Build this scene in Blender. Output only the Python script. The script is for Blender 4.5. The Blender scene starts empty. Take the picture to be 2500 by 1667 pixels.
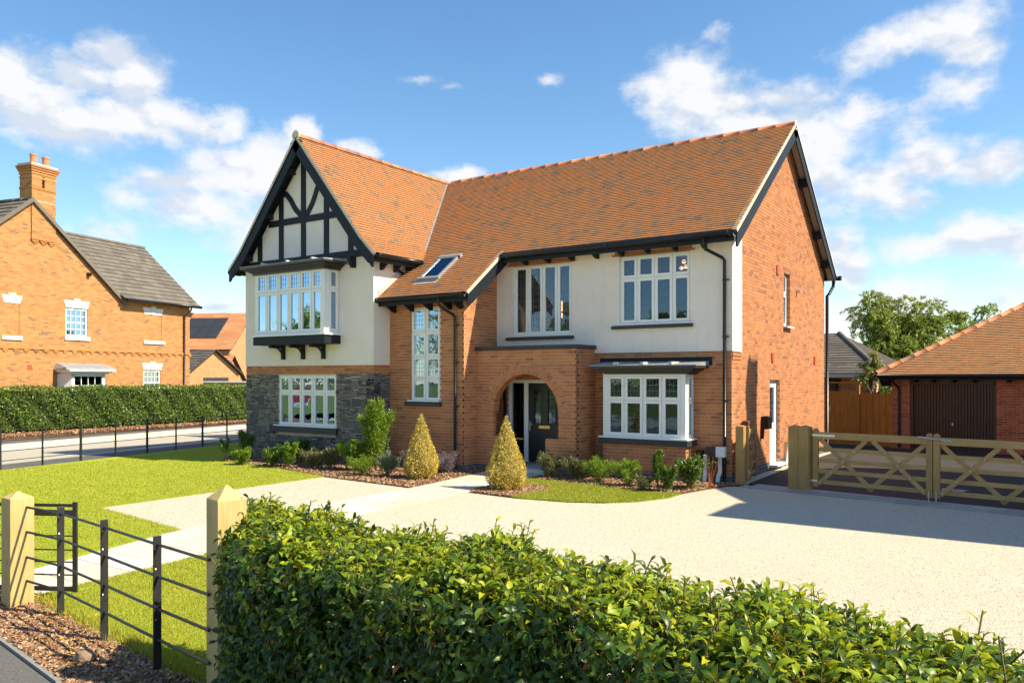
import bpy, math, random
import numpy as np
from mathutils import Vector, Matrix
random.seed(7)
RNG = np.random.default_rng(7)
S = bpy.context.scene
COL = S.collection

# ------------------------------------------------------------------ camera
CAMP = (5.634, -16.595, 2.25)
cam = bpy.data.cameras.new('camera')
cam.sensor_width = 36.0
cam.lens = 28.12
cam.shift_y = 0.0346
cam.clip_end = 3000.0
camo = bpy.data.objects.new('camera', cam)
COL.objects.link(camo)
camo.location = CAMP
camo.rotation_euler = (math.radians(90), 0, math.radians(34.1))
S.camera = camo

# ------------------------------------------------------------------ light
SUN_STRENGTH = 5.0
SKY_STRENGTH = 0.108
EXPOSURE = 0.92
SUN_AZ = math.atan2(1.0, 0.28)          # clockwise from +Y
SUN_EL = math.atan2(1.03, math.hypot(1.0, 0.28))
sun = bpy.data.lights.new('sun', 'SUN')
sun.energy = SUN_STRENGTH
sun.angle = math.radians(0.53)
sun.color = (1.0, 0.89, 0.66)
suno = bpy.data.objects.new('sun', sun)
COL.objects.link(suno)
suno.location = (30, 10, 40)
suno.rotation_euler = Vector((-1.0, -0.28, -1.03)).to_track_quat('-Z', 'Y').to_euler()

W = bpy.data.worlds.new('World')
S.world = W
W.use_nodes = True
wn, wl = W.node_tree.nodes, W.node_tree.links
wn.clear()


def wnode(t, **kw):
    n = wn.new(t)
    for k, v in kw.items():
        setattr(n, k, v)
    return n


def wmath(op, a, b=None, c=None, clamp=False):
    n = wn.new('ShaderNodeMath')
    n.operation = op
    n.use_clamp = clamp
    for i, x in enumerate((a, b, c)):
        if x is None:
            continue
        if isinstance(x, (int, float)):
            n.inputs[i].default_value = x
        else:
            wl.new(x, n.inputs[i])
    return n.outputs[0]


CLOUDS = [(-1.141, 0.294, 0.052, 0.04, 1.0), (-1.06, 0.344, 0.03, 0.024, 1.0), (-1.036, 0.321, 0.04, 0.035, 1.0), (-1.113, 0.268, 0.078, 0.026, 0.9), (-1.027, 0.286, 0.067, 0.027, 1.0), (-0.971, 0.279, 0.042, 0.02, 0.8), (-0.936, 0.287, 0.024, 0.018, 0.7), (-1.159, 0.314, 0.027, 0.023, 0.9), (-1.092, 0.317, 0.034, 0.026, 1.0), (-0.999, 0.217, 0.055, 0.021, 0.7), (-0.919, 0.236, 0.064, 0.037, 1.0), (-0.962, 0.193, 0.071, 0.027, 0.8), (-0.884, 0.253, 0.045, 0.034, 1.0), (-0.849, 0.287, 0.019, 0.02, 1.0), (-1.04, 0.201, 0.029, 0.017, 0.5), (-0.787, 0.272, 0.022, 0.012, 0.9), (-0.658, 0.246, 0.034, 0.011, 0.9), (-0.859, 0.23, 0.061, 0.04, 1.0), (-0.899, 0.178, 0.074, 0.03, 0.6), (-1.066, 0.161, 0.052, 0.013, 0.45), (-0.952, 0.082, 0.029, 0.009, 0.8), (-0.421, 0.338, 0.032, 0.029, 0.8), (-0.374, 0.349, 0.052, 0.033, 0.9), (-0.348, 0.314, 0.077, 0.033, 1.0), (-0.278, 0.317, 0.059, 0.023, 0.8), (-0.244, 0.272, 0.072, 0.038, 1.0), (-0.343, 0.39, 0.016, 0.009, 0.6), (-0.192, 0.29, 0.041, 0.023, 0.8), (-0.22, 0.227, 0.038, 0.034, 0.8), (-0.379, 0.307, 0.047, 0.024, 0.9), (-0.297, 0.286, 0.075, 0.029, 1.0), (-0.151, 0.362, 0.049, 0.021, 0.8), (-0.095, 0.367, 0.05, 0.025, 1.0), (-0.074, 0.343, 0.033, 0.021, 0.9), (-0.187, 0.357, 0.023, 0.022, 0.5), (-0.087, 0.304, 0.035, 0.022, 0.7), (-0.125, 0.272, 0.026, 0.023, 0.5), (-0.169, 0.215, 0.045, 0.026, 0.9), (-0.108, 0.234, 0.051, 0.023, 0.9), (-0.054, 0.223, 0.04, 0.022, 1.0), (-0.134, 0.195, 0.035, 0.016, 0.8), (-0.108, 0.141, 0.047, 0.019, 0.7), (-0.062, 0.151, 0.044, 0.025, 1.0), (-0.03, 0.14, 0.035, 0.027, 0.9), (-0.203, 0.138, 0.029, 0.031, 1.0), (-0.192, 0.112, 0.023, 0.015, 0.8), (-0.138, 0.086, 0.053, 0.024, 1.0), (-0.174, 0.067, 0.05, 0.02, 0.9), (-0.042, 0.081, 0.024, 0.013, 0.7), (-0.549, 0.353, 0.016, 0.007, 0.5), (-0.71, 0.35, 0.02, 0.005, 0.35), (-0.674, 0.343, 0.014, 0.004, 0.3), (-0.229, 0.154, 0.014, 0.025, 0.7)]
# the same kind of cloud goes on round the rest of the sky
_r = random.Random(5)
for _i in range(20):
    _a = _r.uniform(0.25, 4.95)
    _e = _r.uniform(0.22, 0.8)
    for _j in range(2):
        CLOUDS.append((round(_a + _r.uniform(-.1, .1), 3), round(_e + _r.uniform(-.02, .02), 3), _r.uniform(.06, .13), _r.uniform(.025, .05), _r.uniform(.7, 1)))
CLOUDS = [((a if a <= math.pi else a - 2 * math.pi), e, ra, re, w) for a, e, ra, re, w in CLOUDS]

tc = wnode('ShaderNodeTexCoord')
dirv = tc.outputs['Generated']
sep = wnode('ShaderNodeSeparateXYZ')
wl.new(dirv, sep.inputs[0])
az = wmath('ARCTAN2', sep.outputs[0], sep.outputs[1])
el = wmath('ARCSINE', sep.outputs[2])
cmb = wnode('ShaderNodeCombineXYZ')
wl.new(az, cmb.inputs[0])
wl.new(el, cmb.inputs[1])
# slight domain warp so the cloud edges are ragged
nw = wnode('ShaderNodeTexNoise')
nw.inputs['Scale'].default_value = 22
nw.inputs['Detail'].default_value = 4
wl.new(dirv, nw.inputs['Vector'])
wsub = wnode('ShaderNodeVectorMath', operation='SUBTRACT')
wl.new(nw.outputs['Color'], wsub.inputs[0])
wsub.inputs[1].default_value = (.5, .5, .5)
wsc = wnode('ShaderNodeVectorMath', operation='MULTIPLY')
wl.new(wsub.outputs[0], wsc.inputs[0])
wsc.inputs[1].default_value = (.05, .03, 0)
wadd = wnode('ShaderNodeVectorMath', operation='ADD')
wl.new(cmb.outputs[0], wadd.inputs[0])
wl.new(wsc.outputs[0], wadd.inputs[1])
acc = None
for a, e, ra, re, w in CLOUDS:
    s1 = wnode('ShaderNodeVectorMath', operation='MULTIPLY_ADD')
    wl.new(wadd.outputs[0], s1.inputs[0])
    k1, k2 = 1 / (ra * 1.35), 1 / (re * 1.35)
    s1.inputs[1].default_value = (k1, k2, 0)
    s1.inputs[2].default_value = (-a * k1, -e * k2, 0)
    ln = wnode('ShaderNodeVectorMath', operation='LENGTH')
    wl.new(s1.outputs[0], ln.inputs[0])
    v = wmath('MULTIPLY_ADD', ln.outputs['Value'], -w, w)
    acc = v if acc is None else wmath('SMOOTH_MAX', acc, v, 0.15)
nf = wnode('ShaderNodeTexNoise')
nf.inputs['Scale'].default_value = 17
nf.inputs['Detail'].default_value = 9
nf.inputs['Roughness'].default_value = .66
mp_ = wnode('ShaderNodeVectorMath', operation='MULTIPLY')
wl.new(dirv, mp_.inputs[0])
mp_.inputs[1].default_value = (1, 1, 1.7)
wl.new(mp_.outputs[0], nf.inputs['Vector'])
nz = wmath('MULTIPLY_ADD', nf.outputs['Fac'], 1.35, -.645)
dens0 = wmath('ADD', acc, nz)
mr = wnode('ShaderNodeMapRange', interpolation_type='SMOOTHSTEP')
wl.new(dens0, mr.inputs['Value'])
mr.inputs['From Min'].default_value = 0.0
mr.inputs['From Max'].default_value = .72
dens = wmath('MULTIPLY', mr.outputs[0], .97)
# cloud body tone: brighter crests, blue-grey thicker parts
n3 = wnode('ShaderNodeTexNoise')
n3.inputs['Scale'].default_value = 9
n3.inputs['Detail'].default_value = 6
wl.new(mp_.outputs[0], n3.inputs['Vector'])
cr = wnode('ShaderNodeValToRGB')
cr.color_ramp.elements[0].position = .3
cr.color_ramp.elements[0].color = (.72, .79, .90, 1)
cr.color_ramp.elements[1].position = .5
cr.color_ramp.elements[1].color = (.98, .985, 1.0, 1)
off_ = wnode('ShaderNodeVectorMath', operation='ADD')
wl.new(mp_.outputs[0], off_.inputs[0])
off_.inputs[1].default_value = (.012, .004, .022)
n4 = wnode('ShaderNodeTexNoise')
n4.inputs['Scale'].default_value = 17
n4.inputs['Detail'].default_value = 4
wl.new(off_.outputs[0], n4.inputs['Vector'])
n5 = wnode('ShaderNodeTexNoise')
n5.inputs['Scale'].default_value = 17
n5.inputs['Detail'].default_value = 4
wl.new(mp_.outputs[0], n5.inputs['Vector'])
sh_ = wmath('SUBTRACT', n5.outputs['Fac'], n4.outputs['Fac'])
sh2 = wmath('MULTIPLY_ADD', sh_, 1.3, n3.outputs['Fac'])
wl.new(sh2, cr.inputs[0])
csc = wnode('ShaderNodeVectorMath', operation='SCALE')
wl.new(cr.outputs[0], csc.inputs[0])
csc.inputs['Scale'].default_value = 0.53 / SKY_STRENGTH
sky = wnode('ShaderNodeTexSky', sky_type='NISHITA')
sky.sun_disc = False
sky.sun_elevation = SUN_EL
sky.sun_rotation = SUN_AZ
sky.altitude = 50
sky.air_density = 1.0
sky.dust_density = .15
sky.ozone_density = 1.3
hs = wnode('ShaderNodeHueSaturation')
hs.inputs['Saturation'].default_value = 1.2
hs.inputs['Hue'].default_value = .497
hs.inputs['Value'].default_value = 1.0
wl.new(sky.outputs[0], hs.inputs['Color'])
mx = wnode('ShaderNodeMix', data_type='RGBA')
wl.new(dens, mx.inputs['Factor'])
wl.new(hs.outputs[0], mx.inputs['A'])
wl.new(csc.outputs[0], mx.inputs['B'])
bg = wnode('ShaderNodeBackground')
bg.inputs['Strength'].default_value = SKY_STRENGTH
wl.new(mx.outputs['Result'], bg.inputs['Color'])
wo = wnode('ShaderNodeOutputWorld')
wl.new(bg.outputs[0], wo.inputs['Surface'])

S.view_settings.view_transform = 'Standard'
S.view_settings.look = 'None'
S.view_settings.exposure = EXPOSURE
S.view_settings.gamma = 1.0
S.view_settings.use_curve_mapping = False
S.render.engine = 'CYCLES'
S.cycles.max_bounces = 7
S.cycles.transparent_max_bounces = 16
S.cycles.sample_clamp_indirect = 6


# ------------------------------------------------------------------ helpers
def tag(o, label=None, cat=None, group=None, kind=None):
    if label: o['label'] = label
    if cat: o['category'] = cat
    if group: o['group'] = group
    if kind: o['kind'] = kind
    return o


def empty(name, loc=(0, 0, 0), rz=0.0, **kw):
    o = bpy.data.objects.new(name, None)
    COL.objects.link(o)
    o.location = loc
    o.rotation_euler = (0, 0, rz)
    o.empty_display_size = .2
    return tag(o, **kw)


def link(name, me, mat, parent=None, **kw):
    o = bpy.data.objects.new(name, me)
    COL.objects.link(o)
    if mat is not None and len(me.materials) == 0:
        me.materials.append(mat)
    if parent is not None:
        o.parent = parent
    return tag(o, **kw)


def front(y0): return lambda u, n, z: (u, y0 - n, z)
def sideR(x0): return lambda u, n, z: (x0 + n, u, z)
def sideL(x0): return lambda u, n, z: (x0 - n, u, z)
ID = lambda x, y, z: (x, y, z)
BOXF = ((0, 1, 3, 2), (4, 6, 7, 5), (0, 4, 5, 1), (2, 3, 7, 6), (0, 2, 6, 4), (1, 5, 7, 3))


class MB:
    def __init__(s):
        s.v = []
        s.f = []

    def raw(s, vs, fs):
        k = len(s.v)
        s.v.extend(vs)
        s.f.extend(tuple(i + k for i in f) for f in fs)
        return s

    def box(s, a, b, c, d, e, f, mp=ID):
        s.raw([mp(x, y, z) for x in (a, b) for y in (c, d) for z in (e, f)], BOXF)
        return s

    def poly(s, pts):
        s.raw(list(pts), [tuple(range(len(pts)))])
        return s

    def prism(s, pts, n0, n1, mp=ID):
        """pts = (u, z) outline, extruded from n0 to n1"""
        k = len(pts)
        vs = [mp(u, n0, z) for u, z in pts] + [mp(u, n1, z) for u, z in pts]
        fs = [tuple(range(k)), tuple(range(2 * k - 1, k - 1, -1))]
        fs += [(i, i + k, (i + 1) % k + k, (i + 1) % k) for i in range(k)]
        s.raw(vs, fs)
        return s

    def beam(s, p, q, w, h, up=(0, 0, 1)):
        p, q = Vector(p), Vector(q)
        d = (q - p).normalized()
        sd = d.cross(Vector(up)).normalized() * (w / 2)
        u = sd.cross(d).normalized() * (h / 2)
        vs = [tuple(x + a * sd + b * u) for x in (p, q) for a in (-1, 1) for b in (-1, 1)]
        s.raw(vs, BOXF)
        return s

    def tube(s, pts, r, seg=8, caps=True, half=False):
        pts = [Vector(p) for p in pts]
        rs = r if isinstance(r, (list, tuple)) else [r] * len(pts)
        rings = []
        ref = None
        for i, p in enumerate(pts):
            d = (pts[min(i + 1, len(pts) - 1)] - pts[max(i - 1, 0)]).normalized()
            if ref is None:
                ref = Vector((0, 0, 1)) if abs(d.z) < .9 else Vector((1, 0, 0))
            a = d.cross(ref).normalized()
            b = a.cross(d).normalized()
            ref = b
            rings.append([tuple(p + (a * math.cos(t) + b * math.sin(t)) * rs[i]) for t in [2 * math.pi * j / seg for j in range(seg)]])
        vs = [v for rr in rings for v in rr]
        fs = []
        for i in range(len(rings) - 1):
            for j in range(seg):
                fs.append((i * seg + j, i * seg + (j + 1) % seg, (i + 1) * seg + (j + 1) % seg, (i + 1) * seg + j))
        if caps:
            fs.append(tuple(range(seg)))
            fs.append(tuple(range(len(vs) - 1, len(vs) - 1 - seg, -1)))
        s.raw(vs, fs)
        return s

    def build(s, name, mat, parent=None, smooth=False, bevel=0, **kw):
        me = bpy.data.meshes.new(name)
        me.from_pydata([tuple(v) for v in s.v], [], s.f)
        if smooth:
            me.polygons.foreach_set('use_smooth', [True] * len(me.polygons))
        o = link(name, me, mat, parent, **kw)
        if bevel:
            b = o.modifiers.new('bevel', 'BEVEL')
            b.width = bevel
            b.segments = 2
            b.limit_method = 'ANGLE'
        return o


def B(name, mat, parent, a, b, c, d, e, f, mp=ID, bevel=0, **kw):
    return MB().box(a, b, c, d, e, f, mp).build(name, mat, parent, bevel=bevel, **kw)


def fastmesh(name, V, F):
    """V (n,3) float, F (m,k) int"""
    me = bpy.data.meshes.new(name)
    V = np.asarray(V, dtype=np.float32)
    F = np.asarray(F, dtype=np.int32)
    me.vertices.add(len(V))
    me.vertices.foreach_set('co', V.ravel())
    m, k = F.shape
    me.loops.add(m * k)
    me.loops.foreach_set('vertex_index', F.ravel())
    me.polygons.add(m)
    me.polygons.foreach_set('loop_start', np.arange(0, m * k, k, dtype=np.int32))
    me.update(calc_edges=True)
    me.validate()
    return me


def basis(D, N):
    D = D / np.linalg.norm(D, axis=1, keepdims=True)
    N = N - (N * D).sum(1, keepdims=True) * D
    N = N / (np.linalg.norm(N, axis=1, keepdims=True) + 1e-9)
    Y = np.cross(N, D)
    return np.stack([D, Y, N], axis=2)          # columns


def scatter(name, tv, tf, P, M, sc, mat, parent=None, **kw):
    """one mesh of many copies of a small template"""
    tv = np.asarray(tv, float)
    tf = np.asarray(tf, int)
    P = np.asarray(P, float)
    n = len(P)
    sc = np.broadcast_to(np.asarray(sc, float).reshape(-1, 1, 1) if np.ndim(sc) else sc, (n, 1, 1)) if np.ndim(sc) < 2 else np.asarray(sc)[:, None, :]
    loc = tv[None] * sc
    V = np.einsum('nij,nkj->nki', M, loc) + P[:, None, :]
    F = tf[None] + (np.arange(n) * len(tv))[:, None, None]
    me = fastmesh(name, V.reshape(-1, 3), F.reshape(-1, tf.shape[1]))
    return link(name, me, mat, parent, **kw)


def rnd_unit(n, rng=RNG):
    v = rng.normal(size=(n, 3))
    return v / np.linalg.norm(v, axis=1, keepdims=True)


def in_poly(P, poly):
    x, y = P[:, 0], P[:, 1]
    ins = np.zeros(len(P), bool)
    n = len(poly)
    for i in range(n):
        x1, y1 = poly[i]
        x2, y2 = poly[(i + 1) % n]
        c = ((y1 > y) != (y2 > y)) & (x < (x2 - x1) * (y - y1) / ((y2 - y1) + 1e-12) + x1)
        ins ^= c
    return ins


def sample_poly(poly, n, rng=RNG):
    a = np.array(poly)
    lo, hi = a.min(0), a.max(0)
    out = []
    tot = 0
    while tot < n:
        p = rng.uniform(lo, hi, size=(n * 2, 2))
        p = p[in_poly(p, poly)]
        out.append(p)
        tot += len(p)
    return np.concatenate(out)[:n]


def sheet(name, pts, z, mat, thick=0.0, parent=None, **kw):
    import bmesh
    bm = bmesh.new()
    vs = [bm.verts.new((x, y, z)) for x, y in pts]
    f = bm.faces.new(vs)
    if f.normal.z < 0:
        f.normal_flip()
    bmesh.ops.triangulate(bm, faces=[f])
    if thick:
        k = len(pts)
        lo = [bm.verts.new((x, y, z - thick)) for x, y in pts]
        for i in range(k):
            bm.faces.new((vs[i], vs[(i + 1) % k], lo[(i + 1) % k], lo[i]))
    me = bpy.data.meshes.new(name)
    bm.to_mesh(me)
    bm.free()
    return link(name, me, mat, parent, **kw)


# ------------------------------------------------------------------ materials
def newmat(name):
    m = bpy.data.materials.new(name)
    m.use_nodes = True
    nt = m.node_tree
    b = nt.nodes['Principled BSDF']
    return m, nt.nodes, nt.links, b


def ramp(nodes, cols):
    r = nodes.new('ShaderNodeValToRGB')
    el = r.color_ramp.elements
    el[0].position = cols[0][0]
    el[0].color = (*cols[0][1], 1)
    el[1].position = cols[-1][0]
    el[1].color = (*cols[-1][1], 1)
    for p, c in cols[1:-1]:
        e = el.new(p)
        e.color = (*c, 1)
    return r


def noise(nodes, links, vec, scale, detail=4, rough=.55):
    n = nodes.new('ShaderNodeTexNoise')
    n.inputs['Scale'].default_value = scale
    n.inputs['Detail'].default_value = detail
    n.inputs['Roughness'].default_value = rough
    links.new(vec, n.inputs['Vector'])
    return n


def bump(nodes, links, height, bsdf, strength=.3, dist=.01):
    b = nodes.new('ShaderNodeBump')
    b.inputs['Strength'].default_value = strength
    b.inputs['Distance'].default_value = dist
    links.new(height, b.inputs['Height'])
    links.new(b.outputs[0], bsdf.inputs['Normal'])
    return b


def mth(nodes, links, op, a, b=None, c=None, clamp=False):
    n = nodes.new('ShaderNodeMath')
    n.operation = op
    n.use_clamp = clamp
    for i, x in enumerate((a, b, c)):
        if x is None: continue
        if isinstance(x, (int, float)): n.inputs[i].default_value = x
        else: links.new(x, n.inputs[i])
    return n.outputs[0]


def mixc(nodes, links, fac, a, b, mode='MIX'):
    n = nodes.new('ShaderNodeMix')
    n.data_type = 'RGBA'
    n.blend_type = mode
    for k, x in (('Factor', fac), ('A', a), ('B', b)):
        if isinstance(x, (int, float)): n.inputs[k].default_value = x
        elif isinstance(x, tuple): n.inputs[k].default_value = (*x, 1)
        else: links.new(x, n.inputs[k])
    return n.outputs['Result']


def wpos(nodes):
    return nodes.new('ShaderNodeNewGeometry').outputs['Position']


def plain(name, c1, c2=None, scale=6, rough=.6, bs=0, bscale=60, metal=0, spec=None, coat=0):
    """two-tone noise colour with optional fine relief"""
    m, n, l, b = newmat(name)
    p = wpos(n)
    c2 = c2 or tuple(x * .82 for x in c1)
    nz = noise(n, l, p, scale, 5)
    r = ramp(n, [(.35, c1), (.68, c2)])
    l.new(nz.outputs['Fac'], r.inputs[0])
    l.new(r.outputs[0], b.inputs['Base Color'])
    b.inputs['Roughness'].default_value = rough
    b.inputs['Metallic'].default_value = metal
    if spec is not None: b.inputs['Specular IOR Level'].default_value = spec
    if coat:
        b.inputs['Coat Weight'].default_value = coat
        b.inputs['Coat Roughness'].default_value = .12
    if bs:
        bump(n, l, noise(n, l, p, bscale, 4).outputs['Fac'], b, bs, .01)
    return m


def piece_mat(name, cols, rough=.8, fine=40, fine_amt=.25, cluster=0, cscale=1.2, bs=.35, bdist=.004, speck=None, spec=.3, comp=1.0):
    """colour per piece: random per mesh island plus per object"""
    m, n, l, b = newmat(name)
    g = n.new('ShaderNodeNewGeometry')
    oi = n.new('ShaderNodeObjectInfo')
    s = mth(n, l, 'ADD', g.outputs['Random Per Island'], oi.outputs['Random'])
    fr = mth(n, l, 'FRACT', s)
    if cluster:
        fr = mth(n, l, 'MULTIPLY_ADD', fr, comp, (1 - comp) / 2)
        cn = noise(n, l, g.outputs['Position'], cscale, 2)
        cc = mth(n, l, 'MULTIPLY_ADD', cn.outputs['Fac'], cluster, -cluster * .5)
        fr = mth(n, l, 'ADD', fr, cc, clamp=True)
    r = ramp(n, cols)
    l.new(fr, r.inputs[0])
    fn = noise(n, l, g.outputs['Position'], fine, 6, .65)
    k = mth(n, l, 'MULTIPLY_ADD', fn.outputs['Fac'], fine_amt * 2, 1 - fine_amt)
    v = n.new('ShaderNodeVectorMath')
    v.operation = 'SCALE'
    l.new(r.outputs[0], v.inputs[0])
    l.new(k, v.inputs['Scale'])
    out = v.outputs[0]
    if speck:
        sn = noise(n, l, g.outputs['Position'], speck[1], 3, .7)
        f = mth(n, l, 'MULTIPLY_ADD', sn.outputs['Fac'], 7, -4.4, clamp=True)
        f2 = mth(n, l, 'MULTIPLY', f, speck[2])
        out = mixc(n, l, f2, out, speck[0])
    l.new(out, b.inputs['Base Color'])
    b.inputs['Roughness'].default_value = rough
    b.inputs['Specular IOR Level'].default_value = spec
    bump(n, l, noise(n, l, g.outputs['Position'], fine * 2.2, 5, .6).outputs['Fac'], b, bs, bdist)
    return m


M = {}
M['brick'] = piece_mat('brick_red', [(0, (.27, .11, .058)), (.10, (.385, .15, .064)), (.4, (.47, .190, .074)), (.7, (.51, .212, .084)), (.9, (.43, .15, .058)), (1, (.35, .16, .085))],
                       fine=30, fine_amt=.24, cluster=.2, cscale=.9, speck=((.56, .44, .33), 9, .25))
M['brick_n'] = piece_mat('brick_orange', [(0, (.24, .13, .075)), (.08, (.37, .165, .058)), (.45, (.46, .21, .068)), (.8, (.50, .235, .078)), (1, (.39, .15, .052))],
                         fine=25, fine_amt=.2, cluster=.4, cscale=.8)
M['brick_g'] = piece_mat('brick_garage', [(0, (.25, .085, .05)), (.4, (.40, .13, .07)), (.8, (.46, .16, .08)), (1, (.30, .10, .06))], fine=25, fine_amt=.25, cluster=.3)
M['blue_brick'] = piece_mat('engineering_brick', [(0, (.07, .075, .085)), (.6, (.12, .125, .14)), (1, (.16, .15, .15))], fine=20)
M['mortar'] = plain('mortar', (.62, .47, .34), (.50, .36, .26), 8, .95, .4, 90)
M['mortar_n'] = plain('mortar_buff', (.64, .46, .28), (.52, .36, .22), 6, .95, .3, 80)
M['mortar_s'] = plain('mortar_stone', (.52, .45, .38), (.40, .34, .28), 7, .95, .5, 70)
M['stone'] = piece_mat('slate_rubble', [(0, (.05, .053, .056)), (.3, (.085, .088, .09)), (.6, (.125, .122, .118)), (.8, (.165, .145, .12)), (1, (.22, .185, .15))],
                       rough=.75, fine=14, fine_amt=.35, bs=.7, bdist=.012, spec=.35)
M['tile'] = piece_mat('clay_roof_tile', [(0, (.18, .12, .08)), (.12, (.24, .145, .085)), (.28, (.32, .16, .075)), (.6, (.365, .165, .066)), (.82, (.41, .155, .052)), (1, (.48, .145, .04))],
                      fine=18, fine_amt=.2, cluster=1.0, cscale=2.4, bs=.3, comp=.75)
M['tile_g'] = piece_mat('clay_roof_tile_buff', [(0, (.24, .16, .09)), (.2, (.34, .20, .10)), (.5, (.43, .22, .095)), (.8, (.43, .20, .08)), (1, (.43, .15, .055))],
                        fine=18, fine_amt=.2, cluster=.3, cscale=2.5, comp=.8)
M['ridge'] = piece_mat('ridge_tile', [(0, (.20, .12, .09)), (.3, (.36, .14, .08)), (.7, (.52, .19, .09)), (1, (.56, .24, .11))], fine=12)
M['slate'] = piece_mat('grey_roof_tile', [(0, (.115, .10, .085)), (.5, (.145, .125, .105)), (1, (.17, .15, .125))], fine=10, fine_amt=.15)
M['tile_far'] = piece_mat('orange_roof_tile', [(0, (.50, .20, .09)), (.5, (.58, .24, .11)), (1, (.64, .28, .13))], fine=10, fine_amt=.15)
M['deck'] = plain('roof_underlay', (.06, .04, .03), (.04, .03, .025), 8, .9)
M['verge'] = plain('verge_mortar', (.66, .58, .44), (.52, .45, .34), 20, .9, .5, 60)
M['lead'] = plain('lead_flashing', (.30, .31, .33), (.22, .23, .25), 4, .45, .1, 20)
M['lead_pale'] = plain('lead_flashing_pale', (.50, .49, .47), (.38, .37, .36), 4, .5, .1, 20)
M['blackwood'] = plain('black_painted_timber', (.012, .016, .023), (.009, .012, .017), 5, .55, .15, 50, spec=.25)
M['blackplastic'] = plain('black_plastic', (.009, .009, .010), (.011, .010, .010), 5, .3, spec=.35)
M['blackstone'] = plain('dark_painted_stone', (.028, .028, .036), (.04, .038, .045), 9, .55, .1, 40)
M['brown_cornice'] = plain('dark_brown_cornice', (.045, .036, .028), (.036, .03, .026), 5, .4)
M['upvc'] = plain('white_window_frame', (.80, .80, .78), (.76, .76, .75), 3, .3)
M['whitestone'] = plain('white_cast_stone', (.80, .78, .72), (.72, .70, .64), 6, .8, .2, 60)
M['leadstrip'] = plain('window_lead', (.13, .13, .14), (.18, .18, .18), 20, .5)
M['steel'] = plain('galvanised_steel', (.62, .62, .60), (.5, .5, .49), 15, .35, metal=.7)
M['brass'] = plain('brass', (.72, .52, .22), (.6, .42, .18), 10, .25, metal=.9)
M['ironpaint'] = plain('black_painted_iron', (.02, .02, .022), (.03, .03, .03), 12, .42, .1, 50)
M['door'] = plain('black_door_paint', (.016, .019, .024), (.02, .023, .028), 4, .35, .15, 120)
M['garage_door'] = plain('brown_steel_door', (.045, .028, .022), (.04, .024, .019), 3, .4)
M['terracotta'] = plain('terracotta', (.62, .24, .11), (.5, .18, .09), 9, .8)
M['ventred'] = plain('red_vent', (.5, .08, .03), (.42, .07, .03), 9, .7)
M['plastic_white'] = plain('white_plastic', (.7, .72, .72), (.62, .64, .66), 5, .4)
M['brownbox'] = plain('brown_cabinet', (.06, .025, .02), (.05, .02, .017), 5, .5)
M['interior'] = plain('room_wall', (.22, .21, .19), (.18, .17, .16), 2, .9)
M['blind'] = plain('blind_slat', (.55, .54, .50), (.48, .47, .44), 4, .6)
M['curtain'] = plain('curtain_cloth', (.30, .29, .28), (.22, .21, .2), 8, .9)
M['lead_dark'] = plain('dark_lead', (.035, .042, .052), (.028, .034, .042), 4, .5)
M['solar'] = plain('solar_glass', (.035, .037, .042), (.03, .032, .036), 2, .45)
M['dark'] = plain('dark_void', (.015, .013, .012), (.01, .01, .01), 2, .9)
M['soffit'] = plain('soffit_board', (.50, .46, .40), (.46, .42, .37), 3, .7)
M['greyfascia'] = plain('pale_fascia', (.5, .5, .5), (.44, .44, .44), 3, .6)
M['rock'] = plain('brown_rock', (.28, .19, .12), (.2, .14, .09), 12, .9, .6, 40)


def render_mat():
    m, n, l, b = newmat('roughcast_render')
    p = wpos(n)
    r = ramp(n, [(.3, (.84, .755, .675)), (.7, (.89, .81, .735))])
    l.new(noise(n, l, p, 1.6, 5).outputs['Fac'], r.inputs[0])
    l.new(r.outputs[0], b.inputs['Base Color'])
    sm_ = n.new('ShaderNodeMapping')
    sm_.inputs['Scale'].default_value = (1, 1, .12)
    l.new(p, sm_.inputs['Vector'])
    st = noise(n, l, sm_.outputs[0], 7, 5, .6)
    stf = mth(n, l, 'MULTIPLY_ADD', st.outputs['Fac'], 2.2, -1.15, clamp=True)
    l.new(mixc(n, l, mth(n, l, 'MULTIPLY', stf, .5), r.outputs[0], (.62, .56, .47)), b.inputs['Base Color'])
    b.inputs['Roughness'].default_value = .92
    v = n.new('ShaderNodeTexVoronoi')
    v.inputs['Scale'].default_value = 85
    l.new(p, v.inputs['Vector'])
    h = mth(n, l, 'ADD', v.outputs['Distance'], noise(n, l, p, 45, 5).outputs['Fac'])
    bump(n, l, h, b, .75, .012)
    return m


M['render'] = render_mat()


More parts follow.
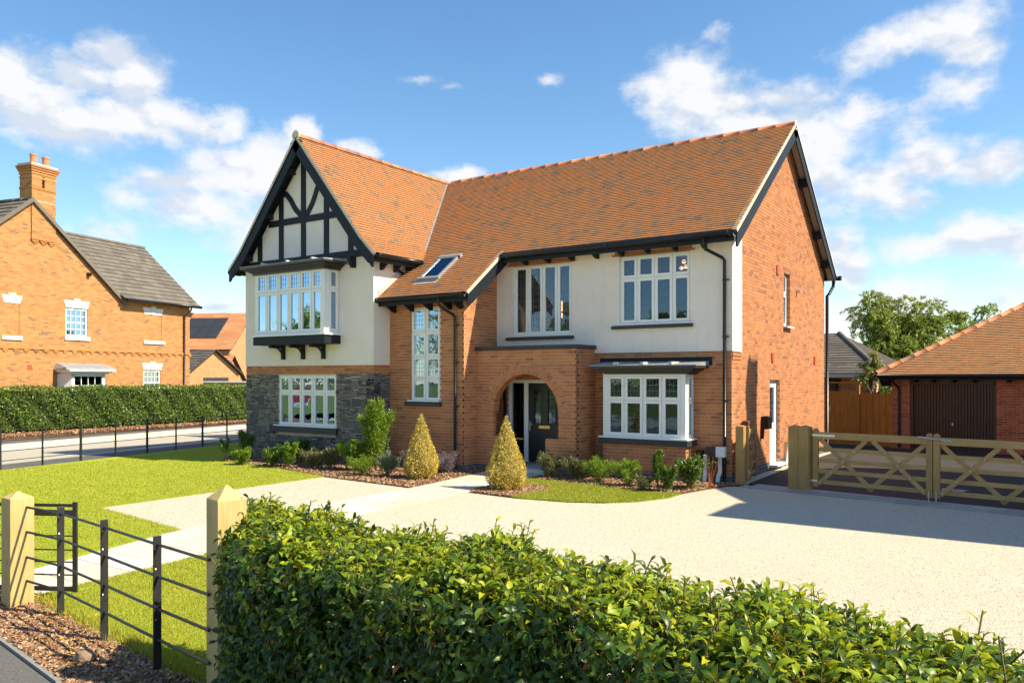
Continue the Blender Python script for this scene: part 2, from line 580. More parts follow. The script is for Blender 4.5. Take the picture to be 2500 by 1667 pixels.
def wood_mat(name, c1, c2, knots=True, vert=True, rough=.75):
    m, n, l, b = newmat(name)
    tcn = n.new('ShaderNodeTexCoord')
    oi = n.new('ShaderNodeObjectInfo')
    ad = n.new('ShaderNodeVectorMath')
    ad.operation = 'ADD'
    l.new(tcn.outputs['Object'], ad.inputs[0])
    cx = n.new('ShaderNodeCombineXYZ')
    l.new(mth(n, l, 'MULTIPLY', oi.outputs['Random'], 37.0), cx.inputs[0])
    l.new(cx.outputs[0], ad.inputs[1])
    mpn = n.new('ShaderNodeMapping')
    mpn.inputs['Scale'].default_value = (1, 1, .08) if vert else (.08, 1, 1)
    l.new(ad.outputs[0], mpn.inputs['Vector'])
    g = noise(n, l, mpn.outputs[0], 34, 6, .6)
    r = ramp(n, [(.3, c1), (.7, c2)])
    l.new(g.outputs['Fac'], r.inputs[0])
    big = noise(n, l, ad.outputs[0], 2.2, 3)
    out = mixc(n, l, mth(n, l, 'MULTIPLY_ADD', big.outputs['Fac'], 1.6, -.55, clamp=True), r.outputs[0], tuple(x * .72 for x in c2))
    if knots:
        v = n.new('ShaderNodeTexVoronoi')
        v.inputs['Scale'].default_value = 3.1
        m2 = n.new('ShaderNodeMapping')
        m2.inputs['Scale'].default_value = (1.8, 1.8, .8) if vert else (.8, 1.8, 1.8)
        l.new(ad.outputs[0], m2.inputs['Vector'])
        l.new(m2.outputs[0], v.inputs['Vector'])
        kf = mth(n, l, 'MULTIPLY_ADD', v.outputs['Distance'], -14, 1.25, clamp=True)
        out = mixc(n, l, mth(n, l, 'MULTIPLY', kf, .75), out, tuple(x * .22 for x in c2))
    l.new(out, b.inputs['Base Color'])
    b.inputs['Roughness'].default_value = rough
    bump(n, l, g.outputs['Fac'], b, .35, .004)
    return m


M['gatewood'] = wood_mat('treated_softwood', (.48, .285, .095), (.35, .20, .06))
M['gatewood_h'] = wood_mat('treated_softwood_rail', (.52, .32, .125), (.40, .235, .08), vert=False)
M['fencewood'] = wood_mat('stained_boards', (.56, .23, .035), (.42, .155, .022))
M['postwood'] = wood_mat('pale_gatepost_wood', (.60, .46, .20), (.47, .33, .12), knots=True)
M['darkgatewood'] = wood_mat('dark_red_wood', (.16, .06, .04), (.11, .045, .03))


def glass_mat(name='window_glass', tint=(.80, .83, .82)):
    m, n, l, b = newmat(name)
    n.remove(b)
    out = n['Material Output']
    fr = n.new('ShaderNodeFresnel')
    fr.inputs['IOR'].default_value = 1.55
    inv = mth(n, l, 'SUBTRACT', 1.0, fr.outputs[0])
    pw = mth(n, l, 'POWER', inv, 2.6)
    fac = mth(n, l, 'SUBTRACT', 1.0, pw)
    tr = n.new('ShaderNodeBsdfTransparent')
    tr.inputs[0].default_value = (*tint, 1)
    gl = n.new('ShaderNodeBsdfGlossy')
    gl.inputs['Roughness'].default_value = .015
    gl.inputs['Color'].default_value = (.30, .44, .60, 1)
    nz = noise(n, l, wpos(n), 2.3, 2)
    bp = n.new('ShaderNodeBump')
    bp.inputs['Strength'].default_value = .06
    bp.inputs['Distance'].default_value = .03
    l.new(nz.outputs['Fac'], bp.inputs['Height'])
    l.new(bp.outputs[0], gl.inputs['Normal'])
    mx = n.new('ShaderNodeMixShader')
    l.new(fac, mx.inputs[0])
    l.new(tr.outputs[0], mx.inputs[1])
    l.new(gl.outputs[0], mx.inputs[2])
    l.new(mx.outputs[0], out.inputs['Surface'])
    return m


M['glass'] = glass_mat()


def leaf_mat(name, cols, rough=.35, trans=.35, spec=.5, yel=(.30, .36, .03), patch=None):
    m, n, l, b = newmat(name)
    out = n['Material Output']
    g = n.new('ShaderNodeNewGeometry')
    oi = n.new('ShaderNodeObjectInfo')
    fr = mth(n, l, 'FRACT', mth(n, l, 'ADD', g.outputs['Random Per Island'], oi.outputs['Random']))
    r = ramp(n, cols)
    l.new(fr, r.inputs[0])
    col = r.outputs[0]
    if patch:
        pn = noise(n, l, g.outputs['Position'], patch[0], 4)
        pf = mth(n, l, 'MULTIPLY_ADD', pn.outputs['Fac'], 3.2, -1.3, clamp=True)
        col = mixc(n, l, mth(n, l, 'MULTIPLY', pf, patch[2]), col, patch[1])
    l.new(col, b.inputs['Base Color'])
    b.inputs['Roughness'].default_value = rough
    b.inputs['Specular IOR Level'].default_value = spec
    t = n.new('ShaderNodeBsdfTranslucent')
    tc2 = mixc(n, l, .6, r.outputs[0], yel)
    l.new(tc2, t.inputs['Color'])
    mx = n.new('ShaderNodeMixShader')
    mx.inputs[0].default_value = trans
    l.new(b.outputs[0], mx.inputs[1])
    l.new(t.outputs[0], mx.inputs[2])
    l.new(mx.outputs[0], out.inputs['Surface'])
    return m


M['laurel'] = leaf_mat('laurel_leaf', [(0, (.014, .038, .006)), (.4, (.026, .066, .008)), (.7, (.045, .10, .010)), (.9, (.10, .17, .014)), (.993, (.17, .22, .02)), (.996, (.40, .12, .02)), (1, (.35, .07, .02))], rough=.4, trans=.24, spec=.38, yel=(.34, .38, .02))
M['laurel_new'] = leaf_mat('laurel_new_leaf', [(0, (.13, .24, .014)), (.5, (.28, .38, .018)), (1, (.54, .54, .03))], rough=.4, trans=.45, spec=.38, yel=(.58, .58, .03))
M['farhedge'] = leaf_mat('far_hedge_leaf', [(0, (.04, .09, .014)), (.4, (.08, .16, .018)), (.8, (.14, .23, .025)), (.97, (.22, .28, .03)), (1, (.35, .16, .03))], rough=.4, trans=.3)
M['golden'] = leaf_mat('golden_topiary_leaf', [(0, (.30, .24, .03)), (.18, (.50, .39, .045)), (.6, (.72, .54, .09)), (.9, (.80, .64, .18)), (1, (.90, .80, .42))], rough=.5, trans=.3, yel=(.75, .55, .06))
M['olive'] = leaf_mat('olive_shrub_leaf', [(0, (.06, .09, .03)), (.5, (.12, .14, .05)), (.8, (.20, .16, .08)), (1, (.25, .2, .12))], rough=.5, trans=.25)
M['bright'] = leaf_mat('bright_shrub_leaf', [(0, (.07, .16, .02)), (.5, (.15, .27, .02)), (1, (.28, .36, .03))], rough=.45, trans=.4, yel=(.4, .5, .02))
M['midgreen'] = leaf_mat('green_shrub_leaf', [(0, (.03, .08, .015)), (.5, (.07, .15, .02)), (1, (.14, .22, .03))], rough=.4, trans=.3)
M['bluegreen'] = leaf_mat('grey_shrub_leaf', [(0, (.08, .14, .08)), (.6, (.16, .22, .13)), (1, (.25, .2, .15))], rough=.6, trans=.25)
M['purple'] = leaf_mat('purple_flower', [(0, (.10, .10, .06)), (.4, (.16, .13, .12)), (.8, (.26, .2, .3)), (1, (.34, .25, .4))], rough=.6, trans=.25, yel=(.3, .2, .3))
M['redstem'] = plain('red_stem', (.42, .09, .03), (.3, .06, .03), 20, .6)
M['treeleaf'] = leaf_mat('tree_foliage', [(0, (.14, .19, .02)), (.4, (.26, .33, .045)), (.8, (.37, .42, .08)), (1, (.45, .46, .14))], rough=.55, trans=.3)
M['variegated'] = leaf_mat('variegated_leaf', [(0, (.10, .15, .02)), (.5, (.28, .3, .05)), (1, (.7, .68, .35))], rough=.5, trans=.35)
M['bark'] = plain('bark', (.14, .10, .07), (.09, .065, .045), 14, .9, .5, 40)
M['twig'] = plain('twig', (.15, .11, .03), (.10, .07, .025), 25, .8)
M['grassblade'] = leaf_mat('grass_blade', [(0, (.24, .33, .022)), (.4, (.35, .41, .03)), (.75, (.47, .47, .04)), (.93, (.50, .46, .06)), (1, (.55, .47, .14))], rough=.55, trans=.35, yel=(.42, .42, .02), patch=(.9, (.50, .42, .07), .55))
M['chip'] = piece_mat('bark_chip', [(0, (.10, .045, .025)), (.3, (.20, .10, .055)), (.65, (.32, .18, .10)), (.9, (.46, .30, .18)), (1, (.55, .38, .22))], fine=60, fine_amt=.3, rough=.9)
M['gstone'] = piece_mat('gravel_stone', [(0, (.28, .24, .19)), (.15, (.46, .40, .31)), (.8, (.58, .52, .42)), (1, (.68, .62, .53))], fine=30, fine_amt=.12, rough=.85)
M['autumn'] = leaf_mat('fallen_leaf', [(0, (.45, .12, .02)), (.5, (.6, .25, .03)), (1, (.6, .42, .06))], rough=.6, trans=.2)


def ground_mat(name, cols, scale, rough=.95, bs=.5, bscale=80, bdist=.01, big=None, vor=None):
    m, n, l, b = newmat(name)
    p = wpos(n)
    r = ramp(n, cols)
    l.new(noise(n, l, p, scale, 8, .7).outputs['Fac'], r.inputs[0])
    out = r.outputs[0]
    if big:
        f = noise(n, l, p, big[1], 3)
        out = mixc(n, l, mth(n, l, 'MULTIPLY_ADD', f.outputs['Fac'], big[2], -big[2] * .4, clamp=True), out, big[0])
    h = noise(n, l, p, bscale, 6, .7).outputs['Fac']
    if vor:
        v = n.new('ShaderNodeTexVoronoi')
        v.inputs['Scale'].default_value = vor
        l.new(p, v.inputs['Vector'])
        h = mth(n, l, 'ADD', h, mth(n, l, 'MULTIPLY', v.outputs['Distance'], -1.4))
        cg = n.new('ShaderNodeSeparateColor')
        l.new(v.outputs['Color'], cg.inputs[0])
        k = mth(n, l, 'MULTIPLY_ADD', cg.outputs[0], .36, .80)
        k = mth(n, l, 'MULTIPLY', k, mth(n, l, 'MULTIPLY_ADD', cg.outputs[1], 22, .25, clamp=True))
        sc = n.new('ShaderNodeVectorMath')
        sc.operation = 'SCALE'
        l.new(out, sc.inputs[0])
        l.new(k, sc.inputs['Scale'])
        out = sc.outputs[0]
    l.new(out, b.inputs['Base Color'])
    b.inputs['Roughness'].default_value = rough
    b.inputs['Specular IOR Level'].default_value = .25
    bump(n, l, h, b, bs, bdist)
    return m


M['gravel'] = ground_mat('resin_gravel', [(.3, (.44, .385, .30)), (.5, (.56, .50, .40)), (.7, (.66, .60, .50))], 60, bs=.55, bscale=90, bdist=.012, big=((.54, .455, .315), .35, 1.1), vor=70)
M['lawn'] = ground_mat('lawn_turf', [(.3, (.25, .33, .017)), (.55, (.36, .42, .022)), (.75, (.47, .47, .032))], 3, bs=.9, bscale=60, bdist=.03, big=((.42, .37, .05), 1.1, .9))
M['earth'] = ground_mat('grass_field', [(.3, (.07, .10, .02)), (.7, (.14, .16, .03))], 2, bs=.4, bscale=20)
M['mulch'] = ground_mat('bark_mulch', [(.3, (.07, .035, .02)), (.5, (.16, .085, .05)), (.7, (.32, .19, .11))], 45, bs=1, bscale=70, bdist=.03)
M['tarmac'] = ground_mat('tarmac', [(.3, (.042, .038, .036)), (.7, (.07, .06, .056))], 120, bs=.5, bscale=150, bdist=.006, vor=90)
M['footway'] = ground_mat('footway_asphalt', [(.3, (.10, .095, .09)), (.7, (.15, .145, .135))], 100, bs=.5, bscale=150, bdist=.006, vor=80)
M['road'] = ground_mat('road_surface', [(.3, (.36, .33, .28)), (.7, (.43, .40, .34))], 20, bs=.3, bscale=120, bdist=.004, big=((.30, .28, .25), .7, .5))
M['edging'] = ground_mat('grey_edging', [(.3, (.20, .19, .17)), (.7, (.28, .265, .24))], 15, bs=.2, bscale=100)
M['kerb'] = ground_mat('concrete_kerb', [(.3, (.55, .50, .38)), (.7, (.66, .61, .48))], 15, bs=.2, bscale=100)
M['slab'] = piece_mat('paving_slab', [(0, (.50, .46, .38)), (.4, (.58, .54, .46)), (.8, (.63, .59, .50)), (1, (.55, .47, .36))], fine=5, fine_amt=.14, bs=.25)
M['sett'] = piece_mat('granite_kerb', [(0, (.30, .29, .27)), (1, (.42, .40, .37))], fine=30, fine_amt=.2)

# ------------------------------------------------------------------ masonry and roofing builders
CAMV = Vector(CAMP)


class Pieces:
    """collects bricks / tiles / stones; the largest-showing ones become objects, the rest one mesh"""
    def __init__(s, name, mat, limit):
        s.name, s.mat, s.limit = name, mat, limit
        s.recs = []          # (key, anchor, verts, faces, parent, full)

    def add(s, key, vs, fs, parent, full=True):
        s.recs.append((key, vs, fs, parent, full))

    def build(s, mw=None):
        mw = mw or Matrix()
        inv = {}
        order = []
        for i, (key, vs, fs, par, full) in enumerate(s.recs):
            if full:
                c = mw @ Vector(vs[0])
                order.append(((c - CAMV).length, i))
        order.sort()
        single = set(i for _, i in order[:s.limit])
        meshes = {}
        for i in sorted(single):
            key, vs, fs, par, full = s.recs[i]
            a = Vector(vs[0])
            if key is None or key not in meshes:
                me = bpy.data.meshes.new(s.name)
                me.from_pydata([tuple(Vector(v) - a) for v in vs], [], fs)
                me.materials.append(s.mat)
                if key is not None:
                    meshes[key] = me
            else:
                me = meshes[key]
            o = link(s.name, me, None, par)
            o.location = a
        rest = {}
        for i, (key, vs, fs, par, full) in enumerate(s.recs):
            if i not in single:
                rest.setdefault(par, MB()).raw(vs, fs)
        for par, mb in rest.items():
            mb.build(s.name + '_courses' if not s.name.endswith('stone') else 'rubble_courses', s.mat, par, kind='stuff')


def cut(ivs, a, b):
    out = []
    for p, q in ivs:
        if b <= p or a >= q:
            out.append((p, q))
        else:
            if a > p: out.append((p, a))
            if b < q: out.append((b, q))
    return out


B5 = ((0, 4, 5, 1), (1, 5, 7, 3), (0, 1, 3, 2), (0, 2, 6, 4), (4, 6, 7, 5), (2, 3, 7, 6))


def brickwork(pc, core, mp, parent, span, z0, z1, holes=(), key='f', plinth=None, plinth_z=0.0, depth=.10, back=-.25, L=.225, H=.075, proud=.006, rng=random.Random(3), coreonly=False):
    """span(z)->[(u0,u1)]; holes = (u0,u1,z0,z1) or callables z->(u0,u1)|None"""
    k0 = int(round(z0 / H))
    k = k0
    while k * H < z1 - .012:
        za, zb = k * H + .005, min(k * H + H - .005, z1)
        zm = (za + zb) / 2
        ivs = list(span(zm))
        civ = list(ivs)
        for h in holes:
            r = h(zm) if callable(h) else ((h[0], h[1]) if h[2] < zm < h[3] else None)
            if r:
                ivs = cut(ivs, r[0], r[1])
                civ = cut(civ, r[0] - .012, r[1] + .012)
        for a, b in civ:
            if b - a > .02:
                core.box(a + .002, b - .002, back, 0, k * H, min(k * H + H, z1), mp)
        if not coreonly:
            for a, b in ivs:
                if b - a < .03: continue
                off = (k % 2) * L / 2
                j = math.floor((a - off) / L)
                while j * L + off < b:
                    u0, u1 = j * L + off + .005, (j + 1) * L + off - .005
                    j += 1
                    full = u0 >= a - .001 and u1 <= b + .001 and zb - za > .06
                    u0, u1 = max(u0, a), min(u1, b)
                    if u1 - u0 < .03: continue
                    pr = proud + rng.uniform(-.0015, .0015)
                    n0 = -depth
                    vs = [mp(u, n, z) for u in (u0, u1) for n in (n0, proud if full else pr) for z in (za, zb)]
                    tgt = plinth if (plinth is not None and zm < plinth_z) else pc
                    tgt.add(key if full else None, vs, B5, parent, full)
        k += 1


def soldier(pc, mp, parent, u0, u1, z0, z1, key, n=.009, w=.075):
    c = max(1, int(round((u1 - u0) / w)))
    for i in range(c):
        a = u0 + (u1 - u0) * i / c + .005
        b = u0 + (u1 - u0) * (i + 1) / c - .005
        pc.add(None, [mp(u, q, z) for u in (a, b) for q in (-.08, n) for z in (z0, z1)], B5, parent, True)


def slab_wall(mb, mp, u0, u1, z0, z1, n0, n1, holes=()):
    us = sorted(set([u0, u1] + [max(u0, min(u1, x)) for h in holes for x in h[:2]]))
    zs = sorted(set([z0, z1] + [max(z0, min(z1, x)) for h in holes for x in h[2:4]]))
    for a, b in zip(us, us[1:]):
        for c, d in zip(zs, zs[1:]):
            if b - a < 1e-4 or d - c < 1e-4: continue
            mu, mz = (a + b) / 2, (c + d) / 2
            if any(h[0] < mu < h[1] and h[2] < mz < h[3] for h in holes): continue
            mb.box(a, b, n0, n1, c, d, mp)


def tiling(pc, parent, place, profile, uspan, G=.1, Wd=.165, key='t', thick=.024, lift=.038, rng=random.Random(9), keyed_from=0.0):
    """place(u,h,z)->xyz ; profile = [(h,z)...] from eave up ; uspan(h,z)->[(u0,u1)]"""
    seg = []
    tot = 0
    for (h0, z0), (h1, z1) in zip(profile, profile[1:]):
        d = math.hypot(h1 - h0, z1 - z0)
        seg.append((tot, tot + d, h0, z0, (h1 - h0) / d, (z1 - z0) / d))
        tot += d

    def at(s):
        for a, b, h, z, dh, dz in seg:
            if s <= b: break
        return h + dh * (s - a), z + dz * (s - a), dh, dz
    i = 0
    while i * G < tot - .02:
        s0, s1 = i * G, min(i * G + G + .045, tot + .02)
        h0, z0, dh, dz = at(s0)
        h1, z1, _, _ = at(min(s1, tot))
        nh, nz = -dz, dh
        hm, zm, _, _ = at(min(s0 + G / 2, tot))
        for a, b in uspan(hm, zm):
            off = (i % 2) * Wd / 2
            j = math.floor((a - off) / Wd)
            while j * Wd + off < b:
                u0, u1 = j * Wd + off + .0015, (j + 1) * Wd + off - .0015
                j += 1
                full = u0 >= a and u1 <= b
                u0, u1 = max(u0, a), min(u1, b)
                if u1 - u0 < .02: continue
                t = lift + (0 if full else rng.uniform(-.002, .002)) + ((j * 7 + i * 3) % 5) * .0008
                vs = []
                for u in (u0, u1):
                    vs += [place(u, h0 + nh * (t - thick), z0 + nz * (t - thick)), place(u, h0 + nh * t, z0 + nz * t),
                           place(u, h1 + nh * (.004), z1 + nz * .004), place(u, h1 + nh * .012, z1 + nz * .012)]
                pc.add(None, vs, B5, parent, full)
        i += 1
    return tot


# ------------------------------------------------------------------ windows
def casement_window(parent, mp, us, zs, n=0.0, lead_rows=(), lead_w=.085, lead_h=.12, blinds=False, voile=False, room=True, border=.03, name='window', sash=.058, label=None, room_deep=1.0, curtain=False):
    """us: column bounds, zs: row bounds, n: front face of the frame"""
    u0, u1, z0, z1 = us[0], us[-1], zs[0], zs[-1]
    fr = MB()
    d0, d1 = n - .07, n
    fr.box(u0, u1, d0, d1, z0, z0 + border, mp).box(u0, u1, d0, d1, z1 - border, z1, mp)
    fr.box(u0, u0 + border, d0, d1, z0 + border, z1 - border, mp).box(u1 - border, u1, d0, d1, z0 + border, z1 - border, mp)
    for x in us[1:-1]:
        fr.box(x - .012, x + .012, d0, d1 - .006, z0 + border, z1 - border, mp)
    for z in zs[1:-1]:
        fr.box(u0 + border, u1 - border, d0, d1 - .008, z - .012, z + .012, mp)
    w = fr.build(name, M['upvc'], parent, label=label)
    for ci in range(len(us) - 1):
        a = us[ci] + (border if ci == 0 else .012) + .002
        b = us[ci + 1] - (border if ci == len(us) - 2 else .012) - .002
        for ri in range(len(zs) - 1):
            c = zs[ri] + (border if ri == 0 else .012) + .002
            d = zs[ri + 1] - (border if ri == len(zs) - 2 else .012) - .002
            q = MB()
            s0, s1 = n - .05, n + .012
            q.box(a, b, s0, s1, c, c + sash, mp).box(a, b, s0, s1, d - sash, d, mp)
            q.box(a, a + sash, s0, s1, c + sash, d - sash, mp).box(b - sash, b, s0, s1, c + sash, d - sash, mp)
            q.build('casement', M['upvc'], w, bevel=.004)
            B('pane', M['glass'], w, a + sash - .004, b - sash + .004, n - .026, n - .02, c + sash - .004, d - sash + .004, mp)
            if ri in lead_rows:
                ld = MB()
                pw, ph = b - a - 2 * sash, d - c - 2 * sash
                nx = max(2, int(round(pw / lead_w)))
                ny = max(2, int(round(ph / lead_h)))
                for i in range(1, nx):
                    x = a + sash + pw * i / nx
                    ld.box(x - .004, x + .004, n - .0195, n - .016, c + sash, d - sash, mp)
                for i in range(1, ny):
                    z = c + sash + ph * i / ny
                    ld.box(a + sash, b - sash, n - .0195, n - .0155, z - .004, z + .004, mp)
                ld.build('lead_strips', M['leadstrip'], w)
    if room:
        r = MB()
        e = .03
        U0, U1, Z0, Z1, nb, nf = u0 + e, u1 - e, z0 + e, z1 - e, n - .08 - room_deep, n - .075
        r.poly([mp(U0, nb, Z0), mp(U1, nb, Z0), mp(U1, nb, Z1), mp(U0, nb, Z1)])
        for uu in (U0, U1):
            r.poly([mp(uu, nb, Z0), mp(uu, nf, Z0), mp(uu, nf, Z1), mp(uu, nb, Z1)])
        for zz in (Z0, Z1):
            r.poly([mp(U0, nb, zz), mp(U1, nb, zz), mp(U1, nf, zz), mp(U0, nf, zz)])
        r.build('room_lining', M['interior'], w)
        if blinds:
            b2 = MB()
            z = z0 + .08
            while z < z1 - .05:
                b2.box(u0 + .06, u1 - .06, n - .16, n - .125, z, z + .006, mp)
                z += .055
            b2.build('blind', M['blind'], w)
        if voile or curtain:
            b3 = MB()
            k = int((u1 - u0) / .07)
            pts = []
            for i in range(k + 1):
                u = u0 + .05 + (u1 - u0 - .1) * i / k
                pts.append((u, n - (.15 if i % 2 else .19)))
            if curtain:
                segs = [i for i in range(k) if i < k * .26 or i > k * .74]
            else:
                segs = range(k)
            for i in segs:
                (ua, na), (ub, nb2) = pts[i], pts[i + 1]
                b3.poly([mp(ua, na, z0 + .05), mp(ub, nb2, z0 + .05), mp(ub, nb2, z1 - .05), mp(ua, na, z1 - .05)])
            b3.build('curtain', M['curtain'], w)
    return w


# ================================================================== MAIN HOUSE
house = empty('detached_house', (0, 0, 0), label='large detached brick and render house with half-timbered gable and red clay tile roof', cat='house')
BR = Pieces('brick', M['brick'], 300)
BP = Pieces('plinth_brick', M['blue_brick'], 60)
F0, FS, FP, FW = front(0), front(-1.4), front(-.9), front(-1.97)
R0, RS, RP, RW = sideR(0), sideR(-6.05), sideR(-3.25), sideR(-8.45)
PZ = .15


def wall(name='wall'):
    e = MB()
    return e


def add_wall(build, name='wall', mat=None, **kw):
    """core mesh is the part; its bricks hang under it"""
    core = MB()
    recs_b, recs_p = len(BR.recs), len(BP.recs)
    build(core)
    o = core.build(name, mat or M['mortar'], house, **kw)
    for P_, a in ((BR, recs_b), (BP, recs_p)):
        for i in range(a, len(P_.recs)):
            k, vs, fs, par, full = P_.recs[i]
            P_.recs[i] = (k, vs, fs, o, full)
    return o


# right gable wall (faces +X)
EAVE_Z, RIDGE_Y, RIDGE_Z, SL = 5.26, 4.1, 8.62, .746
DEPTH = 8.23


def gspan(z):
    if z < 5.2: return [(0.0, DEPTH)]
    y0 = (z - 5.44) / .746 + .0
    a = max(0.0, y0)
    return [(a, DEPTH - a)] if DEPTH - 2 * a > .1 else []


SDOOR = (2.74, 3.58, .15, 2.175)
SWIN = (3.93, 4.5, 3.525, 4.875)
add_wall(lambda c: brickwork(BR, c, R0, None, gspan, 0, 8.4, [SDOOR, SWIN, lambda z: (-.1, .60) if z > 2.79 else None], key='r', plinth=BP, plinth_z=.2), 'gable_wall')
add_wall(lambda c: brickwork(BR, c, F0, None, lambda z: [(-3.25, .006)], 0, 2.79, [(-2.74, -.88, .0, 2.4)], key='f', plinth=BP, plinth_z=PZ))
add_wall(lambda c: brickwork(BR, c, F0, None, lambda z: [(-6.05, -3.25)], 0, 2.85, [(-5.71, -4.10, .12, 2.175)], key='f', plinth=BP, plinth_z=PZ), 'porch_back_wall')
# stair projection
STW = (-7.725, -6.775, 1.65, 3.975)


def stair_front(c):
    brickwork(BR, c, FS, None, lambda z: [(-8.45, -6.044)], 0, 4.14, [STW, (-7.95, -6.6, 3.975, 4.14)], key='f', plinth=BP, plinth_z=PZ)
    c.box(-7.95, -6.6, -.25, 0, 3.99, 4.14, FS)
    soldier(BR, FS, None, -7.95, -6.6, 3.985, 4.14, 's')


add_wall(stair_front)
add_wall(lambda c: brickwork(BR, c, RS, None, lambda z: [(-1.4, 0.0)] if z < 4.45 else ([(-1.4 + (z - 4.45) / .746, 0.0)] if -1.4 + (z - 4.45) / .746 < -.05 else []), 0, 5.3, (), key='r', plinth=BP, plinth_z=PZ))

# porch with brick arch
ACX, ACZ, AR = -4.625, 1.41, .905


def arch_hole(grow=0.0):
    def f(z):
        r = AR + grow
        if z < .83: return (-5.17, -4.07)
        if z < ACZ: return (ACX - r, ACX + r) if grow == 0 else (ACX - AR, ACX + AR)
        d = r * r - (z - ACZ) ** 2
        if d <= 0: return None
        return (ACX - math.sqrt(d), ACX + math.sqrt(d))
    return f


def porch_front(c):
    brickwork(BR, c, FP, None, lambda z: [(-6.05, -3.244)], 0, 2.89, [arch_hole(.225)], key='f', plinth=BP, plinth_z=PZ, back=-.10)
    # ring of bricks on edge round the arch, with mortar core between
    n = 46
    ring = MB()
    for i in range(n):
        for (r0, r1) in ((AR, AR + .108), (AR + .114, AR + .222)):
            t0, t1 = math.pi * i / n + .0045, math.pi * (i + 1) / n - .0045
            pts = [(ACX + r * math.cos(t), ACZ + r * math.sin(t)) for r, t in ((r0, t0), (r0, t1), (r1, t1), (r1, t0))]
            vs = [FP(u, q, z) for q in (-.22, .007) for u, z in pts]
            BR.add(None, vs, ((0, 1, 2, 3), (4, 5, 6, 7), (0, 1, 5, 4), (1, 2, 6, 5), (2, 3, 7, 6), (3, 0, 4, 7)), None, True)
    for i in range(n):
        t0, t1 = math.pi * i / n, math.pi * (i + 1) / n
        pts = [(ACX + r * math.cos(t), ACZ + r * math.sin(t)) for r, t in ((AR + .008, t0), (AR + .008, t1), (AR + .235, t1), (AR + .235, t0))]
        c.prism(pts, -.215, .001, FP)


add_wall(porch_front, 'porch_wall')
add_wall(lambda c: brickwork(BR, c, RP, None, lambda z: [(-.9, 0.0)], 0, 2.89, (), key='r', plinth=BP, plinth_z=PZ, back=-.2), 'porch_wall')
# low wall returns inside the arch + inner side walls
add_wall(lambda c: brickwork(BR, c, sideR(-5.95), None, lambda z: [(-.78, -.01)], 0, 2.6, (), key='r', back=-.08), 'porch_inner_wall')

# wing: brick band between stone and render
WX0, WX1 = -13.4, -8.45


def band(c):
    brickwork(BR, c, FW, None, lambda z: [(WX0, WX1 + .006)], 2.325, 2.55, (), key='f', proud=.012)


add_wall(band, 'brick_band')
add_wall(lambda c: brickwork(BR, c, RW, None, lambda z: [(-1.97, -1.4)], 2.325, 2.55, (), key='r', proud=.012), 'brick_band')

# bay plinth under the ground floor bay
add_wall(lambda c: brickwork(BR, c, front(-.48), None, lambda z: [(-2.79, -.824)], 0, .765, (), key='f', plinth=BP, plinth_z=PZ, back=-.3), 'bay_plinth')
add_wall(lambda c: brickwork(BR, c, sideR(-.83), None, lambda z: [(-.48, 0)], 0, .765, (), key='r', plinth=BP, plinth_z=PZ, back=-.2), 'bay_plinth')
# raised brick panels over the first floor windows
for (a, b) in ((-5.66, -3.80), (-2.72, -.86)):
    def lint(c, a=a, b=b):
        soldier(BR, front(-.05), None, a, b, 5.045, 5.235, 's', n=.0)
        c.box(a, b, -.06, -.008, 5.05, 5.23, front(-.05))
        BR.add(None, [F0(u, q, z) for u in (a - .06, b + .06) for q in (-.05, .075) for z in (5.0, 5.03)], B5, None, False)
    add_wall(lint, 'brick_lintel')

BR.build()
BP.build()

# small bond-end corbels under the render return on the gable wall
cb = MB()
for i, z in enumerate((2.70, 2.62, 2.54)):
    cb.box(0.0, .03 - i * .008, .01, .6, z, z + .062)
cb.build('corbel_courses', M['brick'], house)

# ---- rubble stone of the wing
ST = Pieces('stone', M['stone'], 300)


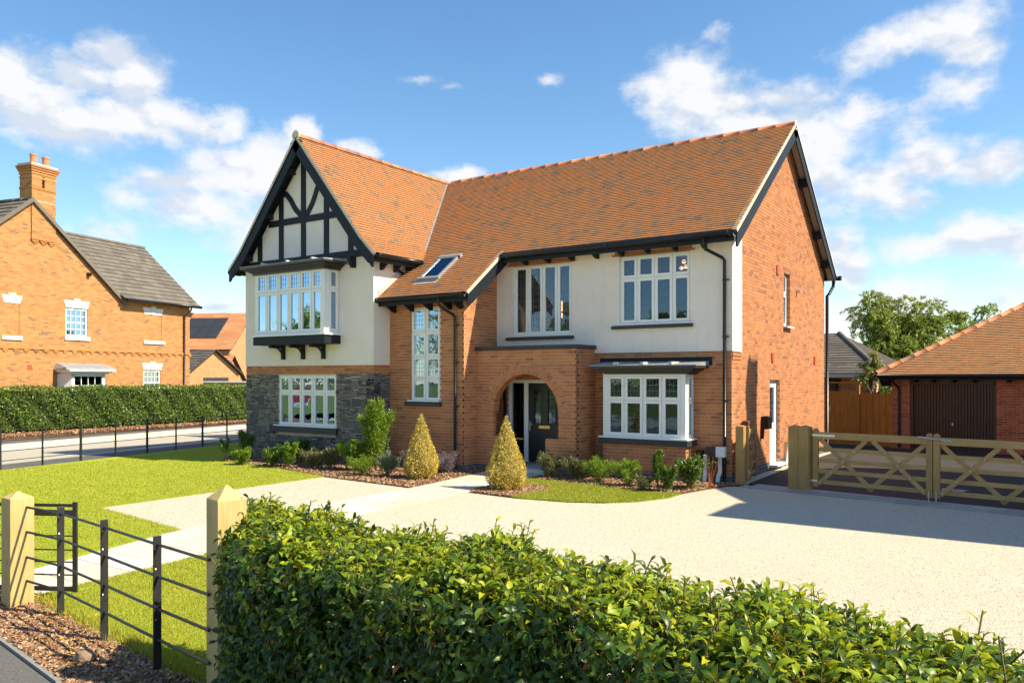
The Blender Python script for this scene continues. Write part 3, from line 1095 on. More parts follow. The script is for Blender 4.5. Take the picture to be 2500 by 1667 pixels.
def rubble(mp, parent, u0, u1, z0, z1, holes, rng):
    z = z0
    while z < z1 - .02:
        bh = min(rng.uniform(.16, .26), z1 - z)
        if z1 - (z + bh) < .08: bh = z1 - z
        u = u0
        while u < u1 - .01:
            bw = rng.uniform(.16, .40)
            if u1 - (u + bw) < .12: bw = u1 - u
            spans = cut([(u, u + bw)], *next(((h[0], h[1]) for h in holes if h[2] < z + bh * .8 and h[3] > z + bh * .2), (99, 99)))
            for a, b in spans:
                if b - a < .04: continue
                if rng.random() < .2 and b - a < .36:
                    rows = [(0, 1)]
                else:
                    k = rng.choice((3, 4, 4, 5, 5))
                    ws = [rng.uniform(.6, 1.4) for _ in range(k)]
                    t = sum(ws)
                    acc2 = 0
                    rows = []
                    for w_ in ws:
                        rows.append((acc2 / t, (acc2 + w_) / t))
                        acc2 += w_
                for ra, rb in rows:
                    parts = [(a, b)]
                    if len(rows) > 1 and b - a > .24 and rng.random() < .6:
                        m_ = rng.uniform(a + .08, b - .08)
                        parts = [(a, m_), (m_, b)]
                    for p, q in parts:
                        g = .006
                        za, zb = z + bh * ra + g, z + bh * rb - g
                        if zb - za < .012: continue
                        pr = rng.uniform(.008, .035)
                        j = lambda s=.012: rng.uniform(-s, s)
                        p1, q1 = p + g, q - g
                        sk = min(.02, (zb - za) * .2)
                        fr = [(p1 + j(), za + j(sk)), (q1 + j(), za + j(sk)), (q1 + j(), zb + j(sk)), (p1 + j(), zb + j(sk))]
                        ins = .008
                        cx_, cz_ = (p1 + q1) / 2, (za + zb) / 2
                        fi = [(u_ + (ins if u_ < cx_ else -ins), z_ + (ins * .6 if z_ < cz_ else -ins * .6)) for u_, z_ in fr]
                        vs = [mp(x, -.03, y) for x, y in fr] + [mp(x, pr * .55, y) for x, y in fr] + [mp(x, pr + j(.004), y) for x, y in fi]
                        fs = [(0, 1, 5, 4), (1, 2, 6, 5), (2, 3, 7, 6), (3, 0, 4, 7), (4, 5, 9, 8), (5, 6, 10, 9), (6, 7, 11, 10), (7, 4, 8, 11), (8, 9, 10, 11)]
                        ST.add(None, vs, fs, parent, True)
            u += bw
        z += bh


SWN = (-12.03, -9.77, .93, 2.3)
core = MB()
slab_wall(core, FW, WX0, WX1, 0, 2.325, -.25, 0, [SWN])
stone_wall = core.build('stone_wall', M['mortar_s'], house)
rubble(FW, stone_wall, WX0, WX1 + .01, .0, 2.325, [(SWN[0], SWN[1], .80, 2.32)], random.Random(11))
core = MB()
core.box(-1.97, -1.4, -.25, 0, 0, 2.325, RW)
stone_side = core.build('stone_wall', M['mortar_s'], house)
rubble(RW, stone_side, -1.97, -1.4, .0, 2.325, [], random.Random(12))
ST.build()

# ---- render (roughcast) walls
rw = MB()
W1 = (-5.55, -3.87, 3.27, 5.0)
W2 = (-2.61, -.905, 3.45, 5.0)
slab_wall(rw, F0, -6.05, .0, 2.79, 5.30, -.25, .03, [W1, W2])
rw.prism([(0.0, -.03), (0.03, -.03), (.03, .6), (0.0, .6)], 2.79, 5.3, lambda x, n, y: (x, y, n))
rw.build('rendered_wall', M['render'], house)
rw = MB()
rw.box(-6.05, .045, -.03, .0, 2.79, 2.80)
rw.build('render_stop_bead', M['render'], house)
rw = MB()
BAYW = (-12.30, -9.66, 3.40, 5.02)
slab_wall(rw, FW, WX0, WX1 + .03, 2.55, 5.30, 0, .03, [])
rw.prism([(WX0 + .03, 5.30), (WX1, 5.30), (-10.93, 8.30)], -.05, .03, FW)
rw.build('rendered_wall', M['render'], house)
rw = MB()
rw.box(-1.97, 4.0, -.25, .03, 2.55, 5.30, RW)
rw.build('rendered_wall', M['render'], house)
rw = MB()
rw.box(WX0, WX0 + .3, -1.72, 8.2, 0, 5.3)
rw.box(WX0, -.3, 7.98, 8.23, 0, 5.3)
rw.build('rear_wall', M['brick'], house)

# ---- main roof
YE, ZE = -.45, 5.265
roof_deck = MB()
VX = -6.05 + .45          # verge of the low catslide


def rz(y): return ZE + (y - YE) * SL


# underlay slabs of each slope (thin solid)
def slope_slab(mb, pts, t=.05):
    n = (Vector(pts[1]) - Vector(pts[0])).cross(Vector(pts[2]) - Vector(pts[0])).normalized()
    if n.z < 0: n = -n
    lo = [tuple(Vector(p) - n * t) for p in pts]
    k = len(pts)
    mb.raw(list(pts) + lo, [tuple(range(k)), tuple(range(2 * k - 1, k - 1, -1))] + [(i, (i + 1) % k, (i + 1) % k + k, i + k) for i in range(k)])


XR = .26
slope_slab(roof_deck, [(VX, YE, ZE), (XR, YE, ZE), (XR, RIDGE_Y, RIDGE_Z), (-10.93, RIDGE_Y, RIDGE_Z), (-8.2, YE, ZE)])
slope_slab(roof_deck, [(-8.2, YE, ZE), (VX, YE, ZE), (VX, -1.83, rz(-1.83)), (-8.42, -1.83, rz(-1.83)), (-8.42, YE, ZE)])
slope_slab(roof_deck, [(XR, DEPTH + .42, rz(YE)), (-13.7, DEPTH + .42, rz(YE)), (-13.7, RIDGE_Y, RIDGE_Z), (XR, RIDGE_Y, RIDGE_Z)])
main_roof = roof_deck.build('roof', M['deck'], house)

TI = Pieces('roof_tile', M['tile'], 300)
WSL = 1.225
WPX = -10.93
WH = 8.62


def valley_x(z):           # wing slope x at height z (right side)
    return WPX + (WH - z) / WSL


VEL = (-7.53, -6.90, -1.30, -.42)     # rooflight x0,x1,y0,y1


def main_span(h, z):
    y = h
    ivs = [(VX if y < YE + .02 else max(valley_x(z) + .03, -10.9), XR)]
    if y < YE + .02:
        ivs = [(-8.40, VX)]
    elif y < -.02:
        pass
    if VEL[2] < y < VEL[3]:
        ivs = cut(ivs, VEL[0], VEL[1])
    return ivs


tiling(TI, main_roof, lambda u, h, z: (u, h, z), [(-1.87, rz(-1.87)), (RIDGE_Y - .02, RIDGE_Z - .015)], main_span)

# wing roof, right slope (bell-cast at the eaves) and left slope
wr = MB()
XB, ZB = WPX + 2.35, WH - 2.35 * WSL
XE, ZEW = WPX + 2.80, ZB - .45 * .98
YF = -2.31
slope_slab(wr, [(XE, YF, ZEW), (XE, -.5, ZEW), (XB, -.1, ZB), (XB, YF, ZB)])
slope_slab(wr, [(XB, YF, ZB), (XB, .1, ZB), (WPX, RIDGE_Y, WH), (WPX, YF, WH)])
XBl, XEl = WPX - 2.35, WPX - 2.80
slope_slab(wr, [(XEl, YF, ZEW), (XBl, YF, ZB), (XBl, 8.6, ZB), (XEl, 8.6, ZEW)])
slope_slab(wr, [(XBl, YF, ZB), (WPX, YF, WH), (WPX, 8.6, WH), (XBl, 8.6, ZB)])
wing_roof = wr.build('roof', M['deck'], house)


def wing_span(h, z):
    yv = YE + (z - ZE) / SL - .02
    return [(YF, max(YF + .2, min(yv, RIDGE_Y)))]


tiling(TI, wing_roof, lambda u, h, z: (WPX - h, u, z), [(-2.82, ZEW - .02), (-2.35, ZB), (-.02, WH - .02)], wing_span)
tiling(TI, wing_roof, lambda u, h, z: (WPX + h, u, z), [(-2.82, ZEW - .02), (-2.35, ZB), (-.02, WH - .02)], lambda h, z: [(YF, -1.2)])
TI.build()

# valley lead, abutment flashing
vl = MB()
vp = [(valley_x(z), YE + (z - ZE) / SL, z) for z in (5.28, 8.6)]
vl.beam((vp[0][0] + .01, vp[0][1], vp[0][2] + .03), (vp[1][0] + .01, vp[1][1], vp[1][2] + .03), .07, .02)
vl.build('valley_lining', M['lead'], main_roof)
fl = MB()
a0, a1 = (-8.40, -1.83), (-8.40, -.35)
vs = [(-8.415, y, rz(y) + q) for y in (-1.83, -.4) for q in (.03, .19)]
fl.raw([(-8.412, y, z) for _, y, z in vs] + [(-8.40, y, z) for _, y, z in vs], ((0, 1, 3, 2), (4, 5, 7, 6), (0, 4, 5, 1), (2, 3, 7, 6), (0, 2, 6, 4), (1, 3, 7, 5)))
fl.build('abutment_flashing', M['lead_pale'], main_roof)

# ridge tiles


def ridge_run(parent, p, q, length=.45, r=.125, mat=None, name='ridge_tile', up=.0):
    p, q = Vector(p), Vector(q)
    d = (q - p)
    n = int(round(d.length / length))
    d.normalize()
    sd = d.cross(Vector((0, 0, 1))).normalized()
    upv = sd.cross(d).normalized()
    L_ = (q - p).length / n
    base = None
    for i in range(n):
        if base is None or True:
            vs, fs = [], []
            k = 8
            for t, rr in ((.004, r), (L_ * .9, r * .97), (L_ * .93, r * 1.03), (L_ + .008, r * 1.03)):
                for j in range(k + 1):
                    a = math.pi * j / k
                    vs.append(tuple(d * t + sd * math.cos(a) * rr + upv * (math.sin(a) * rr * .95 + up)))
            for s_ in range(3):
                for j in range(k):
                    fs.append((s_ * (k + 1) + j, s_ * (k + 1) + j + 1, (s_ + 1) * (k + 1) + j + 1, (s_ + 1) * (k + 1) + j))
            for e_ in (0, 3):
                fs.append(tuple(e_ * (k + 1) + j for j in range(k + 1)))
        if i == 0:
            me = bpy.data.meshes.new(name)
            me.from_pydata(vs, [], fs)
            me.materials.append(mat or M['ridge'])
            me.polygons.foreach_set('use_smooth', [True] * len(me.polygons))
        o = link(name, me, None, parent)
        o.location = p + d * (L_ * i)


ridge_run(main_roof, (-10.75, RIDGE_Y, RIDGE_Z - .05), (XR + .0, RIDGE_Y, RIDGE_Z - .05))
ridge_run(wing_roof, (WPX, RIDGE_Y - .1, WH - .05), (WPX, YF, WH - .05))
rc = MB()
rc.tube([(WPX, YF + .02, WH - .0), (WPX, YF - .015, WH - .0)], .135, 16)
rc.build('ridge_end_cap', M['verge'], wing_roof)
rc = MB()
rc.tube([(XR - .01, RIDGE_Y, RIDGE_Z - .04), (XR + .012, RIDGE_Y, RIDGE_Z - .04)], .118, 16)
rc.build('ridge_end_cap', M['verge'], main_roof)


# verges: pale mortar strip and black bargeboard, following a polyline in (h,z)
def verge(parent_roof, placef, prof, board_h=.24, n0=0.0, tipdrop=0.0):
    """placef(h, n, z): n outward from the tiles' edge"""
    top = MB()
    brd = MB()
    up = []
    for i, (h, z) in enumerate(prof):
        a = prof[max(i - 1, 0)]
        b = prof[min(i + 1, len(prof) - 1)]
        d = Vector((b[0] - a[0], b[1] - a[1])).normalized()
        up.append(Vector((-d.y, d.x)) if d.x > 0 else Vector((d.y, -d.x)))
    for i in range(len(prof) - 1):
        q = []
        for (h, z), u_ in ((prof[i], up[i]), (prof[i + 1], up[i + 1])):
            q.append([(h + u_.x * s, z + u_.y * s) for s in (.020, -.055, -.075, -.075 - board_h)])
        for mbx, s0, s1, na, nb in ((top, 0, 1, -.10, .006), (brd, 2, 3, -.030, .0)):
            pts = [q[0][s0], q[1][s0], q[1][s1], q[0][s1]]
            mbx.prism(pts, na, nb, lambda u, n, z: placef(u, n, z))
        pts = [q[0][1], q[1][1], q[1][2], q[0][2]]
        brd.prism(pts, -.06, .018, lambda u, n, z: placef(u, n, z))
    top.build('verge', M['verge'], parent_roof)
    brd.build('bargeboard', M['blackwood'], parent_roof)


# main gable verge at X = XR
verge(main_roof, lambda h, n, z: (XR + n, h, z), [(YE, rz(YE)), (RIDGE_Y, RIDGE_Z)])
verge(main_roof, lambda h, n, z: (XR + n, h, z), [(DEPTH + .42, rz(YE)), (RIDGE_Y, RIDGE_Z)])
# low catslide verge
verge(main_roof, lambda h, n, z: (VX + n, h, z), [(-1.85, rz(-1.85)), (YE + .12, rz(YE + .12))])
# wing gable verges
verge(wing_roof, lambda h, n, z: (WPX + h, YF - n, z), [(2.83, ZEW - .03), (2.35, ZB), (0, WH)], board_h=.23)
verge(wing_roof, lambda h, n, z: (WPX - h, YF - n, z), [(2.83, ZEW - .03), (2.35, ZB), (0, WH)], board_h=.23)
# bargeboard feet
for sgn in (1, -1):
    ft = MB()
    pts = [(WPX + sgn * 2.80, ZEW + .0), (WPX + sgn * 2.80, ZEW - .36), (WPX + sgn * 2.74, ZEW - .36), (WPX + sgn * 2.30, ZEW + .22), (WPX + sgn * 2.38, ZEW + .36)]
    ft.prism(pts, -.028, .004, front(YF))
    ft.build('bargeboard_foot', M['blackwood'], wing_roof)
ft = MB()
ft.prism([(YE + .02, ZE - .02), (YE + .02, ZE - .34), (YE + .09, ZE - .34), (YE + .42, ZE + .02), (YE + .3, ZE + .18)], -.03, .004, sideR(XR))
ft.build('bargeboard_foot', M['blackwood'], main_roof)
ft = MB()
ft.prism([(-1.83, rz(-1.83) - .02), (-1.83, rz(-1.83) - .33), (-1.76, rz(-1.83) - .33), (-1.45, rz(-1.83) + .0), (-1.55, rz(-1.83) + .18)], -.03, .004, sideR(VX))
ft.build('bargeboard_foot', M['blackwood'], main_roof)
# soffit of the verge and the purlin ends on both gables
for y0, y1 in ((YE, RIDGE_Y), (DEPTH + .42, RIDGE_Y)):
    s_ = MB()
    z0_, z1_ = rz(YE) - .14, RIDGE_Z - .14
    s_.raw([(.03, y0, z0_), (XR - .03, y0, z0_), (XR - .03, y1, z1_), (.03, y1, z1_), (.03, y0, z0_ + .02), (XR - .03, y0, z0_ + .02), (XR - .03, y1, z1_ + .02), (.03, y1, z1_ + .02)],
           ((0, 1, 2, 3), (4, 5, 6, 7), (0, 1, 5, 4), (2, 3, 7, 6), (1, 2, 6, 5), (0, 3, 7, 4)))
    s_.build('verge_soffit', M['soffit'], main_roof)
for yy in (4.1, 5.35, 6.9, 7.85):
    zz = RIDGE_Z - abs(yy - RIDGE_Y) * SL - .40
    B('purlin_end', M['blackwood'], main_roof, .0, XR - .035, yy - .07, yy + .07, zz, zz + .2)
for yy in (1.2, 2.9):
    zz = RIDGE_Z - abs(yy - RIDGE_Y) * SL - .40
    B('purlin_end', M['blackwood'], main_roof, .0, XR - .035, yy - .07, yy + .07, zz, zz + .2)
for sgn in (1, -1):
    for h in (.42, 1.32, 2.2):
        zz = WH - h * WSL - .42
        B('purlin_end', M['blackwood'], wing_roof, WPX + sgn * h - .06, WPX + sgn * h + .06, YF + .03, -1.97, zz, zz + .16)
    s_ = MB()
    slope_slab(s_, [(WPX + sgn * 2.75, YF + .03, ZEW - .16), (WPX + sgn * 2.75, -1.97, ZEW - .16), (WPX, -1.97, WH - .24), (WPX, YF + .03, WH - .24)], .02)
    s_.build('verge_soffit', M['blackwood'], wing_roof)

# timber framing of the gable
def post(x, z0, z1, w=.17, name='gable_timber'):
    B(name, M['blackwood'], house, x - w / 2, x + w / 2, .03, .062, z0, z1, FW)


def gz(x): return WH - .26 - abs(x - WPX) * WSL


B('gable_timber', M['blackwood'], house, -13.28, -8.6, .03, .066, 5.29, 5.47, FW)
B('gable_timber', M['blackwood'], house, -12.36, -9.5, .03, .066, 6.37, 6.54, FW)
post(-10.97, 5.47, 6.37); post(-10.97, 6.54, gz(-10.97) + .05)
for x in (-11.86, -10.09):
    post(x, 5.47, 6.37)
    post(x, 6.54, gz(x) + .02)
for x in (-12.75, -9.2):
    post(x, 5.47, gz(x) + .02)
for sgn in (1, -1):
    mbx = MB()
    # S-curved brace from the rafter down to the king post
    P0 = [(.88, 7.20), (.70, 7.22), (.52, 7.04), (.40, 6.86), (.30, 6.74), (.16, 6.62), (.08, 6.56)] if sgn < 0 else [(.60, 7.36), (.50, 7.18), (.42, 7.0), (.33, 6.84), (.24, 6.72), (.15, 6.61), (.08, 6.56)]
    k = len(P0)
    up_, lo_ = [], []
    for i, (a, b) in enumerate(P0):
        c = P0[max(i - 1, 0)]
        d = P0[min(i + 1, k - 1)]
        t = Vector((d[0] - c[0], d[1] - c[1])).normalized()
        nrm = Vector((-t.y, t.x)) * .075
        up_.append((WPX - .03 + sgn * (a + nrm.x), b + nrm.y))
        lo_.append((WPX - .03 + sgn * (a - nrm.x), b - nrm.y))
    for i in range(k - 1):
        mbx.prism([up_[i], up_[i + 1], lo_[i + 1], lo_[i]], .03, .058, FW)
    mbx.build('curved_brace', M['blackwood'], house)
# rafter timbers behind the bargeboard
for sgn in (1, -1):
    mbx = MB()
    mbx.prism([(WPX + sgn * 2.45, gz(WPX + 2.45) + .1), (WPX, WH - .16), (WPX, WH - .42), (WPX + sgn * 2.3, gz(WPX + 2.3) - .02)], .03, .05, FW)
    mbx.build('gable_rafter', M['blackwood'], house)
# small corbel bracket under the right end of the tie beam
mbx = MB()
mbx.prism([(-.0, 5.29), (.22, 5.29), (.22, 5.2), (.14, 5.08), (.10, 5.02), (0, 5.02)], -9.14, -9.02, lambda u, n, z: (n, -1.99 - u, z))
mbx.build('corbel_bracket', M['blackwood'], house)

# ---- gutters, fascias, rafter feet
def gutter(pts, name='gutter', r=.062, parent=house):
    mbx = MB()
    mbx.tube(pts, r, 10)
    p, q = Vector(pts[0]), Vector(pts[-1])
    n = max(1, int((q - p).length / 2.2))
    for i in range(n + 1):
        c = p.lerp(q, (i + .02) / (n + .04))
        d = (q - p).normalized()
        mbx.tube([tuple(c - d * .05), tuple(c + d * .05)], r + .010, 10)
    return mbx.build(name, M['blackplastic'], parent, smooth=True)


gutter([(VX + .02, YE - .075, ZE - .07), (XR - .05, YE - .075, ZE - .07)])
B('fascia', M['blackwood'], house, VX + .03, XR - .06, YE, YE + .03, ZE - .22, ZE - .015)
gutter([(-8.42, -1.905, rz(-1.83) - .07), (VX - .05, -1.905, rz(-1.83) - .07)])
B('fascia', M['blackwood'], house, -8.42, VX - .05, -1.83, -1.80, rz(-1.83) - .22, rz(-1.83) - .015)
gutter([(XE + .075, YF + .06, ZEW - .07), (XE + .075, -.55, ZEW - .07)])
B('fascia', M['blackwood'], house, XE - .03, XE, YF + .03, -.6, ZEW - .22, ZEW - .015)
gutter([(XEl - .075, YF + .06, ZEW - .07), (XEl - .075, 8.2, ZEW - .07)])
gutter([(-13.5, DEPTH + .48, ZE - .07), (XR + .12, DEPTH + .48, ZE - .07)])
for x in [-5.1, -4.45, -3.8, -3.15, -2.5, -1.85, -1.2, -.55]:
    mbx = MB()
    mbx.prism([(YE + .04, ZE - .10), (YE + .06, ZE - .17), (YE + .28, ZE - .27), (-.03, ZE - .27), (-.03, ZE - .1)], x - .027, x + .027, lambda u, n, z: (n, u, z))
    mbx.build('rafter_foot', M['blackwood'], house)
for x in [-8.22, -7.62, -7.02, -6.42, -6.1]:
    mbx = MB()
    zz = rz(-1.83)
    mbx.prism([(-1.79, zz - .1), (-1.79, zz - .2), (-1.5, zz - .36), (-1.41, zz - .36), (-1.41, zz - .1)], x - .027, x + .027, lambda u, n, z: (n, u, z))
    mbx.build('rafter_foot', M['blackwood'], house)
for y in (-1.75, -1.25, -.8):
    mbx = MB()
    mbx.prism([(XE - .04, ZEW - .1), (XE - .04, ZEW - .2), (XE - .22, ZEW - .36), (WX1 + .03, ZEW - .36), (WX1 + .03, ZEW - .1)], y - .035, y + .035, lambda u, n, z: (u, n, z))
    mbx.build('rafter_foot', M['blackwood'], house)
B('eaves_soffit', M['soffit'], house, -6.05, 0, YE + .03, -.03, ZE - .12, ZE - .10)
B('eaves_soffit', M['soffit'], house, WX1 + .03, XE - .03, -1.9, -.4, ZEW - .13, ZEW - .11)
B('eaves_soffit', M['soffit'], house, -8.4, -6.0, -1.79, -1.42, rz(-1.83) - .12, rz(-1.83) - .10)


def downpipe(pts, clips=(), r=.036, name='downpipe', mat=None, parent=house):
    mbx = MB()
    mbx.tube(pts, r, 10)
    o = mbx.build(name, mat or M['blackplastic'], parent, smooth=True)
    for c in clips:
        x, y, z = c
        k = MB()
        k.tube([(x, y, z - .02), (x, y, z + .02)], r + .010, 10)
        k.box(x - .02, x + .09, y + .0, y + .055, z - .012, z + .012)
        k.build('pipe_clip', M['blackplastic'], o)
    return o


downpipe([(-.42, YE - .07, ZE - .1), (-.42, YE - .07, ZE - .28), (-.40, YE - .03, ZE - .34), (-.15, -.14, ZE - .50), (-.12, -.09, ZE - .56), (-.12, -.09, .03)],
         [(-.12, -.09, z) for z in (4.3, 3.1, 1.75, .45)])
downpipe([(-6.42, -1.90, 4.2), (-6.42, -1.90, 3.98), (-6.38, -1.85, 3.9), (-6.27, -1.53, 3.74), (-6.25, -1.48, 3.68), (-6.25, -1.48, .05)],
         [(-6.25, -1.48, z) for z in (3.5, 2.6, 1.55, .4)])
downpipe([(.16, DEPTH + .48, ZE - .12), (.16, DEPTH + .46, ZE - .3), (.12, DEPTH + .12, ZE - .55), (.07, DEPTH + .06, ZE - .62), (.07, DEPTH + .06, .03)], [], r=.045)
downpipe([(-8.33, -1.2, 5.0), (-8.36, -.9, 4.9), (-8.36, -.75, 4.85)], r=.034)

# ---- rooflight
def onroof(x, y, n=0.0):
    nl = math.hypot(1, SL)
    return (x, y - n * SL / nl, rz(y) + n / nl)


def roofbox(mb, x0, x1, y0, y1, n0, n1):
    mb.raw([onroof(x, y, n) for x in (x0, x1) for y in (y0, y1) for n in (n0, n1)], BOXF)


rl = MB()
x0, x1, y0, y1 = VEL
for a, b, c, d in ((x0, x0 + .055, y0, y1), (x1 - .055, x1, y0, y1), (x0, x1, y0, y0 + .06), (x0, x1, y1 - .07, y1)):
    roofbox(rl, a, b, c, d, -.02, .09)
win = rl.build('roof_window', M['steel'], main_roof)
g_ = MB()
roofbox(g_, x0 + .05, x1 - .05, y0 + .05, y1 - .06, .06, .07)
g_.build('pane', M['glass'], win)
g_ = MB()
roofbox(g_, x0 + .04, x1 - .04, y0 + .04, y1 - .05, .036, .046)
g_.build('pale_backing_board', M['upvc'], win)  # white board added under the glass to make the pane look pale
g_ = MB()
roofbox(g_, x0 - .10, x1 + .02, y0 - .13, y0 - .0, .018, .032)
g_.build('apron_flashing', M['lead_pale'], win)
g_ = MB()
roofbox(g_, x0 - .03, x1 + .03, y0 - .01, y0 + .05, .02, .10)
g_.build('sash_rail', M['lead'], win)
g_ = MB()
roofbox(g_, x0 - .04, x1 + .04, y1 - .03, y1 + .05, .02, .10)
g_.build('hood', M['lead'], win)

# ---- windows of the front
# first floor right and middle
casement_window(house, F0, [-2.61, -2.185, -1.76, -1.33, -.905], [3.45, 4.49, 5.0], n=-.03, lead_rows=(1,), blinds=True)
casement_window(house, F0, [-5.55, -5.13, -4.71, -4.29, -3.87], [3.27, 5.0], n=-.03, lead_rows=(0,), lead_w=.075, lead_h=.16, curtain=True)


def sill(mp, a, b, z0, z1, n=.16, parent=house, mat='blackstone', top='upvc', nback=-.03):
    mb = MB()
    mb.prism([(nback, z0), (n, z0), (n, z1 - .03), (nback, z1)], a, b, lambda u, q, z: mp(q, u, z))
    o = mb.build('window_sill', M[mat], parent, bevel=.004)
    if top:
        B('sill_nosing', M['upvc'], o, a + .07, b - .07, -.03, .05, z1 - .005, z1 + .03, mp)
    return o


sill(F0, -2.78, -.84, 3.34, 3.43, n=.12)
sill(F0, -5.72, -3.80, 3.16, 3.25, n=.12)
casement_window(house, FS, [STW[0], -7.25, STW[1]], [1.65, 2.21, 2.75, 3.37, 3.975], n=-.035, lead_rows=(0, 1, 2, 3), lead_w=.055, lead_h=.11, curtain=True)
sill(FS, -7.87, -6.72, 1.53, 1.645, n=.09)
casement_window(house, FW, [-12.03, -11.575, -11.12, -10.665, -10.21, -9.77], [.93, 1.83, 2.3], n=-.03, lead_rows=(1,), room_deep=1.6)
sill(FW, -12.26, -9.68, .76, .92, n=.10)

# first floor bay on the wing
FB = front(-2.50)
bay = casement_window(house, FB, [-12.30, -11.84, -11.39, -10.965, -10.53, -10.10, -9.69], [3.40, 4.50, 5.02], n=0.0, lead_rows=(1,), name='bay_window', room_deep=.6)
casement_window(house, sideR(-9.65), [-2.36, -2.01], [3.40, 4.50, 5.02], n=0.0, lead_rows=(1,), name='bay_side_window', room=False)
B('corner_post', M['upvc'], bay, -9.69, -9.65, -2.503, -2.36, 3.40, 5.02)
B('corner_post', M['upvc'], bay, -12.34, -12.30, -2.50, -2.0, 3.40, 5.02)
bx = MB()
bx.prism([(-12.33, -2.52), (-9.62, -2.52), (-9.62, -2.0), (-12.33, -2.0)], 3.36, 3.40, lambda u, n, y: (u, y, n))
bx.prism([(-12.40, -2.60), (-9.54, -2.60), (-9.54, -1.99), (-12.40, -1.99)], 3.325, 3.362, lambda u, n, y: (u, y, n))
bx.build('bay_sill', M['upvc'], bay)
bx = MB()
bx.prism([(-12.36, -2.56), (-9.58, -2.56), (-9.58, -1.99), (-12.36, -1.99)], 3.10, 3.32, lambda u, n, y: (u, y, n))
bx.build('bay_base', M['blackwood'], bay, bevel=.01)


def cornice(parent, x0, x1, y, yw, z0, z1, steps, mat, name='bay_cornice'):
    mb = MB()
    k = len(steps)
    for i, (out, fz0, fz1) in enumerate(steps):
        a = z0 + (z1 - z0) * fz0
        b = z0 + (z1 - z0) * fz1
        mb.box(x0 - out, x1 + out, y - out, yw, a, b - .002)
    return mb.build(name, mat, parent, bevel=.006)


cornice(bay, -12.33, -9.60, -2.54, -2.0, 4.985, 5.19, [(.04, 0, .3), (.10, .3, .5), (.17, .5, .74), (.27, .74, 1)], M['brown_cornice'])
lt = MB()
lt.raw([(-12.6, -2.81, 5.19), (-9.34, -2.81, 5.19), (-9.34, -2.0, 5.19), (-12.6, -2.0, 5.19), (-12.6, -2.81, 5.21), (-9.34, -2.81, 5.21), (-9.34, -2.0, 5.27), (-12.6, -2.0, 5.27)],
       ((0, 1, 2, 3), (4, 5, 6, 7), (0, 1, 5, 4), (1, 2, 6, 5), (2, 3, 7, 6), (3, 0, 4, 7)))
lt.build('lead_roof', M['lead'], bay)
for x in (-11.7, -10.75, -9.8):
    B('lead_roll', M['lead_pale'], bay, x - .03, x + .03, -2.8, -2.05, 5.215, 5.262)
B('step_flashing', M['lead'], bay, -12.62, -9.28, -2.03, -2.0, 5.12, 5.28)
for x in (-11.75, -10.96, -10.18):
    mb = MB()
    mpb = lambda u, n, z: (n, -1.99 - u, z)
    mb.prism([(0, 2.72), (.09, 2.72), (.09, 3.10), (0, 3.10)], x - .05, x + .05, mpb)
    mb.prism([(.09, 3.02), (.50, 3.02), (.50, 3.10), (.09, 3.10)], x - .05, x + .05, mpb)
    arc = [(.09, 2.86)]
    ou = [(.09 + .30 * (1 - math.cos(t)), 2.80 + .24 * math.sin(t)) for t in [math.pi / 2 * i / 6 for i in range(7)]]
    inn = [(.09 + .20 * (1 - math.cos(t)), 2.90 + .13 * math.sin(t)) for t in [math.pi / 2 * i / 6 for i in range(7)]]
    for i in range(6):
        mb.prism([ou[i], ou[i + 1], inn[i + 1], inn[i]], x - .035, x + .035, mpb)
    mb.build('bay_bracket', M['blackwood'], bay)

# ground floor bay
FG = front(-.48)
gb = casement_window(house, FG, [-2.70, -2.26, -1.81, -1.36, -.92], [.93, 1.74, 2.30], n=0.0, lead_rows=(1,), blinds=True, name='bay_window', room_deep=1.3)
casement_window(house, sideR(-.83), [-.36, -.02], [.93, 1.74, 2.30], n=0.0, lead_rows=(1,), name='bay_side_window', room=False)
B('corner_post', M['upvc'], gb, -2.79, -2.70, -.48, -.0, .93, 2.33)
B('corner_post', M['upvc'], gb, -.92, -.83, -.483, -.36, .93, 2.33)
B('head_rail', M['upvc'], gb, -2.70, -.92, -.483, -.4, 2.30, 2.34)
bx = MB()
bx.prism([(-2.87, -.57), (-.75, -.57), (-.75, .0), (-2.87, .0)], .895, .93, lambda u, n, y: (u, y, n))
bx.build('bay_sill', M['upvc'], gb, bevel=.006)
bx = MB()
bx.prism([(-2.86, -.56), (-.76, -.56), (-.76, .0), (-2.86, .0)], .765, .893, lambda u, n, y: (u, y, n))
bx.build('bay_base', M['blackstone'], gb, bevel=.008)
cornice(gb, -2.72, -.75, -.52, 0, 2.31, 2.49, [(.02, 0, .25), (.08, .25, .45), (.15, .45, .7), (.26, .7, 1)], M['brown_cornice'])
lt = MB()
lt.raw([(-3.0, -.79, 2.49), (-.48, -.79, 2.49), (-.48, -.01, 2.49), (-3.0, -.01, 2.49), (-3.0, -.79, 2.51), (-.48, -.79, 2.51), (-.48, -.01, 2.60), (-3.0, -.01, 2.60)],
       ((0, 1, 2, 3), (4, 5, 6, 7), (0, 1, 5, 4), (1, 2, 6, 5), (2, 3, 7, 6), (3, 0, 4, 7)))
lt.build('lead_roof', M['lead'], gb)
for x in (-2.35, -1.7, -1.05):
    B('lead_roll', M['lead_pale'], gb, x - .035, x + .035, -.795, -.06, 2.515, 2.575)
B('step_flashing', M['blackwood'], gb, -3.1, -.42, -.035, -.008, 2.50, 2.68)

# porch lead top
pt = MB()
pt.box(-6.05, -3.19, -.97, -.0, 2.895, 2.93)
pt.box(-6.04, -3.20, -.96, -.0, 2.93, 2.985)
pt.build('porch_roof', M['lead_dark'], house, bevel=.01)
B('porch_ceiling', M['soffit'], house, -5.95, -3.45, -.66, -.0, 2.5, 2.52)

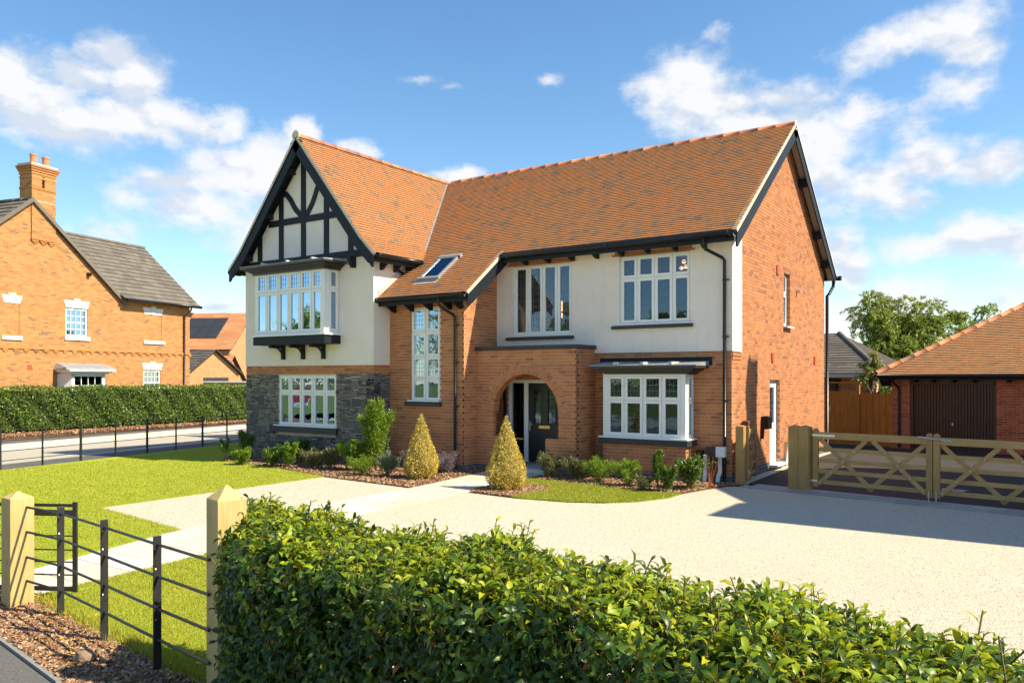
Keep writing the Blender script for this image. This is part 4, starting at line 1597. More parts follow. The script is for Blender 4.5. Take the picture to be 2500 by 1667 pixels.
# front door with sidelight
df = MB()
dm = front(.02)
for a, b, c, d in ((-5.71, -5.62, .12, 2.175), (-5.24, -5.12, .12, 2.175), (-4.20, -4.10, .12, 2.175), (-5.62, -5.24, 2.10, 2.175), (-5.12, -4.20, 2.10, 2.175)):
    df.box(a, b, -.08, .02, c, d, dm)
frame = df.build('door_frame', M['upvc'], house)
B('sidelight_pane', M['glass'], frame, -5.62, -5.24, -.04, -.03, .16, 2.10, dm)
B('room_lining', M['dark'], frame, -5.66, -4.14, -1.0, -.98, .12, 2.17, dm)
B('hall_panel', M['midgreen'] if False else M['soffit'], frame, -5.60, -5.46, -.5, -.48, .16, 2.1, dm)
dr = MB()
DM = front(-.0)
lt0, lt1 = (-4.97, -4.76), (-4.56, -4.35)
slab_wall(dr, dm, -5.12, -4.20, .16, 2.10, -.05, -.005, [(lt0[0], lt0[1], 1.12, 1.93), (lt1[0], lt1[1], 1.12, 1.93)])
door = dr.build('front_door', M['door'], house)
for a, b in (lt0, lt1):
    B('door_pane', M['glass'], door, a, b, -.035, -.025, 1.12, 1.93, dm)
    mb = MB()
    for p, q, r_, s_ in ((a - .03, a, 1.09, 1.96), (b, b + .03, 1.09, 1.96), (a, b, 1.09, 1.12), (a, b, 1.93, 1.96)):
        mb.box(p, q, -.005, .006, r_, s_, dm)
    mb.build('glazing_bead', M['door'], door, bevel=.004)
    mb = MB()
    for z in (1.12 + .81 * i / 5 for i in range(1, 5)):
        mb.box(a, b, -.024, -.02, z - .003, z + .003, dm)
    mb.box((a + b) / 2 - .003, (a + b) / 2 + .003, -.0242, -.0198, 1.12, 1.93, dm)
    mb.build('lead_strips', M['leadstrip'], door)
    mb = MB()
    for p, q, r_, s_ in ((a - .01, a + .02, .34, .86), (b - .02, b + .01, .34, .86), (a + .02, b - .02, .34, .37), (a + .02, b - .02, .83, .86)):
        mb.box(p, q, -.005, .006, r_, s_, dm)
    mb.box(a + .035, b - .035, -.005, .002, .385, .815, dm)
    mb.build('door_panel', M['door'], door, bevel=.004)
B('letterbox', M['brass'], door, -4.82, -4.50, -.005, .012, .985, 1.065, dm, bevel=.006)
mb = MB()
mb.box(-5.095, -5.065, -.005, .01, .92, 1.16, dm)
mb.box(-5.09, -4.97, .02, .035, 1.075, 1.09, dm)
mb.box(-5.088, -5.07, .008, .034, 1.073, 1.092, dm)
mb.build('door_handle', M['steel'], door, bevel=.003)
B('threshold', M['steel'], frame, -5.15, -4.14, -.06, .08, .10, .13, dm)
dg = MB()
dg.box(-5.17, -4.07, -.98, -.0, 0.02, .10)
dg.build('doorstep', M['slab'], house, bevel=.01)
B('dark_strip', M['blackplastic'], house, -5.66, -5.60, -.30, -.24, .83, 2.3)  # thin black upright inside the arch, on the left

# side door and side window (frame faces +X)
mb = MB()
sp = sideR(-.085)
for a, b, c, d in ((2.74, 2.81, .15, 2.175), (3.51, 3.58, .15, 2.175), (2.81, 3.51, 2.10, 2.175), (2.81, 3.51, .15, .22)):
    mb.box(a, b, -.05, .0, c, d, sp)
sd = mb.build('side_door_frame', M['upvc'], house)
mb = MB()
slab_wall(mb, sp, 2.81, 3.51, .22, 2.10, -.045, -.002, [(2.92, 3.40, 1.12, 2.0)])
sdo = mb.build('side_door', M['upvc'], house)
B('door_pane', M['glass'], sdo, 2.92, 3.40, -.035, -.025, 1.12, 2.0, sp)
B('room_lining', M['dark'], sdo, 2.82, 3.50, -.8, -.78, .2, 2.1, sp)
for z0_, z1_ in ((.36, .62), (.68, 1.02)):
    mb = MB()
    for a, b, c, d in ((2.92, 2.95, z0_, z1_), (3.37, 3.40, z0_, z1_), (2.95, 3.37, z0_, z0_ + .03), (2.95, 3.37, z1_ - .03, z1_)):
        mb.box(a, b, -.002, .006, c, d, sp)
    mb.build('door_panel', M['upvc'], sdo)
B('door_handle', M['steel'], sdo, 2.85, 2.97, .002, .05, 1.05, 1.075, sp)
B('side_step', M['whitestone'], sdo, 2.70, 3.62, .07, .26, .10, .15, sp)
w = casement_window(house, sideR(-.09), [3.93, 4.5], [3.525, 4.36, 4.875], n=0.0, lead_rows=(1,), name='window')
B('window_sill', M['upvc'], w, 3.90, 4.56, -.04, .11, 3.49, 3.525, sideR(0))

# vents, knob, meter cabinet, box, pipes
for y, z in ((3.35, 4.88), (2.93, 2.72), (7.04, 2.72)):
    B('vent', M['ventred'], house, y - .085, y + .085, 0, .035, z - .11, z + .11, R0)
mb = MB()
mb.tube([(0, 5.15, 4.52), (.12, 5.15, 4.50)], .05, 10)
mb.build('flue', M['steel'], house)
mb = MB()
mb.box(.006, .18, 2.02, 2.33, 1.04, 1.34)
mb.build('letter_box', M['blackplastic'], house, bevel=.02)
B('letter_box_bracket', M['blackplastic'], house, .006, .07, 1.98, 2.06, .82, 1.05)
B('meter_cabinet', M['brownbox'], house, -.52, -.20, 0, .14, .30, .76, F0, bevel=.01)
B('meter_cabinet', M['blackplastic'], house, -.74, -.60, 0, .10, .30, .68, F0)
mb = MB()
mb.box(-.27, -.07, .03, .15, .56, .78, front(-.08))
mb.build('hopper', M['plastic_white'], house, bevel=.012)
downpipe([(-.19, -.17, .58), (-.19, -.17, .25), (-.22, -.19, .15), (-.24, -.2, .02)], r=.045, mat=M['plastic_white'])
downpipe([(-.48, -.25, .60), (-.48, -.25, .30), (-.50, -.26, .05)], r=.045, mat=M['plastic_white'])
downpipe([(.06, 3.98, .06), (.06, 3.98, .62)], r=.035, mat=M['plastic_white'])

# ================================================================== GROUND
sheet('ground', [(-160, -120), (120, -120), (120, 160), (-160, 160)], -.06, M['earth'], kind='structure')
D1 = np.array((-.2265, .974))
N1 = np.array((-.974, -.2265))
O1 = np.array((-15.39, -7.55))


def L1(along, out):
    p = O1 + D1 * along + N1 * out
    return (float(p[0]), float(p[1]))


near_foot = sheet('footway', [L1(-30, .02), L1(60, .02), L1(60, 1.2), L1(-30, 1.2)], .0, M['footway'], thick=.05, kind='structure')
road = sheet('road', [L1(-40, 1.2), L1(70, 1.2), L1(70, 5.05), L1(-40, 5.05)], -.01, M['road'], kind='structure')
kb = empty('kerb', (0, 0, 0), kind='structure')
kme = None
for i in range(-14, 40):
    a = i * .92
    p, q = L1(a + .004, 5.05), L1(a + .916, 5.05)
    r_, s_ = L1(a + .916, 5.62), L1(a + .004, 5.62)
    if kme is None:
        mb = MB()
        vs = [(x - p[0], y - p[1], z) for (x, y) in (p, q, r_, s_) for z in (-.06, .125)]
        mb.raw(vs, ((1, 3, 5, 7), (0, 1, 3, 2), (2, 3, 5, 4), (4, 5, 7, 6), (6, 7, 1, 0)))
        kme = bpy.data.meshes.new('kerbstone')
        kme.from_pydata(mb.v, [], mb.f)
        kme.materials.append(M['kerb'])
    o = link('kerbstone', kme, None, kb)
    o.location = (p[0], p[1], 0)
sheet('far_footway', [L1(-14, 5.62), L1(38, 5.62), (-34, 38), (-25.0, 6.9), (-23.9, -3.9), L1(-14, 8.2)], .11, M['footway'], thick=.2, kind='structure')
# bed sloping up to the far hedge
me = bpy.data.meshes.new('planting_bed')
me.from_pydata([(-22.9, -14, .11), (-23.9, -3.9, .115), (-25.0, 6.9, .115), (-26.4, 20, .115), (-29, 20, .3), (-27.6, 7, .3), (-27.2, -3, .3), (-26.6, -14, .3)], [], [(0, 1, 6, 7), (1, 2, 5, 6), (2, 3, 4, 5)])
far_bed = link('planting_bed', me, M['mulch'], None, kind='structure')
me = bpy.data.meshes.new('verge')
me.from_pydata([(-27.0, -30, .28), (-27.0, 60, .28), (-90, 60, .28), (-90, -30, .28)], [], [(0, 1, 2, 3)])
link('ground_beyond_hedge', me, M['earth'], None, kind='structure')

LAWN1 = [(-15.35, -7.5), (-17.4, 1.0), (-18.6, 6.0), (-13.6, 6.0), (-13.6, -2.4), (-12.84, -3.2), (-10.64, -3.5), (-9.2, -3.75), (-7.97, -4.06), (-7.94, -9.21), (-4.96, -9.62), (-4.17, -11.94), (-3.85, -12.6), (-4.2, -12.75), (-13.0, -13.6), (-14.4, -11.7)]
LAWN2 = [(-3.05, -12.4), (-3.08, -11.65), (-3.24, -10.41), (-3.4, -9.35), (-1.2, -9.3), (1.0, -10.2), (1.4, -12.4), (.8, -13.0), (.03, -13.0), (-1.0, -12.85), (-2.0, -12.72)]
LAWN3 = [(-3.93, -1.80), (-3.1, -1.93), (-2.26, -1.98), (-1.5, -2.12), (-.84, -2.3), (-.30, -2.05), (-.30, -2.7), (-.55, -3.38), (-1.0, -3.85), (-1.6, -4.12), (-2.3, -4.25), (-2.75, -4.22), (-2.75, -3.7), (-2.62, -3.3), (-2.75, -2.85), (-3.1, -2.65), (-3.6, -2.72), (-3.93, -2.9)]
DRIVE = [(-7.94, -9.21), (-7.97, -4.06), (-5.15, -4.35), (-5.14, -3.9), (-3.8, -3.95), (-3.75, -4.18), (-2.62, -4.30), (-1.6, -4.17), (-1.0, -3.9), (-.55, -3.42), (-.27, -2.7), (-.27, -2.0), (-.1, -1.2), (.1, -.55), (.22, -.4), (.5, -.5), (14, -2.75), (14, -14.6), (1.4, -12.4), (1.0, -10.2), (-1.2, -9.3), (-3.4, -9.35), (-4.96, -9.62)]
sheet('gravel_drive', DRIVE, .0, M['gravel'], thick=.05, kind='structure')
for P_ in (LAWN1, LAWN2, LAWN3):
    sheet('lawn', P_, .012, M['lawn'], thick=.06, kind='structure')
BED1 = [(-13.6, -2.4), (-13.6, -1.9), (-8.3, -1.9), (-8.3, -1.35), (-6.0, -1.35), (-6.0, -.85), (-5.64, -.9), (-5.35, -2.4), (-5.15, -3.9), (-5.15, -4.35), (-7.97, -4.06), (-9.2, -3.75), (-10.64, -3.5), (-12.84, -3.2)]
BED2 = [(-3.93, -.85), (-3.2, -.85), (-3.2, .02), (.02, .02), (.22, -.3), (.1, -.55), (-.1, -1.2), (-.27, -2.0), (-.3, -2.05), (-.84, -2.3), (-1.5, -2.12), (-2.26, -1.98), (-3.1, -1.93), (-3.93, -1.80)]
BED3 = [(-3.93, -2.9), (-3.6, -2.72), (-3.1, -2.65), (-2.75, -2.85), (-2.62, -3.3), (-2.75, -3.7), (-2.75, -4.22), (-3.75, -4.18), (-3.9, -3.9)]
BED4 = [(-3.0, -12.55), (-2.0, -12.75), (-1.0, -12.88), (.03, -13.03), (.8, -13.05), (8.5, -14.3), (8.5, -15.2), (.6, -13.95), (-.41, -13.58), (-1.88, -13.36), (-4.4, -13.1), (-3.75, -12.7)]
for P_ in (BED1, BED2, BED3, BED4):
    sheet('planting_bed', P_, .018, M['mulch'], thick=.06, kind='structure')
sheet('front_footway', [(-22, -12.4), (-13.1, -13.75), (-4.4, -13.14), (-1.88, -13.40), (-.41, -13.62), (.6, -13.99), (8.5, -15.24), (16, -16.3), (16, -19.0), (-22, -16.5)], .004, M['footway'], thick=.05, kind='structure')
mb = MB()
for p, q in (((-4.4, -13.12), (-1.88, -13.38)), ((-1.88, -13.38), (-.41, -13.6)), ((-.41, -13.6), (.6, -13.97)), ((.6, -13.97), (8.5, -15.22))):
    mb.beam((*p, .0), (*q, .0), .045, .06)
mb.build('edging_kerb', M['edging'], None, kind='structure')
# road, far verge and grass bank on the photographer's side
sheet('front_road', [(-60, -16.5), (-22, -16.5), (16, -19.0), (40, -20.0), (40, -27), (-60, -24)], -.02, M['road'], kind='structure')
me = bpy.data.meshes.new('grass_bank')
me.from_pydata([(-60, -24, -.02), (40, -27, -.02), (40, -34, 1.3), (-60, -31, 1.3), (40, -60, 1.5), (-60, -60, 1.5)], [], [(0, 1, 2, 3), (3, 2, 4, 5)])
link('grass_bank', me, M['earth'], None, kind='structure')
# tarmac court behind the gates
DG = np.array((.986, -.165))
NG = np.array((.165, .986))
OG = np.array((1.5, -.2))


def LG(a, b):
    p = OG + DG * a + NG * b
    return (float(p[0]), float(p[1]))


sheet('tarmac_drive', [(.30, .24), (.20, 4.0), (.20, 11.6), (14, 9.6), (14, -2.1), LG(0, .12), (.4, .06)], .006, M['tarmac'], thick=.05, kind='structure')
sheet('gravel_strip', [(.02, .0), (.3, .02), (.30, .24), (.20, 4.0), (.20, 8.6), (.02, 8.6)], .014, M['gravel'], thick=.05, kind='structure')
sheet('side_path', [(-.8, 8.3), (.2, 8.6), (.2, 11.6), (-1.0, 11.9)], .002, M['tarmac'], thick=.05, kind='structure')
ks = empty('threshold_kerb', (0, 0, 0), kind='structure')
for row, (b0, b1) in enumerate(((-.42, -.16), (-.155, .11))):
    sme = None
    for i in range(26):
        a = -1.15 + i * .5 + (0.17 if row else 0)
        mb = MB()
        p0 = LG(a, b0)
        vs = []
        for (aa, bb) in ((a + .004, b0), (a + .496, b0), (a + .496, b1), (a + .004, b1)):
            x, y = LG(aa, bb)
            vs += [(x - p0[0], y - p0[1], -.05), (x - p0[0], y - p0[1], .012 + .012 * row)]
        if sme is None:
            sme = bpy.data.meshes.new('kerb_block')
            sme.from_pydata(vs, [], [(1, 3, 5, 7), (0, 1, 3, 2), (2, 3, 5, 4), (4, 5, 7, 6), (6, 7, 1, 0)])
            sme.materials.append(M['sett'])
        o = link('kerb_block', sme, None, ks)
        o.location = (p0[0], p0[1], 0)
# slab path from the wicket to the porch
sp_ = empty('paved_path', (-4.5, -6, 0), kind='structure')


def path_edges(y):
    pts = [(-12.9, -4.0, -3.05), (-12.0, -4.2, -3.07), (-10.4, -4.72, -3.24), (-9.5, -4.98, -3.45), (-7.5, -5.02, -3.75), (-4.42, -5.1, -3.82), (-3.82, -5.16, -3.83), (-1.9, -5.42, -3.93), (-.8, -5.6, -3.95)]
    for a, b in zip(pts, pts[1:]):
        if a[0] <= y <= b[0]:
            t = (y - a[0]) / (b[0] - a[0])
            return a[1] + (b[1] - a[1]) * t, a[2] + (b[2] - a[2]) * t
    return (pts[0][1:] if y < pts[0][0] else pts[-1][1:])


y = -13.1
i = 0
sheet('path_bedding', [(-4.0, -13.1), (-4.2, -12.0), (-4.72, -10.4), (-4.98, -9.5), (-5.02, -7.5), (-5.1, -4.42), (-5.16, -3.82), (-5.6, -.85), (-3.95, -.85), (-3.93, -1.9), (-3.83, -3.82), (-3.82, -4.42), (-3.75, -7.5), (-3.45, -9.5), (-3.24, -10.4), (-3.07, -12.0), (-3.05, -13.1)], .008, M['kerb'], kind='structure')
rr = random.Random(4)
while y < -.95:
    hgt = .60 if i % 3 else .45
    y2 = min(y + hgt, -.9)
    l0, r0 = path_edges(y)
    l1, r1 = path_edges(y2)
    f = (.5, .62, .36)[i % 3]
    for a, b in ((0, f), (f, 1)):
        g = .006
        vs = [(l0 + (r0 - l0) * a + g, y + g), (l0 + (r0 - l0) * b - g, y + g), (l1 + (r1 - l1) * b - g, y2 - g), (l1 + (r1 - l1) * a + g, y2 - g)]
        z = .019 + rr.uniform(-.0012, .0012)
        v3 = [(p[0] + 4.5, p[1] + 6, zz) for p in vs for zz in (.0, z)]
        me = bpy.data.meshes.new('paving_slab')
        me.from_pydata(v3, [], [(1, 3, 5, 7), (0, 1, 3, 2), (2, 3, 5, 4), (4, 5, 7, 6), (6, 7, 1, 0)])
        link('paving_slab', me, M['slab'], sp_)
    y = y2
    i += 1
# drain covers on the tarmac
for a, b, lab in ((3.2, 2.0, 'small square drain grating on the shaded tarmac, the nearer of two'), (5.6, 3.6, 'drain grating on the sunlit edge of the tarmac court')):
    mb = MB()
    for k in range(7):
        mb.box(-.2 + k * .06, -.17 + k * .06, -.12, .12, .006, .014)
    mb.box(-.24, .24, -.15, -.12, .006, .014).box(-.24, .24, .12, .15, .006, .014)
    o = mb.build('drain_grating', M['steel'], None, label=lab, cat='drain cover')
    o.location = (*LG(a - 1.0, b), .003)
    o.rotation_euler = (0, 0, math.atan2(-.165, .986))

# ================================================================== WOODEN FIELD GATES
rz_g = math.atan2(-.165, .986)


def boxpart(name, mat, parent, *a, **kw):
    return B(name, mat, parent, *a, **kw)


def gate_leaf(x0, x1, hinge_left, label):
    g = empty('field_gate', (OG[0], OG[1], 0), rz_g, label=label, cat='gate', group='pair of wooden five-bar drive gates')
    W_ = M['gatewood']
    H_ = M['gatewood_h']
    sw = .105

    def stile(a):
        mb = MB()
        pts = [(a, .10), (a + sw, .10), (a + sw, 1.19)]
        for k in range(1, 8):
            t = math.pi * k / 8
            pts.append((a + sw / 2 + sw / 2 * math.cos(t), 1.19 + .055 * math.sin(t)))
        pts.append((a, 1.19))
        mb.prism(pts, -.036, .036, front(0))
        mb.build('stile', W_, g, bevel=.004)
    stile(x0)
    stile(x1 - sw)
    a, b = x0 + sw, x1 - sw
    MB().box(a, b, -.03, .03, 1.045, 1.175, front(0)).build('top_rail', H_, g, bevel=.004)
    for z in (.80, .585, .375, .165):
        MB().box(a, b, -.012, .012, z, z + .078, front(0)).build('rail', H_, g, bevel=.003)
    m_ = (a + b) / 2
    def brace(p, q, n0, n1):
        d = Vector((q[0] - p[0], q[1] - p[1])).normalized()
        nn = Vector((-d.y, d.x)) * .04
        mb = MB()
        mb.prism([(p[0] - nn.x, p[1] - nn.y), (q[0] - nn.x, q[1] - nn.y), (q[0] + nn.x, q[1] + nn.y), (p[0] + nn.x, p[1] + nn.y)], n0, n1, front(0))
        return mb.build('brace', H_, g, bevel=.003)
    brace((a + .01, .16), (m_ - .06, 1.05), .0125, .034)
    brace((m_ + .06, 1.05), (b - .01, .16), .0125, .034)
    brace((a + .02, 1.04), (m_ + .04, .12), -.034, -.0125)
    brace((b - .02, 1.04), (m_ - .04, .12), -.034, -.0125)
    # bolt heads
    mb = MB()
    for z in (.84, .625, .415, .205):
        t = (z - .16) / .89
        for xx in (a + (m_ - a - .06) * t, b - (b - m_ - .06) * t):
            mb.tube([front(0)(xx, .03, z), front(0)(xx, .042, z)], .012, 8)
    mb.build('bolt_heads', M['steel'], g)
    # strap hinge
    if hinge_left:
        MB().box(x0 + .0, x0 + .44, .031, .038, 1.09, 1.135, front(0)).build('strap_hinge', M['steel'], g)
        MB().box(x0 - .06, x0 + .02, -.012, .012, 1.095, 1.13, front(0)).build('hinge_pin', M['steel'], g)
        MB().box(x0 - .07, x0 + .1, .031, .038, .20, .24, front(0)).build('lower_hinge', M['steel'], g)
    else:
        MB().box(x1 - .44, x1, .031, .038, 1.09, 1.135, front(0)).build('strap_hinge', M['steel'], g)
    e = (x1 - sw / 2) if hinge_left else (x0 + sw / 2)
    mb = MB()
    mb.tube([(e, -.05, -.0), (e, -.05, .22)], .011, 8)
    mb.build('drop_bolt', M['steel'], g)
    return g


gate_leaf(.22, 2.385, True, 'left leaf of the wooden five-bar drive gates, hung on the double post near the house')
g2 = gate_leaf(2.40, 4.58, False, 'right leaf of the wooden five-bar drive gates, cut by the right edge of the picture')
mb = MB()
mb.tube([(2.18, -.06, 1.13), (2.18, -.085, 1.175), (2.20, -.09, 1.175), (2.72, -.09, 1.13), (2.74, -.06, 1.12)], .014, 8)
mb.build('throw_over_loop', M['steel'], g2)


def square_post(name, loc, rz_, w, h, mat, label, n=1, top=.04, group=None, cat='gate post'):
    p = empty(name, (*loc, 0), rz_, label=label, cat=cat, group=group)
    for i in range(n):
        x0_ = i * (w + .004)
        mb = MB()
        vs = [(x, y_, z) for z in (0, h - top) for x, y_ in ((x0_, 0), (x0_ + w, 0), (x0_ + w, w), (x0_, w))]
        vs += [(x0_ + w / 2, w / 2, h)]
        mb.raw(vs, [(3, 2, 1, 0), (0, 1, 5, 4), (1, 2, 6, 5), (2, 3, 7, 6), (3, 0, 4, 7), (4, 5, 8), (5, 6, 8), (6, 7, 8), (7, 4, 8)])
        mb.build('post_shaft', mat, p, bevel=.006)
    return p


square_post('gate_post', LG(-.24, -.12), rz_g, .205, 1.30, M['gatewood'], 'twin square wooden posts carrying the left drive gate leaf', n=2)
square_post('gate_post', LG(4.62, -.12), rz_g, .205, 1.30, M['gatewood'], 'square wooden post at the far right end of the drive gates')
square_post('gate_post', (.13, -.14), 0, .17, 1.25, M['gatewood'], 'yellowish wooden gate post at the front corner of the brick house', top=.03)
# wicket against the side wall
wg = empty('wicket_gate', (.32, .06, 0), math.radians(97), label='narrow wooden wicket gate standing open along the sunlit side wall', cat='gate')
WF = front(0)
for a in (.0, .84):
    MB().box(a, a + .075, -.03, .03, .08, 1.22, WF).build('stile', M['gatewood'], wg, bevel=.004)
for z in (1.02, .80, .585, .375, .165):
    MB().box(.075, .84, -.012, .012, z, z + (.12 if z > 1 else .075), WF).build('rail', M['gatewood_h'], wg, bevel=.003)
mb = MB()
mb.prism([(.08, .14), (.15, .14), (.83, 1.02), (.76, 1.02)], .0125, .034, WF)
mb.build('brace', M['gatewood'], wg)
MB().box(-.01, .05, .03, .04, 1.04, 1.12, WF).build('hinge', M['steel'], wg)
MB().box(-.01, .05, .03, .04, .22, .30, WF).build('hinge', M['steel'], wg)
square_post('gate_post', (.04, .55), 0, .14, 1.32, M['darkgatewood'], 'dark reddish wooden post against the side wall behind the wicket gate', top=.03)

# ================================================================== GARAGE (right)
garage = empty('garage', (1.42, 11.05, 0), math.atan2(-.1418, .9899), label='single storey brick garage with hipped clay tile roof and dark brown ribbed door', cat='garage')
GB = Pieces('brick', M['brick_g'], 120)
mw = Matrix.Translation((1.42, 11.05, 0)) @ Matrix.Rotation(math.atan2(-.1418, .9899), 4, 'Z')
core = MB()
gw_holes = [(.52, 2.86, -.1, 2.25), (3.66, 6.0, -.1, 2.25)]
brickwork(GB, core, front(0), None, lambda z: [(0, 6.52)], 0, 2.25, gw_holes, key='f')
brickwork(GB, core, sideL(0), None, lambda z: [(0, 6.0)], 0, 2.25, (), key='l')
gwall = core.build('wall', M['mortar'], garage)
for i, (k, vs, fs, par, full) in enumerate(GB.recs):
    GB.recs[i] = (k, vs, fs, gwall, full)
GB.build(mw)
for x0_, x1_ in ((.52, 2.86), (3.66, 6.0)):
    mb = MB()
    k = 26
    for i in range(k):
        a = x0_ + .08 + (x1_ - x0_ - .16) * i / k
        b = x0_ + .08 + (x1_ - x0_ - .16) * (i + 1) / k
        w_ = b - a
        pts = [(a, -.11), (a + w_ * .62, -.11), (a + w_ * .72, -.135), (b - w_ * .1, -.135), (b, -.11)]
        for (ua, na), (ub, nb_) in zip(pts, pts[1:]):
            mb.poly([(ua, -na, .02), (ub, -nb_, .02), (ub, -nb_, 2.03), (ua, -na, 2.03)])
    dd = mb.build('garage_door', M['garage_door'], garage)
    fr_ = MB()
    fr_.box(x0_, x0_ + .08, -.16, -.03, 0, 2.10, front(0)).box(x1_ - .08, x1_, -.16, -.03, 0, 2.10, front(0)).box(x0_, x1_, -.16, -.03, 2.03, 2.25, front(0))
    fr_.build('door_frame', M['garage_door'], dd)
    MB().box((x0_ + x1_) / 2 - .02, (x0_ + x1_) / 2 + .02, -.13, -.08, .78, .86, front(0)).build('door_handle', M['steel'], dd)
GE, GZ, GSL = -.34, 2.34, .65       # eave y, z, pitch
RW_ = 6.52 + .68
hipx = lambda h: h
ridge_h = 3.4
mb = MB()
x0_, x1_ = -.34, 6.86
yr = GE + ridge_h
zr = GZ + ridge_h * GSL
slope_slab(mb, [(x0_, GE, GZ), (x1_, GE, GZ), (x1_ - ridge_h, yr, zr), (x0_ + ridge_h, yr, zr)])
slope_slab(mb, [(x0_, GE, GZ), (x0_ + ridge_h, yr, zr), (x0_, GE + 2 * ridge_h, GZ)])
slope_slab(mb, [(x1_, GE, GZ), (x1_ - ridge_h, yr, zr), (x1_, GE + 2 * ridge_h, GZ)])
slope_slab(mb, [(x0_, GE + 2 * ridge_h, GZ), (x1_, GE + 2 * ridge_h, GZ), (x1_ - ridge_h, yr, zr), (x0_ + ridge_h, yr, zr)])
groof = mb.build('roof', M['deck'], garage)
GT = Pieces('roof_tile', M['tile_g'], 200)
tiling(GT, groof, lambda u, h, z: (u, h, z), [(GE - .03, GZ - .025), (yr, zr)], lambda h, z: [(x0_ + (h - GE), x1_ - (h - GE))] if x1_ - x0_ - 2 * (h - GE) > .1 else [], G=.1)
tiling(GT, groof, lambda u, h, z: (x0_ + h, u, z), [(-.03, GZ - .025), (ridge_h, zr)], lambda h, z: [(GE + h, GE + 2 * ridge_h - h)] if h < ridge_h - .05 else [], G=.1)
GT.build(mw)
ridge_run(groof, (x0_ - .02, GE - .02, GZ - .0), (x0_ + ridge_h, yr, zr - .02), r=.11)
ridge_run(groof, (x1_ + .02, GE - .02, GZ - .0), (x1_ - ridge_h, yr, zr - .02), r=.11)
mb = MB()
mb.tube([(x0_, GE - .07, GZ - .06), (x1_, GE - .07, GZ - .06)], .06, 10)
mb.build('gutter', M['blackplastic'], garage, smooth=True)
MB().box(x0_ + .03, x1_ - .03, GE, GE + .03, GZ - .17, GZ - .02).build('fascia', M['blackwood'], garage)
MB().box(x0_ + .03, x0_ + .06, GE, GE + 6, GZ - .17, GZ - .02).build('fascia', M['blackwood'], garage)
MB().box(x0_ + .04, x1_, GE + .03, 0.0, GZ - .10, GZ - .08).build('soffit', M['garage_door'], garage)
for x in (.7, 1.2, 1.75, 2.3, 3.2, 4.0, 4.6, 5.2):
    MB().box(x - .04, x + .04, GE + .04, -.0, GZ - .26, GZ - .10).build('rafter_foot', M['blackwood'], garage)
mb = MB()
mb.prism([(GE + .02, GZ - .1), (GE + .02, GZ - .2), (-.05, GZ - .38), (-.0, GZ - .38), (-.0, GZ - .1)], -.30, -.02, lambda u, n, z: (n, u, z))
mb.build('eaves_bracket', M['blackwood'], garage)
mb = MB()
mb.tube([(.13, GE - .07, GZ - .08), (.13, GE - .07, GZ - .24), (.2, -.08, GZ - .42), (.22, -.06, GZ - .5), (.22, -.06, .05)], .036, 10)
mb.build('downpipe', M['blackplastic'], garage, smooth=True)

# boarded fence and its garden gate between house and garage
fence = empty('boarded_fence', (-.82, 11.42, 0), math.atan2(-.1418, .9899), label='close-boarded orange timber fence with side gate between the house and the garage', cat='fence')
rr = random.Random(2)
x = -.35
i = 0
bme = {}
while x < 2.24:
    if .18 < x + .05 < 1.20:
        x += .1
        continue
    mb = MB()
    w_ = .112
    n_ = (i % 2) * .02
    mb.box(x, x + w_, n_, n_ + .015, .05, 1.72 + rr.uniform(-.004, .004), front(0))
    mb.build('board', M['fencewood'], fence)
    x += .1
    i += 1
for a in (-.32, 1.18, 2.16):
    MB().box(a, a + .09, -.09, -.0, 0, 1.66, front(0)).build('post', M['fencewood'], fence)
for z in (.35, 1.4):
    MB().box(-.3, 2.2, -.05, -.0, z, z + .08, front(0)).build('fence_rail', M['fencewood'], fence)
sg = empty('garden_gate', (-.82, 11.42, 0), math.atan2(-.1418, .9899), label='boarded timber garden gate set in an open timber frame taller than the fence', cat='gate')
for k in range(9):
    a = .27 + k * .1
    MB().box(a + .002, a + .098, .02 + (k % 2) * .002, .04 + (k % 2) * .002, .06, 1.77 + .012 * math.sin(math.pi * (k + .5) / 9), front(0)).build('board', M['fencewood'], sg)
for a in (.17, 1.18):
    MB().box(a, a + .09, .0, .085, 0, 2.04, front(0)).build('frame_post', M['fencewood'], sg)
MB().box(.14, 1.31, -.005, .09, 2.04, 2.085, front(0)).build('frame_head', M['fencewood'], sg)
MB().box(.29, .335, .042, .055, 1.12, 1.27, front(0)).build('latch_plate', M['steel'], sg)

# ================================================================== OUTBUILDING BEHIND (grey hipped roof)
ob = empty('outbuilding', (-4.5, 17.6, 0), math.atan2(-.1418, .9899), label='low brick outbuilding with grey tiled hipped roof behind the boarded fence', cat='outbuilding')
ow = MB()
OBP = Pieces('brick', M['brick_g'], 0)
brickwork(OBP, ow, front(0), None, lambda z: [(0, 4.5)], 0, 2.25, [(.5, 2.05, .8, 2.05), (2.2, 3.05, .0, 2.05)], key='f')
oww = ow.build('wall', M['mortar'], ob)
for i, (k, vs, fs, par, full) in enumerate(OBP.recs):
    OBP.recs[i] = (k, vs, fs, oww, full)
OBP.build()
mb = MB()
mb.box(-.1, 3.15, .0, .09, 2.05, 2.17, front(0))
for a in (2.1, 2.95):
    mb.box(a, a + .1, .0, .08, 0, 2.05, front(0))
mb.build('dark_window_frame', M['blackwood'], ob)
MB().box(.5, 2.05, -.12, -.10, .8, 2.05, front(0)).build('glazing', M['dark'], ob)
MB().box(2.2, 3.05, -.12, -.10, 0, 2.05, front(0)).build('glazing', M['brownbox'], ob)
mb = MB()
x0_, x1_, hh, zz, sl_ = -4.0, 4.85, 2.6, 2.40, .66
slope_slab(mb, [(x0_, -.3, zz), (x1_, -.3, zz), (x1_ - hh, -.3 + hh, zz + hh * sl_), (x0_, -.3 + hh, zz + hh * sl_)])
